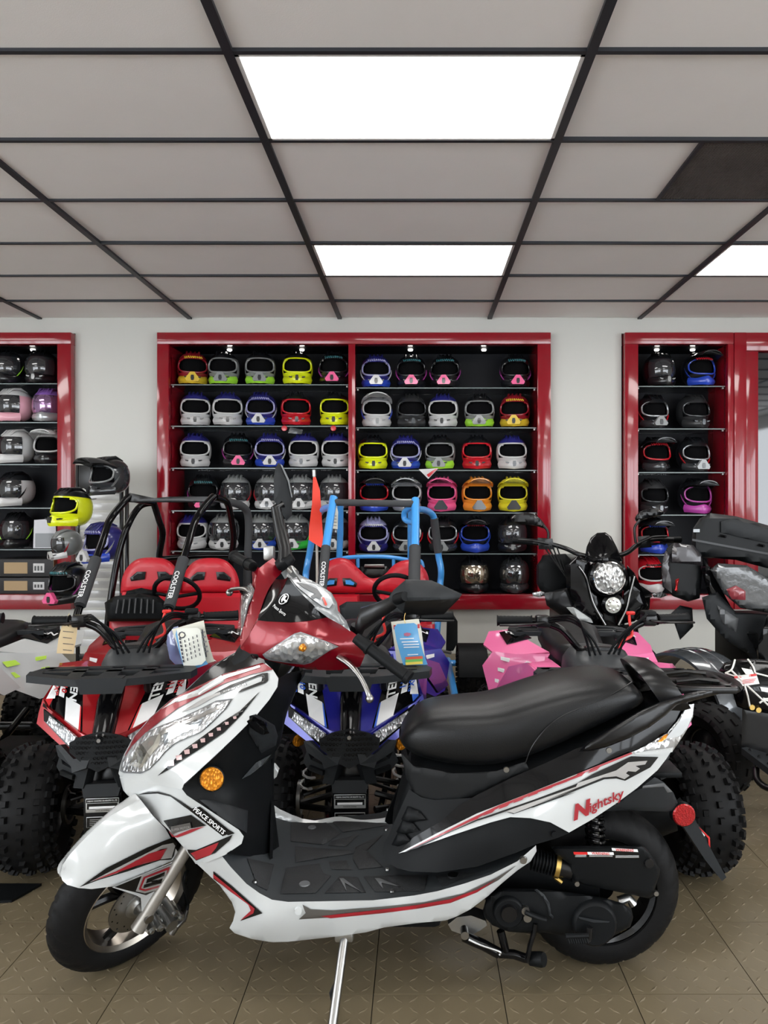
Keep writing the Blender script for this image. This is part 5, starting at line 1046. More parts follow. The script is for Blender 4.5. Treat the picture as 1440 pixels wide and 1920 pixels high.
def chin_fn():
    mb = MB(); rings = []
    for k in range(17):
        a = -1.25+2.5*k/16; c = math.cos(a); x = .111*math.sin(a); y = -.146*c**.9-.034*max(0, c)**6+.012; h0, h1 = .006+.012*abs(math.sin(a)), .058+.022*max(0, c)**8+.03*abs(math.sin(a))**3
        o = Vector((math.sin(a), -c, 0)); p = Vector((x, y, 0))
        rings.append([p+Vector((0, 0, h0)), p+o*.008+Vector((0, 0, h0+.012)), p+o*.014+Vector((0, 0, (h0+h1)/2)), p+o*.006+Vector((0, 0, h1-.01)), p-o*.004+Vector((0, 0, h1)), p-o*.018+Vector((0, 0, h1-.006)), p-o*.018+Vector((0, 0, h0+.01))])
    return mb.loft(rings)
def vent_fn():
    mb = MB(); mb.prism([(-.010, 0, .070), (.010, 0, .070), (.014, 0, .048), (.009, 0, .028), (-.009, 0, .028), (-.014, 0, .048)], (0, -.190, 0), (0, -.15, 0))
    for sx in (-1, 1): mb.prism([(sx*.034, 0, .060), (sx*.066, 0, .064), (sx*.060, 0, .054), (sx*.036, 0, .048)], (0, -.160, 0), (0, -.13, 0))
    return mb
def noseguard_fn():
    mb = MB(); mb.prism([(-.045, 0, .022), (.045, 0, .022), (.055, 0, .04), (.016, 0, .095), (-.016, 0, .095), (-.055, 0, .04)], (0, -.186, 0), (0, -.155, 0)); return mb
def peak_fn():
    mb = MB(); rings = []
    for k in range(9):
        t = k/8; y = -.03-.21*t; w_ = .125*(1-.32*t**2); z = CZ+.098+.030*math.sin(t*2.2)
        rings.append([Vector((x*w_, y, z-.028*abs(x)**2.2-.014*(1 if abs(x) > .9 else 0))) for x in (-1, -.75, -.4, 0, .4, .75, 1)]+[Vector((x*w_*.96, y, z-.006-.028*abs(x)**2.2)) for x in (1, .75, .4, 0, -.4, -.75, -1)])
    return mb.loft(rings)
def visor_fn():
    mb = MB(); nu, nv = 18, 8
    for j in range(nv+1):
        for i in range(nu+1):
            mb.v.append(tuple(sell(-PI/2-1.15+2.3*i/nu, -.46+1.0*j/nv, .128, .155, .131)+Vector((0, .01, CZ))))
    for j in range(nv):
        for i in range(nu): mb.f.append((j*(nu+1)+i, j*(nu+1)+i+1, (j+1)*(nu+1)+i+1, (j+1)*(nu+1)+i))
    return mb
def stripe_fn(sgn=1):
    mb = MB()
    for sx in (sgn,):
        for k in range(3):
            u0 = -PI/2+sx*(.86+.05*k); pts = []
            for q in range(5): v = -.75+.10*k+.16*q; pts.append(sell(u0+sx*.12*q, v, .1262, .1522, .1300)+Vector((0, .01, CZ)))
            mb.tube(pts, [.002, .008, .011, .008, .002], 6, flat=.35)
    return mb
def fade_fn():      # saw-tooth band over the brow
    mb = MB()
    for k in range(9):
        a = -PI/2-.62+1.24*k/8; p = sell(a, .62, .127, .153, .132)+Vector((0, .01, CZ)); q = sell(a+.09, .50, .127, .153, .132)+Vector((0, .01, CZ)); mb.tube([p, q], .006, 6)
    return mb
BASE = {'shell': shell_fn, 'crown': crown_fn, 'eye_trim': trim_fn, 'liner': liner_fn, 'chin_bar': chin_fn, 'chin_vent': vent_fn, 'nose_guard': noseguard_fn, 'peak': peak_fn, 'visor': visor_fn, 'side_flash': stripe_fn, 'brow_flash': fade_fn}
def hc(name, c, rough=.28, metal=0.0): return M('helmet_'+name, c, rough, metal, .6)
K_ = hc('black', (.008, .009, .011)); KM = hc('matt_black', (.012, .013, .015), .6); W_ = hc('white', (.55, .55, .55)); NV = hc('navy', (.02, .02, .16)); GY = hc('grey', (.22, .23, .23)); LM = hc('lime', (.35, .75, .05)); YL = hc('yellow', (.72, .80, .01)); RD = hc('red', (.50, .01, .02)); BL = hc('blue', (.02, .06, .45))
PK = hc('pink', (.80, .10, .28)); MG = hc('magenta', (.45, .06, .35)); OR = hc('orange', (.80, .28, .03)); CRM = hc('crimson', (.25, .01, .02)); GD = hc('gold', (.65, .45, .03)); LV = hc('lavender', (.32, .32, .55)); TL = hc('teal', (.03, .14, .16)); CH = hc('charcoal', (.05, .055, .06), .2, .4); GN = hc('green', (.03, .45, .05)); SV = hc('silver', (.45, .47, .49), .25, .5); PU = hc('purple', (.22, .10, .38)); LPK = hc('pale_pink', (.75, .38, .45)); YO = hc('sun_yellow', (.72, .66, .03))
LIN = M('helmet_liner', (.003, .003, .0035), .9, spec=.08); VIS = M('helmet_visor', (.03, .032, .036), .05, .2, 1.0); VISC = M('mirror_visor', (.5, .42, .32), .08, .9, 1.0)
#        shell, chin, trim, crown, extras
KIND = {
 'white_navy': ('white motocross helmet with navy crown', (W_, W_, W_, NV), [('chin_vent', K_)]),
 'grey_lime': ('grey motocross helmet with a lime chin edge', (GY, LM, GY, K_), [('chin_vent', K_), ('nose_guard', GY)]),
 'yellow': ('bright yellow motocross helmet', (YL, YL, YL, K_), [('chin_vent', K_)]),
 'red': ('red motocross helmet with a black crown', (RD, RD, RD, K_), [('chin_vent', K_)]),
 'blue_pattern': ('blue and white patterned motocross helmet', (NV, BL, LV, NV), [('nose_guard', W_), ('chin_vent', K_), ('brow_flash', LV), ('side_flash', W_)]),
 'violet_pattern': ('lavender and navy patterned motocross helmet', (NV, NV, LV, LV), [('nose_guard', W_), ('chin_vent', K_), ('brow_flash', W_), ('side_flash', LV)]),
 'multi': ('black motocross helmet splashed with pink', (K_, K_, K_, K_), [('nose_guard', PK), ('chin_vent', K_), ('brow_flash', TL), ('side_flash', MG)]),
 'crimson_gold': ('crimson motocross helmet with golden chin', (CRM, GD, CRM, CRM), [('nose_guard', GD), ('chin_vent', K_), ('brow_flash', GD)]),
 'visor_red': ('grey visored helmet with red flashes', (GY, W_, GY, GY), [('visor', VIS), ('nose_guard', W_), ('chin_vent', K_), ('side_flash', RD)]),
 'visor_white': ('grey visored helmet with white chin', (SV, W_, GY, GY), [('visor', VIS), ('nose_guard', W_), ('chin_vent', K_)]),
 'visor_blue': ('grey visored helmet with blue flashes', (GY, BL, GY, GY), [('visor', VIS), ('nose_guard', W_), ('chin_vent', K_), ('side_flash', BL)]),
 'visor_green': ('grey visored helmet with green flashes', (GY, GN, GY, GY), [('visor', VIS), ('nose_guard', W_), ('chin_vent', K_), ('side_flash', GN)]),
 'white_peak': ('white peaked helmet with blue flashes', (W_, W_, W_, SV), [('peak', W_), ('chin_vent', GY), ('side_flash', BL)]),
 'black': ('plain matt black motocross helmet', (KM, KM, CH, KM), [('chin_vent', CH)]),
 'black_blue': ('black helmet with blue and red markings', (K_, BL, RD, K_), [('peak', K_), ('brow_flash', BL)]),
 'silver_peak': ('silver grey peaked helmet', (SV, SV, W_, SV), [('peak', SV), ('chin_vent', K_)]),
 'pink_peak': ('hot pink peaked helmet', (PK, PK, PK, PK), [('peak', PK), ('nose_guard', K_)]),
 'orange_peak': ('orange peaked helmet', (OR, OR, OR, OR), [('peak', OR), ('nose_guard', K_)]),
 'yellow_peak': ('mustard yellow peaked helmet', (YO, YO, YO, YO), [('peak', YO), ('nose_guard', K_)]),
 'black_grey': ('black and grey helmet with small red marks', (K_, CH, SV, K_), [('nose_guard', GY), ('side_flash', RD), ('chin_vent', K_)]),
 'blue_black': ('black peaked helmet with blue chin', (K_, BL, BL, K_), [('peak', K_), ('side_flash', BL), ('brow_flash', RD)]),
 'black_full': ('gloss black full face helmet', (K_, K_, K_, K_), [('visor', VIS), ('chin_vent', GY)]),
 'mirror_full': ('black full face helmet with mirrored visor', (K_, K_, K_, K_), [('visor', VISC)]),
 'grey_full': ('dark grey gloss full face helmet', (CH, CH, CH, CH), [('visor', M('helmet_smoke_visor', (.12, .125, .13), .06, .8, 1.0))]),
 'black_green': ('black full face helmet with green graphics', (K_, K_, GN, K_), [('visor', VIS), ('side_flash', LM)]),
 'pink_white': ('pale pink and white full face helmet', (LPK, LPK, W_, W_), [('visor', VIS)]),
 'purple_silver': ('silver full face helmet with purple crown', (SV, SV, SV, PU), [('visor', M('helmet_violet_visor', (.35, .2, .4), .08, .8, 1.0))]),
 'white_full': ('plain white full face helmet', (W_, W_, W_, W_), [('visor', VIS)]),
 'white_black_peak': ('black helmet with a white peak', (K_, K_, W_, W_), [('peak', W_)]),
 'white_print': ('white full face helmet with black print', (W_, W_, K_, K_), [('visor', VIS), ('side_flash', K_)]),
 'black_red': ('black peaked helmet with red lining', (K_, CH, RD, K_), [('peak', K_), ('brow_flash', RD)]),
 'black_magenta': ('black helmet with magenta streaks', (K_, MG, MG, K_), [('side_flash', MG), ('peak', K_)]),
 'red_white': ('red and white open helmet with dark rim', (RD, W_, W_, RD), [('brow_flash', K_)]),
 'grey_camo': ('grey and black peaked helmet', (CH, CH, GY, KM), [('peak', KM), ('side_flash', GY), ('chin_vent', K_)]),
}
def helmet(kind, where, loc, yaw=0.0, tilt=0.0, group='helmets on the cabinet shelves', scale=1.0):
    lab, (sm, cm, tm_, km), ex = KIND[kind]
    t = thing('helmet', (lab+' '+where), 'helmet', loc, group); t.rotation_euler = (tilt, 0, yaw); t.scale = (scale*1.02, scale, scale*1.03)
    pr = [('shell', sm), ('liner', LIN), ('crown', km)] + ([] if any(e[0] == 'visor' for e in ex) else [('eye_trim', tm_)]) + [('chin_bar', cm)] + ex
    pr = [q for p_ in pr for q in ([p_] if p_[0] != 'side_flash' else [('side_flash', p_[1], -1), ('side_flash', p_[1], 1)])]
    for nm, m_, *sd_ in pr:
        o = bpy.data.objects.new(nm, hmesh(nm+str(sd_[0]) if sd_ else nm, (lambda: stripe_fn(sd_[0])) if sd_ else BASE[nm])); COL.objects.link(o); o.parent = t
        o.material_slots[0].link = 'OBJECT'; o.material_slots[0].material = m_
    return t
HY = 6.20
def row(shelf_z, items, shelf, edge):
    n = len(items)
    for i, (kind, px) in enumerate(items):
        where = '%s, %s from %s' % (shelf, ('first', 'second', 'third', 'fourth', 'fifth')[i if edge[1] > 0 else n-1-i], edge[0])
        helmet(kind, where, ((px-PX0)*HY/FPX, HY+.0, shelf_z+.001), -(px-PX0)/FPX*.6+random.uniform(-.10, .10))
ZBOT = .4895
L5 = ('on top shelf', 'on second shelf', 'on third shelf', 'on fourth shelf', 'on fifth shelf')
for z, s_, it in zip(ROWS_L, L5, (
    [('crimson_gold', 362), ('grey_lime', 420), ('grey_lime', 488), ('yellow', 558), ('multi', 627)],
    [('white_navy', 367), ('white_navy', 427), ('blue_pattern', 490), ('red', 555), ('yellow', 628)],
    [('white_navy', 367), ('multi', 446), ('blue_pattern', 506), ('white_navy', 570), ('white_navy', 631)],
    [('multi', 382), ('visor_red', 442), ('visor_red', 506), ('visor_red', 564), ('visor_white', 627)],
    [('white_navy', 362), ('visor_white', 420), ('visor_blue', 491), ('visor_green', 554), ('visor_white', 627)])):
    row(z, it, s_, ('outer red stile', 1))
for z, s_, it in zip(ROWS_R, L5, (
    [('blue_pattern', 705), ('multi', 771), ('multi', 835), ('multi', 965)],
    [('white_peak', 706), ('black', 771), ('white_navy', 831), ('grey_lime', 899), ('crimson_gold', 965)],
    [('yellow', 699), ('blue_pattern', 761), ('grey_lime', 825), ('red', 894), ('white_navy', 959)],
    [('black_blue', 701), ('silver_peak', 763), ('pink_peak', 829), ('orange_peak', 894), ('yellow_peak', 961)],
    [('violet_pattern', 700), ('black_grey', 764), ('black_grey', 831), ('blue_black', 890), ('black_full', 960)])):
    row(z, it, s_, ('red divider', 1))
helmet('mirror_full', 'on cabinet floor', ((888-PX0)*HY/FPX, HY, ZBOT), .1); helmet('grey_full', 'on cabinet floor', ((964-PX0)*HY/FPX, HY, ZBOT), -.1)
helmet('visor_blue', 'on cabinet floor behind the red kart seats', ((372-PX0)*HY/FPX, HY, ZBOT), .2)
LR = [zrow(y) for y in (718, 791, 870, 952, 1030)]
for z, s_, it in zip(LR, L5, ([('black_green', 15), ('black_full', 79)], [('pink_white', 27), ('purple_silver', 92)], [('white_full', 32), ('white_black_peak', 96)], [('white_print', 30)], [('black_green', 32)])):
    for i, (k_, px) in enumerate(it): helmet(k_, s_+' of cabinet by the hanging rack', ((px-PX0)*HY/FPX, HY, z+.001), -.35 if k_ in ('pink_white', 'white_full', 'white_print') else .1)
RR = [zrow(y) for y in (723, 803, 885, 965, 1040)]
for z, s_, it in zip(RR, L5, ([('black_full', 1236), ('blue_black', 1309)], [('black_grey', 1222), ('black', 1299)], [('black_red', 1226), ('black_grey', 1299)], [('black', 1222), ('black_magenta', 1302)], [('black_blue', 1222)])):
    for i, (k_, px) in enumerate(it): helmet(k_, s_+' of cabinet near red door', ((px-PX0)*HY/FPX, HY, z+.001), .12)
helmet('red_white', 'on floor of cabinet near red door', ((1215-PX0)*HY/FPX, HY, ZBOT), .2)
# tags, bag and boxes
for px, py, w_, c_ in ((533, 803, 6, RD), (625, 803, 6, RD)):
    q = P(px, py, 6.03); o = MB().lathe([(0, .004), (.02, .003), (.023, 0), (.02, -.003), (0, -.004)], 16, Matrix.Translation(q) @ Matrix.Rotation(PI/2, 4, 'X')).build('price_tag', c_); tag(o, 'round red price tag below the %s helmet' % ('red' if px < 600 else 'yellow'), 'tag')
o, sf_ = sheet([(544, 801), (568, 806), (566, 814), (540, 812)], 6.03, K_, 'swing_tag'); tag(o, 'small dark swing tag under the red helmet shelf', 'tag')
o, sf_ = sheet([(785, 880), (822, 878), (803, 898)], 6.03, W_, 'swing_tag'); tag(o, 'white swing tag with a red stripe below the grey helmet', 'tag')
panel('tag_stripe', [(800, 890), (816, 879), (821, 879), (804, 895)], sf_, RD, o, .004, .001)
CARD = M('carton_black', (.022, .022, .024), .6); KRAFT = M('kraft_board', (.42, .30, .17), .8)
for k, (y0, y1) in enumerate(((1083, 1113), (1048, 1081))):
    a, c = P(-20, y1, 6.03), P(97, y0, 6.03)
    b_ = thing('carton', ('lower' if k == 0 else 'upper')+' black carton with kraft label stacked in the cabinet', 'box', ((a.x+c.x)/2, 6.2, a.z), 'stacked cartons')
    if k == 0: zoff = ZBOT-a.z
    MB().span((a.x, 6.06, a.z+zoff), (c.x, 6.36, c.z+zoff), .004).build('carton_body', CARD, b_)
    l0, l1 = P(4, y1-6, 6.03), P(48, y0+6, 6.03); MB().span((l0.x, 6.057, l0.z+zoff), (l1.x, 6.0595, l1.z+zoff)).build('kraft_label', KRAFT, b_, False)
    l0, l1 = P(59, y1-8, 6.03), P(80, y0+8, 6.03); ll = MB().span((l0.x, 6.056, l0.z+zoff), (l1.x, 6.0595, l1.z+zoff)).build('white_label', W_, b_, False)
    for q in range(3): MB().span((l0.x+.01+q*.025, 6.0552, l0.z+zoff+.015), (l0.x+.025+q*.025, 6.0558, l1.z+zoff-.02+.0*q)).build('label_print', K_, ll, False)
    MB().span((c.x, 6.06, a.z+zoff), (c.x+.002, 6.36, c.z+zoff)).build('carton_side', KRAFT, b_, False)
o = MB(); rr = [[P(x, y, 6.09)+Vector((0, d, 0)) for x, y in ((64, 975), (104, 972), (106, 1028), (62, 1028))] for d in (0, .03, .05)]
o = o.loft(rr).build('helmet_bag', M('grey_bag', (.25, .23, .25), .2, 0, .8), None); tag(o, 'plastic wrapped grey helmet bag on the fifth shelf by the rack', 'bag')
for v_ in range(1): MB().add([P(66, 1000, 6.085), P(104, 1000, 6.085), P(104, 1026, 6.085), P(66, 1026, 6.085)], [(0, 1, 2, 3)]).build('bag_label', K_, o, False)
# ---------------------------------------------------------------- grid wall rack with hanging helmets
rk_ = thing('gridwall_rack', 'black framed rack with white slats between two cabinets', 'display rack', ((190-PX0)*5.6/FPX, 5.75, 0))
RY = 5.75
def rx(px): return (px-PX0)*RY/FPX
ztop = CAMH-(872-PY0)*RY/FPX
for px, zt_ in ((146, ztop), (228, ztop), (238, ztop-.03)): MB().span((rx(px)-.012, RY-.012, 0), (rx(px)+.012, RY+.012, zt_), .002).build('post', SBLACK, rk_)
MB().span((rx(146), RY-.012, ztop-.18), (rx(228), RY+.008, ztop), .003).build('header_board', SBLACK, rk_)
MB().span((rx(146), RY-.01, 0.02), (rx(228), RY+.01, .06), .003).build('foot_rail', SBLACK, rk_)
sl = 0
zz = .12
while zz < ztop-.22:
    MB().span((rx(146)+.013, RY, zz), (rx(228)-.013, RY+.012, zz+.055), .002).build('slat', W_, rk_); zz += .075
def hang(kind, px, py, Y, yaw, tilt, lab, sc=1.0):
    h_ = helmet(kind, lab, P(px, py, Y), yaw, tilt, 'helmets hanging on the rack', sc); q = P(px, py, Y)
    MB().tube([(q.x, q.y+.165, q.z+.20), (q.x, RY-.013, q.z+.22)], .006, 8).build('hook', STEEL, rk_)
hang('grey_camo', 204, 932, 5.46, -.45, .0, 'hanging at the top of the rack')
hang('yellow', 130, 992, 5.30, -.35, -.1, 'hanging on the rack beside the cabinet')
hang('blue_pattern', 193, 1056, 5.40, -.45, .0, 'hanging in the middle of the rack')
hang('multi', 128, 1132, 5.36, -.30, .0, 'hanging low on the rack')
hang('visor_red', 128, 1046, 5.58, -.8, .15, 'hanging below the yellow helmet on rack', .72)
# ================================================================ go-karts
SEATR = M('kart_seat_red', (0.50, 0.012, 0.025), .42, 0, .15, bump=.08, bscale=300)
KBLUE = M('kart_blue_tube', (0.05, 0.30, 0.72), .3, 0, .6); FOAM = M('foam_padding', (0.035, 0.037, 0.04), .75)
def blk(name, outline, Y, depth, mat, parent, edge=4, ed=None, res=10, smooth=0, ang=40):
    fr = Frame((0, Y, 0), (1, 0, 0), (0, 0, 1), (0, -1, 0)); return panel(name, outline, Flat(fr, 0.0), mat, parent, 0, depth, edge, ed, res, False, smooth, ang)
def pt_(pts, Yd=None): return [P(*q) if len(q) == 3 else P(q[0], q[1], Yd) for q in pts]
def tb(name, pts, r, mat, parent, n=6, sm=True): return MB().tube([tuple(p) for p in (cr([tuple(q) for q in pt_(pts)], n) if sm else pt_(pts))], r, 10).build(name, mat, parent)
def seat_back(parent, cx0, cx1, top, bot, Y, mat):
    """one bucket backrest with two harness holes, outline in photo pixels"""
    w = cx1-cx0; m = (cx0+cx1)/2
    out = [(cx0, bot), (cx0+.02*w, top+.62*(bot-top)), (cx0+.10*w, top+.30*(bot-top)), (cx0+.26*w, top+.06*(bot-top)), (m, top), (cx1-.26*w, top+.06*(bot-top)), (cx1-.10*w, top+.30*(bot-top)), (cx1-.02*w, top+.62*(bot-top)), (cx1, bot)]
    o = blk('seat_back', [tuple(q) for q in cr(out, 4)], Y, .10, mat, parent, 14, .05, 7)
    for sg in (-1, 1):
        hx, hy = m+sg*.20*w, top+.52*(bot-top)
        hole = [(hx-sg*.11*w, hy-.12*(bot-top)), (hx+sg*.03*w, hy-.12*(bot-top)), (hx+sg*.15*w, hy+.05*(bot-top)), (hx+sg*.13*w, hy+.15*(bot-top)), (hx-sg*.09*w, hy+.10*(bot-top))]
        b2 = blk('harness_bezel', hole, Y-.012, .02, SBLACK, o, 2, .004, 8); c_ = (sum(p[0] for p in hole)/5, sum(p[1] for p in hole)/5)
        blk('harness_slot', [(c_[0]+(x-c_[0])*.62, c_[1]+(y-c_[1])*.55) for x, y in hole], Y-.014, .006, MBLACK, b2, 0)
    return o
def kart_wheel(parent, c, R, hw, yaw=0.0):
    T = Matrix.Translation(c) @ Matrix.Rotation(yaw, 4, 'Z') @ Matrix.Rotation(PI/2, 4, 'Y'); put_w('tyre', knobby(R, hw, R*.48, 6, 24, (.014, .012, .011), 'tyre'), parent, T); put_w('rim', steel_rim(R*.48, hw, SBLACK), parent, T)
def put_w(name, me, parent, T):
    o = bpy.data.objects.new(name, me); COL.objects.link(o); o.parent = parent; o.matrix_parent_inverse = wmat(parent).inverted(); o.matrix_basis = T; return o
def steering(parent, px, py, Y, r, mat=MBLACK):
    c = P(px, py, Y); T = Matrix.Translation(c) @ Matrix.Rotation(-.9, 4, 'X')
    MB().tube([T @ Vector((r*math.cos(2*PI*k/28), r*math.sin(2*PI*k/28), 0)) for k in range(28)], .013, 8, closed=True).build('steering_wheel', mat, parent)
    MB().tube([T @ Vector((-r, 0, 0)), T @ Vector((0, 0, -.03)), T @ Vector((r, 0, 0))], .010, 8).build('wheel_spoke', mat, parent)
    MB().tube([T @ Vector((0, 0, -.03)), c+Vector((0, -.30, -.25))], .014, 8).build('steering_column', SBLACK, parent)
# --- black kart
KA = thing('go_kart', 'black framed go-kart with two red bucket seats and lettered pillars', 'go-kart', P(330, 1290, 4.4).xy.to_3d(), 'go-karts')
seat_back(KA, 226, 342, 1045, 1112, 4.62, SEATR); seat_back(KA, 340, 450, 1046, 1112, 4.62, SEATR)
blk('seat_shell', [(228, 1110), (340, 1112), (452, 1112), (452, 1185), (228, 1185)], 4.60, .12, SEATR, KA, 6, .03)
blk('seat_cushion', [(205, 1160), (340, 1160), (452, 1160), (452, 1200), (205, 1200)], 4.25, .38, SEATR, KA, 6, .02)
tb('front_pillar', [(243, 930, 4.45), (232, 942, 4.42), (206, 975, 4.35), (190, 1020, 4.2), (150, 1135, 3.95), (135, 1190, 3.85)], .021, GBLACK, KA)
tb('front_pillar', [(402, 930, 4.45), (390, 942, 4.42), (367, 975, 4.35), (352, 1022, 4.2), (318, 1135, 3.95), (305, 1190, 3.85)], .021, GBLACK, KA)
tb('pillar_padding', [(180, 1048, 4.14), (150, 1135, 3.93)], .031, FOAM, KA, sm=False); tb('pillar_padding', [(344, 1048, 4.14), (317, 1138, 3.93)], .031, FOAM, KA, sm=False)
for a_, b_ in ((P(180, 1048, 4.14), P(150, 1135, 3.93)), (P(344, 1048, 4.14), P(317, 1138, 3.93))):
    d_ = (a_-b_).normalized(); n_ = Vector((0, -1, 0)); n_ = (n_-d_*n_.dot(d_)).normalized(); text3('COOLSTER', a_.lerp(b_, .62)+n_*.033, -d_, -n_.cross(d_).normalized(), .036, DECAL_W, KA, bold=.02)
blk('roof_plate', [(236, 932), (243, 924), (290, 934), (318, 931), (398, 931), (403, 938), (396, 942), (240, 942)], 4.44, .05, SBLACK, KA, 2)
tb('roof_rail', [(240, 934, 4.45), (262, 938, 4.65), (288, 941, 4.9)], .021, GBLACK, KA, sm=False); tb('roof_rail', [(398, 932, 4.45), (412, 936, 4.65), (425, 940, 4.9)], .021, GBLACK, KA, sm=False)
tb('rear_pillar', [(286, 943, 4.9), (262, 950, 4.88), (240, 985, 4.8), (222, 1040, 4.75), (205, 1140, 4.7), (200, 1200, 4.7)], .021, GBLACK, KA)
tb('rear_pillar', [(288, 943, 4.9), (298, 975, 4.95), (305, 1003, 5.0), (298, 1050, 5.05), (298, 1150, 5.05)], .021, GBLACK, KA)
tb('rear_pillar', [(404, 932, 4.5), (424, 940, 4.6), (432, 965, 4.7), (438, 1010, 4.8), (432, 1060, 4.85), (430, 1180, 4.85)], .021, GBLACK, KA)
tb('rear_pillar', [(425, 940, 4.9), (455, 950, 5.0), (466, 975, 5.05), (464, 1060, 5.05), (460, 1180, 5.05)], .026, FOAM, KA)
tb('rear_rail', [(298, 1048, 5.05), (380, 1042, 5.05), (464, 1042, 5.05)], .018, GBLACK, KA)
steering(KA, 332, 1112, 4.18, .125)
blk('dash_cowl', [(196, 1130), (215, 1118), (262, 1112), (300, 1120), (318, 1135), (310, 1165), (200, 1165)], 3.98, .25, MBLACK, KA, 8, .05)
for k in range(7): tb('cowl_rib', [(222+k*11, 1122+abs(k-3)*.8, 3.97), (218+k*11.5, 1150, 3.955)], .006, SBLACK, KA, sm=False)
blk('seat_bolster', [(238, 1108), (265, 1102), (292, 1108), (300, 1122), (232, 1122)], 4.3, .1, MBLACK, KA, 5, .03)
ch = MB()
for x0, x1, y, in ((130, 430, 4.0), (150, 460, 4.9)): a, c = P(x0, 1200, y), P(x1, 1200, y); ch.tube([(a.x, y, .16), (c.x, y, .16)], .02, 8)
for x in (130, 300): a = P(x, 1200, 3.9); ch.tube([(a.x, 3.8, .16), (a.x+.15, 4.95, .16)], .02, 8)
ch.build('chassis', GBLACK, KA)
for x, y in ((-1.95, 3.75), (-1.15, 3.75), (-1.85, 4.95), (-1.0, 4.95)): kart_wheel(KA, (x, y, .165), .165, .075, .1)
# --- blue kart
KB = thing('go_kart', 'blue framed go-kart with red seats and a safety flag', 'go-kart', P(700, 1290, 4.5).xy.to_3d(), 'go-karts')
out = cr([(590, 1112), (594, 1080), (612, 1055), (635, 1046), (655, 1050), (672, 1066), (690, 1082), (704, 1084), (720, 1078), (740, 1058), (760, 1050), (780, 1052), (796, 1066), (804, 1085), (806, 1112)], 4)
sb = blk('seat_back', [tuple(q) for q in out], 4.66, .10, SEATR, KB, 14, .05, 7)
for sg, hx in ((1, 655), (-1, 620)):
    hole = [(hx-sg*13, 1084), (hx+sg*2, 1084), (hx+sg*15, 1094), (hx+sg*12, 1101), (hx-sg*11, 1098)]
    b2 = blk('harness_bezel', hole, 4.648, .02, SBLACK, sb, 2, .004, 8); c_ = (sum(p[0] for p in hole)/5, sum(p[1] for p in hole)/5); blk('harness_slot', [(c_[0]+(x-c_[0])*.62, c_[1]+(y-c_[1])*.55) for x, y in hole], 4.646, .006, KBLUE, b2, 0)
blk('seat_shell', [(598, 1114), (674, 1114), (674, 1180), (598, 1180)], 4.64, .12, SEATR, KB, 5, .03); blk('seat_shell', [(712, 1114), (806, 1114), (812, 1200), (712, 1200)], 4.64, .12, SEATR, KB, 5, .03)
blk('seat_cushion', [(590, 1170), (815, 1170), (815, 1205), (590, 1205)], 4.3, .4, SEATR, KB, 5, .02)
tb('front_pillar', [(626, 932, 4.40), (624, 942, 4.38), (615, 1000, 4.25), (611, 1027, 4.18)], .024, KBLUE, KB); tb('pillar_padding', [(611, 1026, 4.18), (602, 1120, 3.98)], .027, FOAM, KB, sm=False)
tb('front_pillar', [(779, 936, 4.40), (779, 980, 4.3), (778, 1028, 4.18)], .024, KBLUE, KB, sm=False); tb('pillar_padding', [(778, 1026, 4.18), (776, 1120, 3.98)], .033, FOAM, KB, sm=False)
tb('lower_pillar', [(602, 1118, 3.98), (598, 1170, 3.9)], .02, KBLUE, KB, sm=False); tb('lower_pillar', [(776, 1118, 3.98), (776, 1175, 3.9)], .02, KBLUE, KB, sm=False)
d_ = (P(611, 1026, 4.18)-P(602, 1120, 3.98)).normalized(); n_ = Vector((0, -1, 0)); n_ = (n_-d_*n_.dot(d_)).normalized(); text3('COOLSTER', P(611, 1026, 4.18).lerp(P(602, 1120, 3.98), .6)+n_*.029, -d_, -n_.cross(d_).normalized(), .032, DECAL_W, KB, bold=.02)
tb('roof_crossbar', [(628, 942, 4.38), (778, 945, 4.38)], .021, FOAM, KB, sm=False)
tb('roof_loop', [(776, 947, 4.38), (764, 955, 4.42), (758, 962, 4.44), (760, 975, 4.44), (776, 980, 4.38)], .017, KBLUE, KB)
tb('side_hoop', [(782, 955, 4.42), (798, 957, 4.6), (812, 967, 4.7), (816, 990, 4.72), (822, 1040, 4.75), (827, 1070, 4.75), (825, 1100, 4.75), (820, 1180, 4.6), (815, 1230, 4.5)], .021, KBLUE, KB)
tb('hoop_padding', [(814, 972, 4.70), (818, 1006, 4.73), (822, 1036, 4.745)], .027, FOAM, KB)
tb('side_hoop', [(622, 950, 4.42), (602, 958, 4.55), (590, 985, 4.65), (580, 1040, 4.7), (576, 1060, 4.7), (573, 1090, 4.7), (575, 1180, 4.6)], .021, KBLUE, KB)
tb('rear_upright', [(638, 942, 4.8), (638, 1000, 4.9), (636, 1050, 4.95)], .021, KBLUE, KB, sm=False); tb('rear_upright', [(770, 945, 4.8), (770, 1000, 4.9), (770, 1050, 4.95)], .021, KBLUE, KB, sm=False)
tb('rear_rail', [(617, 1052, 4.95), (655, 1045, 4.95), (720, 1044, 4.95), (768, 1050, 4.95), (788, 1052, 4.95), (793, 1064, 4.95)], .014, KBLUE, KB)
for x in (671, 738): tb('rail_stub', [(x, 1046, 4.95), (x, 1064, 4.95)], .012, KBLUE, KB, sm=False)
blk('engine_cover', [(676, 1062), (725, 1062), (740, 1078), (740, 1110), (676, 1110)], 5.0, .25, SBLACK, KB, 4, .02); blk('engine_cap', [(684, 1058), (720, 1058), (722, 1064), (682, 1064)], 4.99, .1, STEEL, KB, 2)
steering(KB, 742, 1108, 4.15, .12)
blk('dash_cowl', [(636, 1136), (650, 1128), (700, 1128), (736, 1130), (770, 1150), (770, 1175), (640, 1175)], 3.92, .25, DGREY, KB, 6, .04)
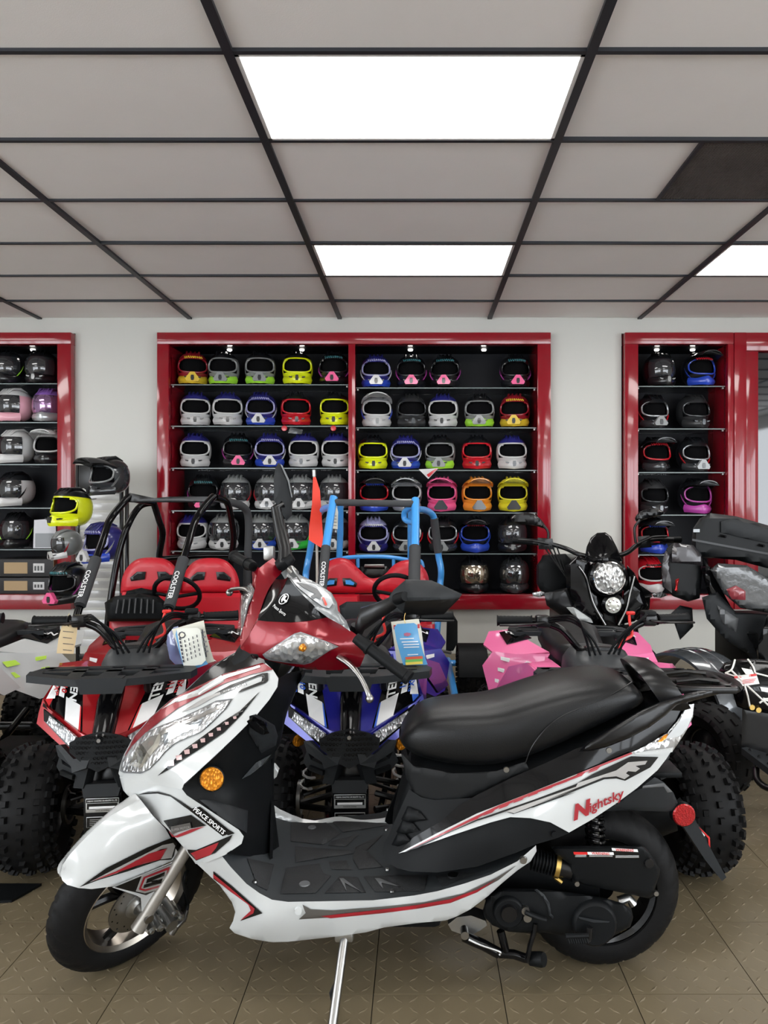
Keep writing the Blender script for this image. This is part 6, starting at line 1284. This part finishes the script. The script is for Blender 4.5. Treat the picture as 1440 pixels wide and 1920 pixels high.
tb('flag_pole', [(589, 888, 4.55), (594, 1000, 4.55), (595, 1140, 4.55)], .008, M('pole_grey', (.45, .43, .38), .5), KB, sm=False); tb('pole_tip', [(588.5, 881, 4.55), (589, 893, 4.55)], .012, ALU, KB, sm=False)
FLG = M('flag_orange_red', (.80, .05, .025), .6); fr_ = Frame((0, 4.53, 0), (1, 0, 0), (0, 0, 1), (0, -1, 0))
sfl = Surf(fr_, [(589, 893, 0), (600, 940, .03), (606, 1000, -.02), (603, 1030, .02), (608, 1100, 0), (580, 990, .0), (580, 1015, .03), (590, 950, .02)])
panel('safety_flag', [(587, 895), (592, 894), (600, 920), (604, 980), (607, 1025), (609, 1090), (608, 1105), (604, 1060), (602, 1027), (586, 1017), (579, 1012), (580, 985), (585, 945)], sfl, FLG, KB, 0, .003, res=8)
cd_, sf_ = sheet([(623, 953), (632, 952), (634, 960), (633, 992), (618, 990), (619, 965)], 4.36, PAP, 'hang_tag'); tag(cd_, 'cream hang tag tied to the blue kart pillar', 'tag')
for k in range(4): panel('handwriting', [(621, 966+k*6), (631, 967+k*6), (631, 968+k*6), (621, 967+k*6)], sf_, INK, cd_, .003, .001)
ch = MB()
for y in (3.95, 4.9): ch.tube([(-.60, y, .17), (.28, y, .17)], .02, 8)
for x in (-.5, .2): ch.tube([(x, 3.9, .17), (x, 5.0, .17)], .02, 8)
ch.build('chassis', KBLUE, KB)
for x, y in ((-.62, 3.9), (.33, 4.62), (-.62, 4.95)): kart_wheel(KB, (x, y, .165), .165, .08)
a_ = P(870, 1225, 4.62); fdr = MB()
fdr.lathe([(.180, -.09), (.186, -.085), (.186, .085), (.180, .09)], 20, Matrix.Translation((.33, 4.62, .165)) @ Matrix.Rotation(PI/2, 4, 'Y') @ Matrix.Rotation(PI*.62, 4, 'Z'), arc=PI*.85); fdr.build('wheel_fender', MBLACK, KB)
blk('side_guard', [(838, 1150), (850, 1152), (858, 1165), (858, 1205), (850, 1220), (836, 1222)], 4.45, .03, MBLACK, KB, 3)
sh0, sh1 = P(812, 1230, 4.3), P(826, 1290, 4.25); MB().tube([sh0.lerp(sh1, k/60)+Vector((.03*math.cos(k*.8), .03*math.sin(k*.8), 0)) for k in range(61)], .006, 6).build('shock_spring', M('white_spring', (.7, .7, .7), .3), KB); MB().cyl(sh0, sh1, .012, n=8).build('shock_rod', STEEL, KB)
tb('track_rod', [(800, 1215, 4.3), (845, 1224, 4.4)], .010, STEEL, KB, sm=False)
# ================================================================ black adventure motorcycle
MO = thing('motorcycle', 'black naked motorcycle with round headlamp and small gloss screen', 'motorcycle', (P(1140, 1300, 3.9).x, 3.9, 0))
fy = 3.85
sc_ = Surf(Frame((0, fy, 0), (1, 0, 0), (0, 0, 1), (0, -1, 0)), [(1097, 1050, -.02), (1130, 998, -.06), (1168, 1050, -.02), (1131, 1040, .05), (1131, 1054, .06), (1112, 1010, -.04), (1150, 1010, -.04)])
wsn = panel('windscreen', [(1096, 1050), (1100, 1025), (1108, 1008), (1120, 999), (1135, 998), (1146, 1006), (1156, 1025), (1168, 1052), (1150, 1055), (1112, 1055)], sc_, GBLACK, MO, 0, .006, 3, .006, res=7)
c_ = P(1141, 1083, fy-.03); TT = basis(c_, Vector((1, 0, 0)), Vector((0, 0, 1)), Vector((0, -1, 0)))
MB().lathe([(.078, .02), (.098, .012), (.102, -.02), (.09, -.10), (.04, -.14), (0, -.14)], 36, TT).build('headlamp_shell', GBLACK, MO)
MB().lathe([(0, .030), (.04, .028), (.070, .018), (.078, .012)], 36, TT).build('headlamp_lens', lens_mat('round_lamp_reflector', (.78, .78, .76), .1, 70, 1.0), MO); MB().lathe([(.076, .022), (.080, .026), (.084, .020), (.080, .012)], 36, TT, True).build('headlamp_ring', CHROME, MO)
c2 = P(1149, 1134, fy-.02); T2 = basis(c2, Vector((1, 0, 0)), Vector((0, 0, 1)), Vector((0, -1, 0)))
MB().lathe([(.042, .015), (.058, .008), (.062, -.03), (.05, -.08), (0, -.08)], 28, T2).build('lower_lamp_shell', GBLACK, MO); lo = MB().lathe([(0, .016), (.030, .015), (.042, .010)], 28, T2).build('lower_lamp', M('led_face', (.62, .62, .56), .2, .3, 1.0), MO)
ld = MB()
for k in range(8): a = 2*PI*k/8; ld.lathe([(0, .019), (.006, .018), (.0075, .014)], 10, T2 @ Matrix.Translation((.026*math.cos(a), .026*math.sin(a), 0)))
ld.build('led_ring', CHROME, lo)
for o_, y_, m_, nm in (([(1060, 1060), (1085, 1040), (1105, 1052), (1112, 1090), (1128, 1120), (1133, 1165), (1110, 1168), (1080, 1150), (1062, 1100)], fy, GBLACK, 'fairing_cheek'), ([(1176, 1060), (1190, 1075), (1206, 1110), (1215, 1135), (1190, 1165), (1165, 1170), (1168, 1120), (1172, 1090)], fy, GBLACK, 'fairing_cheek'),
        ([(1006, 1060), (1020, 1042), (1060, 1038), (1082, 1060), (1070, 1100), (1055, 1112), (1020, 1118), (1006, 1095)], fy+.18, MBLACK, 'tank_shroud'), ([(1020, 1112), (1070, 1100), (1100, 1120), (1120, 1160), (1060, 1160), (1025, 1135)], fy+.05, SBLACK, 'side_cowl'), ([(1190, 1090), (1220, 1110), (1218, 1140), (1205, 1165), (1180, 1160)], fy+.12, MBLACK, 'tank_shroud'),
        ([(1062, 1139), (1075, 1138), (1108, 1160), (1112, 1168), (1085, 1164)], fy-.03, WHITE, 'white_flash'), ([(1068, 1162), (1140, 1176), (1195, 1168), (1200, 1205), (1160, 1215), (1072, 1205)], fy, GBLACK, 'radiator_cowl')):
    blk(nm, o_, y_, .10, m_, MO, 5, .02)
tb('accent_pipe', [(1085, 1062, fy-.01), (1100, 1085, fy-.01), (1112, 1130, fy-.01), (1135, 1172, fy-.01)], .006, STEEL, MO); tb('accent_pipe', [(1190, 1080, fy-.01), (1182, 1110, fy-.01), (1175, 1140, fy-.01), (1160, 1172, fy-.01)], .006, STEEL, MO)
text_px('V', 1088, 1200, 20, Flat(Frame((0, fy, 0), (1, 0, 0), (0, 0, 1), (0, -1, 0)), .002), ACR, MO, 0, .003, 1.1, bold=.03); text_px('MOTO', 1120, 1201, 15, Flat(Frame((0, fy, 0), (1, 0, 0), (0, 0, 1), (0, -1, 0)), .002), DECAL_W, MO, 0, .003, 1.25, bold=.02)
hbp = [(1000, 1018, 4.15), (1030, 1020, 4.12), (1060, 1028, 4.08), (1088, 1040, 4.0), (1130, 1046, 3.98), (1172, 1038, 4.0), (1195, 1022, 4.06), (1225, 1012, 4.12), (1262, 1012, 4.15)]
tb('handlebar', hbp, .013, SBLACK, MO)
tb('grip', [(962, 1013, 4.2), (1008, 1017, 4.16)], .019, MBLACK, MO, sm=False); tb('grip', [(1240, 1012, 4.14), (1275, 1012, 4.18)], .019, MBLACK, MO, sm=False)
tb('lever', [(1028, 1020, 4.08), (1000, 1014, 4.06), (972, 1012, 4.08)], .007, SBLACK, MO); tb('lever', [(1195, 1020, 4.04), (1220, 1008, 4.04), (1250, 1006, 4.08)], .007, SBLACK, MO)
blk('switch_gear', [(1008, 1008), (1036, 1010), (1040, 1030), (1010, 1030)], 4.1, .04, SBLACK, MO, 3); blk('switch_gear', [(1195, 1006), (1218, 1004), (1222, 1026), (1198, 1028)], 4.06, .04, SBLACK, MO, 3)
for o_, st in (([(957, 972), (968, 964), (990, 961), (1008, 968), (1022, 984), (1025, 992), (1000, 985), (970, 982)], [(1018, 985, 4.14), (1028, 998, 4.13), (1026, 1020, 4.12)]), ([(1192, 968), (1205, 957), (1228, 953), (1245, 960), (1240, 966), (1215, 972), (1193, 978)], [(1200, 975, 4.06), (1190, 990, 4.06), (1192, 1018, 4.06)])):
    blk('mirror', o_, 4.14, .03, SBLACK, MO, 4, .015, 6, 3); tb('mirror_stalk', st, .007, SBLACK, MO)
for o_ in ([(998, 1112), (1015, 1108), (1026, 1114), (1012, 1120), (1000, 1118)], [(1222, 1114), (1240, 1109), (1252, 1116), (1240, 1121), (1226, 1120)]): blk('turn_signal', o_, 3.95, .04, LENS2, MO, 3, .01, 5)
tb('signal_stem', [(1026, 1115, 3.97), (1060, 1122, 3.97)], .008, SBLACK, MO, sm=False); tb('signal_stem', [(1222, 1117, 3.97), (1195, 1122, 3.97)], .008, SBLACK, MO, sm=False)
for k in range(4): tb('cable', [(1020+8*k, 1025, 4.08), (1045+8*k, 1060+10*k, 3.95), (1080+6*k, 1110, 3.9), (1100, 1165, 3.95)], .004, MBLACK, MO)
mw = Vector((P(1140, 1300, 3.9).x, 3.92, .30)); Tm = Matrix.Translation(mw) @ Matrix.Rotation(PI/2, 4, 'Y')
road_tyre(MB(), Tm, .30, .055, .21).build('front_tyre', RUBBER, MO, True, 30); MB().lathe([(.21, .03), (.20, .0), (.21, -.03)], 40, Tm).build('front_rim', SBLACK, MO); MB().lathe([(0, .03), (.04, .03), (.04, -.03), (0, -.03)], 16, Tm).build('front_hub', SBLACK, MO)
for sx in (-.09, .09): MB().cyl(mw+Vector((sx, 0, 0)), mw+Vector((sx, .18, .62)), .024, n=14).build('fork_leg', SBLACK, MO)
Tm2 = Matrix.Translation((mw.x+.05, 5.25, .30)) @ Matrix.Rotation(PI/2, 4, 'Y'); road_tyre(MB(), Tm2, .30, .07, .21).build('rear_tyre', RUBBER, MO, True, 30)
MB().span((mw.x-.14, 4.2, .25), (mw.x+.16, 4.9, .80), .06).build('engine_and_tank', SBLACK, MO); MB().span((mw.x-.12, 4.85, .74), (mw.x+.14, 5.35, .86), .04).build('seat', VINYL, MO)
tb('coil_spring', [(1218, 1222, 3.95), (1232, 1236, 3.95), (1248, 1246, 3.95)], .018, MBLACK, MO)
# ================================================================ trike scooter with luggage cases
TK = thing('trike_scooter', 'black three wheeled scooter with top case and wrapped seat', 'scooter', (1.75, 4.1, 0))
def vb(name, o, Y, d, m_, par=TK, e=5, ed=.02, res=9): return blk(name, o, Y, d, m_, par, e, ed, res)
CASE = M('luggage_case_black', (.008, .009, .010), .45, bump=.15, bscale=500, spec=.2); CASEG = M('luggage_case_grey_gloss', (.03, .027, .03), .25, .2, .4)
tc = vb('top_case', [(1296, 1020), (1300, 990), (1312, 972), (1332, 962), (1380, 968), (1440, 985), (1480, 1000), (1480, 1075), (1440, 1066), (1380, 1050), (1318, 1045), (1300, 1038)], 3.75, .40, CASE, TK, 8, .05)
vb('case_lid_panel', [(1352, 978), (1372, 972), (1440, 992), (1460, 1002), (1450, 1020), (1400, 1010), (1352, 998)], 3.735, .02, DGREY, tc, 3, .006); vb('case_seam', [(1298, 1010), (1480, 1044), (1480, 1048), (1298, 1014)], 3.742, .01, GBLACK, tc, 0); vb('case_badge', [(1300, 992), (1312, 992), (1312, 998), (1300, 998)], 3.735, .01, SILVERPL, tc, 0)
for x in (1345, 1418): vb('case_latch', [(x, 1000+(x-1345)*.24), (x+18, 1004+(x-1345)*.24), (x+18, 1010+(x-1345)*.24), (x, 1006+(x-1345)*.24)], 3.735, .02, SBLACK, tc, 1)
sd = vb('side_case', [(1240, 1060), (1250, 1028), (1262, 1018), (1300, 1024), (1316, 1040), (1318, 1062), (1312, 1122), (1290, 1128), (1262, 1118), (1242, 1100)], 3.70, .30, CASE, TK, 8, .04)
vb('case_lid', [(1256, 1040), (1264, 1018), (1300, 1022), (1316, 1042), (1318, 1062), (1258, 1056)], 3.685, .05, CASEG, sd, 5, .02); vb('case_rim', [(1240, 1060), (1248, 1032), (1258, 1040), (1256, 1060), (1260, 1112), (1244, 1100)], 3.69, .05, CASEG, sd, 3, .01); vb('case_reflector', [(1264, 1085), (1275, 1080), (1272, 1115), (1264, 1110)], 3.69, .02, REDREF, sd, 1)
WRAP = M('clear_wrap', (.07, .073, .076), .14, 0, 0.6, bump=1.0, bscale=35)
vb('seat', [(1335, 1070), (1345, 1058), (1400, 1062), (1440, 1085), (1475, 1105), (1475, 1150), (1430, 1145), (1390, 1138), (1360, 1110)], 3.62, .35, VINYL, TK, 8, .05); vb('plastic_wrap', [(1332, 1068), (1346, 1056), (1400, 1060), (1440, 1083), (1478, 1103), (1478, 1153), (1430, 1148), (1388, 1140), (1356, 1112)], 3.60, .03, WRAP, TK, 8, .04, 7)
vb('wrapped_cushion_red', [(1362, 1105), (1380, 1098), (1398, 1108), (1398, 1125), (1372, 1124)], 3.585, .02, M('wrapped_red', (.22, .03, .04), .3, 0, .8), TK, 4, .01)
for o_, m_, y_ in (([(1312, 1060), (1332, 1062), (1350, 1100), (1372, 1140), (1368, 1152), (1330, 1120)], GBLACK, 3.66), ([(1316, 1120), (1345, 1110), (1380, 1148), (1440, 1152), (1480, 1160), (1480, 1262), (1420, 1250), (1400, 1225), (1360, 1200), (1325, 1160)], DGREY, 3.64), ([(1345, 1135), (1385, 1160), (1380, 1185), (1355, 1170)], MGREY, 3.62), ([(1395, 1180), (1420, 1185), (1440, 1235), (1425, 1240)], MBLACK, 3.625), ([(1258, 1150), (1275, 1135), (1298, 1140), (1300, 1175), (1275, 1200)], DGREY, 3.8)): vb('side_cover', o_, y_, .12, m_, TK, 5, .02)
vb('knee_panel', [(1418, 1215), (1440, 1150), (1480, 1140), (1480, 1280), (1425, 1262)], 3.5, .06, GBLACK, TK, 4)
fc = Vector((P(1300, 1240, 3.45).x, 3.50, .22)); GF = M('fender_grey_gloss', (.075, .082, .09), .22, .3, 1.0)
Tf = Matrix.Translation(fc) @ Matrix.Rotation(.45, 4, 'Z') @ Matrix.Rotation(PI/2, 4, 'Y') @ Matrix.Rotation(PI*.45, 4, 'Z')
MB().lathe([(.285, -.10), (.298, -.10), (.305, -.06), (.305, .10), (.296, .13), (.285, .13), (.290, .09), (.290, -.06)], 30, Tf, True, arc=PI*1.05).build('rear_fender', GF, TK)
fb = MB()
for z_ in (-.02, .05): fb.lathe([(.306, z_), (.310, z_+.004), (.310, z_+.016), (.306, z_+.02)], 24, Tf, True, arc=PI*.9)
fb.build('fender_ridge', GF, TK)
put_w('rear_tyre', knobby(.215, .09, .12, 6, 24, (.013, .012, .008), 'tyre'), TK, Matrix.Translation(fc) @ Matrix.Rotation(.45, 4, 'Z') @ Matrix.Rotation(PI/2, 4, 'Y')); 
put_w('rear_tyre', knobby(.215, .09, .12, 6, 24, (.013, .012, .008), 'tyre'), TK, Matrix.Translation(fc+Vector((.75, .35, 0))) @ Matrix.Rotation(.45, 4, 'Z') @ Matrix.Rotation(PI/2, 4, 'Y'))
put_w('rear_rim', steel_rim(.12, .09, SBLACK), TK, Matrix.Translation(fc) @ Matrix.Rotation(.45, 4, 'Z') @ Matrix.Rotation(PI/2, 4, 'Y'))
MB().cyl(fc, fc+Vector((.75, .35, 0)), .03, n=12).build('rear_axle', SBLACK, TK); MB().span((1.65, 3.7, .30), (2.3, 4.2, .62), .05).build('body_tub', MBLACK, TK)
tb('case_bracket', [(1318, 1050, 3.8), (1330, 1075, 3.75), (1335, 1120, 3.75)], .012, SBLACK, TK)
# ================================================================ black and white web-patterned quad
WQ = thing('quad_bike', 'black quad bike with white web graphics beside the trike', 'quad bike', (1.35, 3.0, 0))
WY = 2.78; WF = Frame((0, WY, 0), (1, 0, 0), (0, 0, 1), (0, -1, 0))
WS = Surf(WF, [(1352, 1250, -.06), (1380, 1236, -.05), (1440, 1240, -.03), (1375, 1330, .02), (1440, 1340, .04), (1400, 1285, .05), (1480, 1300, .03)])
wb_ = panel('web_fender', [(1348, 1258), (1356, 1244), (1378, 1236), (1420, 1236), (1490, 1244), (1490, 1345), (1440, 1338), (1400, 1332), (1382, 1325), (1370, 1290), (1362, 1265)], WS, GBLACK, WQ, 0, .02, 5, .02, res=8)
WEBW = M('web_white', (.75, .75, .70), .35, 0, .5)
for pts in ([(1378, 1237), (1372, 1255), (1360, 1262)], [(1402, 1236), (1412, 1250), (1416, 1262)], [(1372, 1258), (1395, 1280), (1440, 1322)], [(1395, 1280), (1402, 1305), (1406, 1325)], [(1416, 1262), (1440, 1268)], [(1360, 1262), (1380, 1268), (1400, 1266)], [(1424, 1318), (1440, 1310), (1470, 1315)]): MB().tube([WS.pt(x, y, .004) for x, y in [tuple(q) for q in cr(pts, 4)]], .0035, 6).build('web_line', WEBW, wb_)
for o_ in ([(1390, 1252), (1410, 1256), (1416, 1268), (1398, 1264)], [(1425, 1288), (1460, 1292), (1460, 1302), (1428, 1296)], [(1430, 1308), (1460, 1312), (1460, 1318), (1432, 1314)]): panel('white_patch', o_, WS, WEBW, wb_, .004, .002, res=20)
ws = panel('warning_sticker', [(1376, 1268), (1418, 1263), (1424, 1282), (1382, 1288)], WS, DECAL_W, wb_, .007, .001, res=20); panel('sticker_band', [(1376, 1268), (1418, 1263), (1419, 1267), (1377, 1272)], WS, WRED, ws, .009, .001, res=30); text_px('WARNING', 1398, 1267.5, 4.5, WS, DECAL_W, ws, -7, .011, .9)
for k in range(3): panel('small_print', [(1392, 1275+k*3), (1418-2*k, 1272+k*3), (1418-2*k, 1273+k*3), (1392, 1276+k*3)], WS, WRED, ws, .009, .0005, res=40)
T_ = Matrix.Translation((P(1350, 1400, 2.95).x, 3.06, .20)) @ Matrix.Rotation(.5, 4, 'Z') @ Matrix.Rotation(-PI/2, 4, 'Y')
put_w('tyre', knobby(.20, .075, .105, 5, 18, (.018, .010, .005), 'tyre'), WQ, T_); put_w('rim', steel_rim(.105, .075, SBLACK), WQ, T_)
put_w('tyre', knobby(.20, .075, .105, 5, 18, (.018, .010, .005), 'tyre'), WQ, Matrix.Translation((2.0, 3.12, .20)) @ Matrix.Rotation(.5, 4, 'Z') @ Matrix.Rotation(-PI/2, 4, 'Y'))
blk('heel_guard', [(1392, 1325), (1490, 1340), (1490, 1440), (1440, 1420), (1390, 1402)], 2.80, .03, SBLACK, WQ, 3)
fbp = [P(1390, 1402, 2.78), P(1480, 1470, 2.60), P(1560, 1440, 2.75), P(1470, 1392, 2.95)]
MB().loft([[p for p in fbp], [p-Vector((0, 0, .025)) for p in fbp]]).build('footboard', DGREY, WQ, True, 25)
fk = MB()
for i in range(5):
    for j in range(5): q = fbp[0].lerp(fbp[1], (i+.5)/5).lerp(fbp[3].lerp(fbp[2], (i+.5)/5), (j+.5)/5); fk.cyl(q, q+Vector((0, 0, .008)), .008, .004, 6)
fk.build('footboard_studs', MBLACK, WQ)
tb('bumper_tube', [(1418, 1440, 2.75), (1420, 1462, 2.72), (1440, 1478, 2.68), (1480, 1485, 2.6)], .012, SBLACK, WQ)
MB().span((1.55, 3.02, .18), (1.95, 3.24, .40), .04).build('engine', SBLACK, WQ); MB().cyl((1.22, 3.07, .20), (2.0, 3.12, .20), .02, n=10).build('axle', SBLACK, WQ)
for px, py in ((1408, 1325), (1420, 1330)): q = P(px, py, 2.74); MB().cyl(q, q+Vector((0, -.012, 0)), .010, n=10).build('bolt', BRASS, WQ)
# rubber floor mat at the left edge
mt = MB().loft([[(-1.80, 2.19, .0), (-1.23, 2.26, .0), (-1.19, 2.36, .0), (-1.80, 2.36, .0)], [(-1.80, 2.19, .008), (-1.23, 2.26, .008), (-1.19, 2.36, .008), (-1.80, 2.36, .008)]]).build('floor_mat', MBLACK, None, True, 30)
tag(mt, 'thin black rubber mat on the floor beside the front wheel', 'mat')
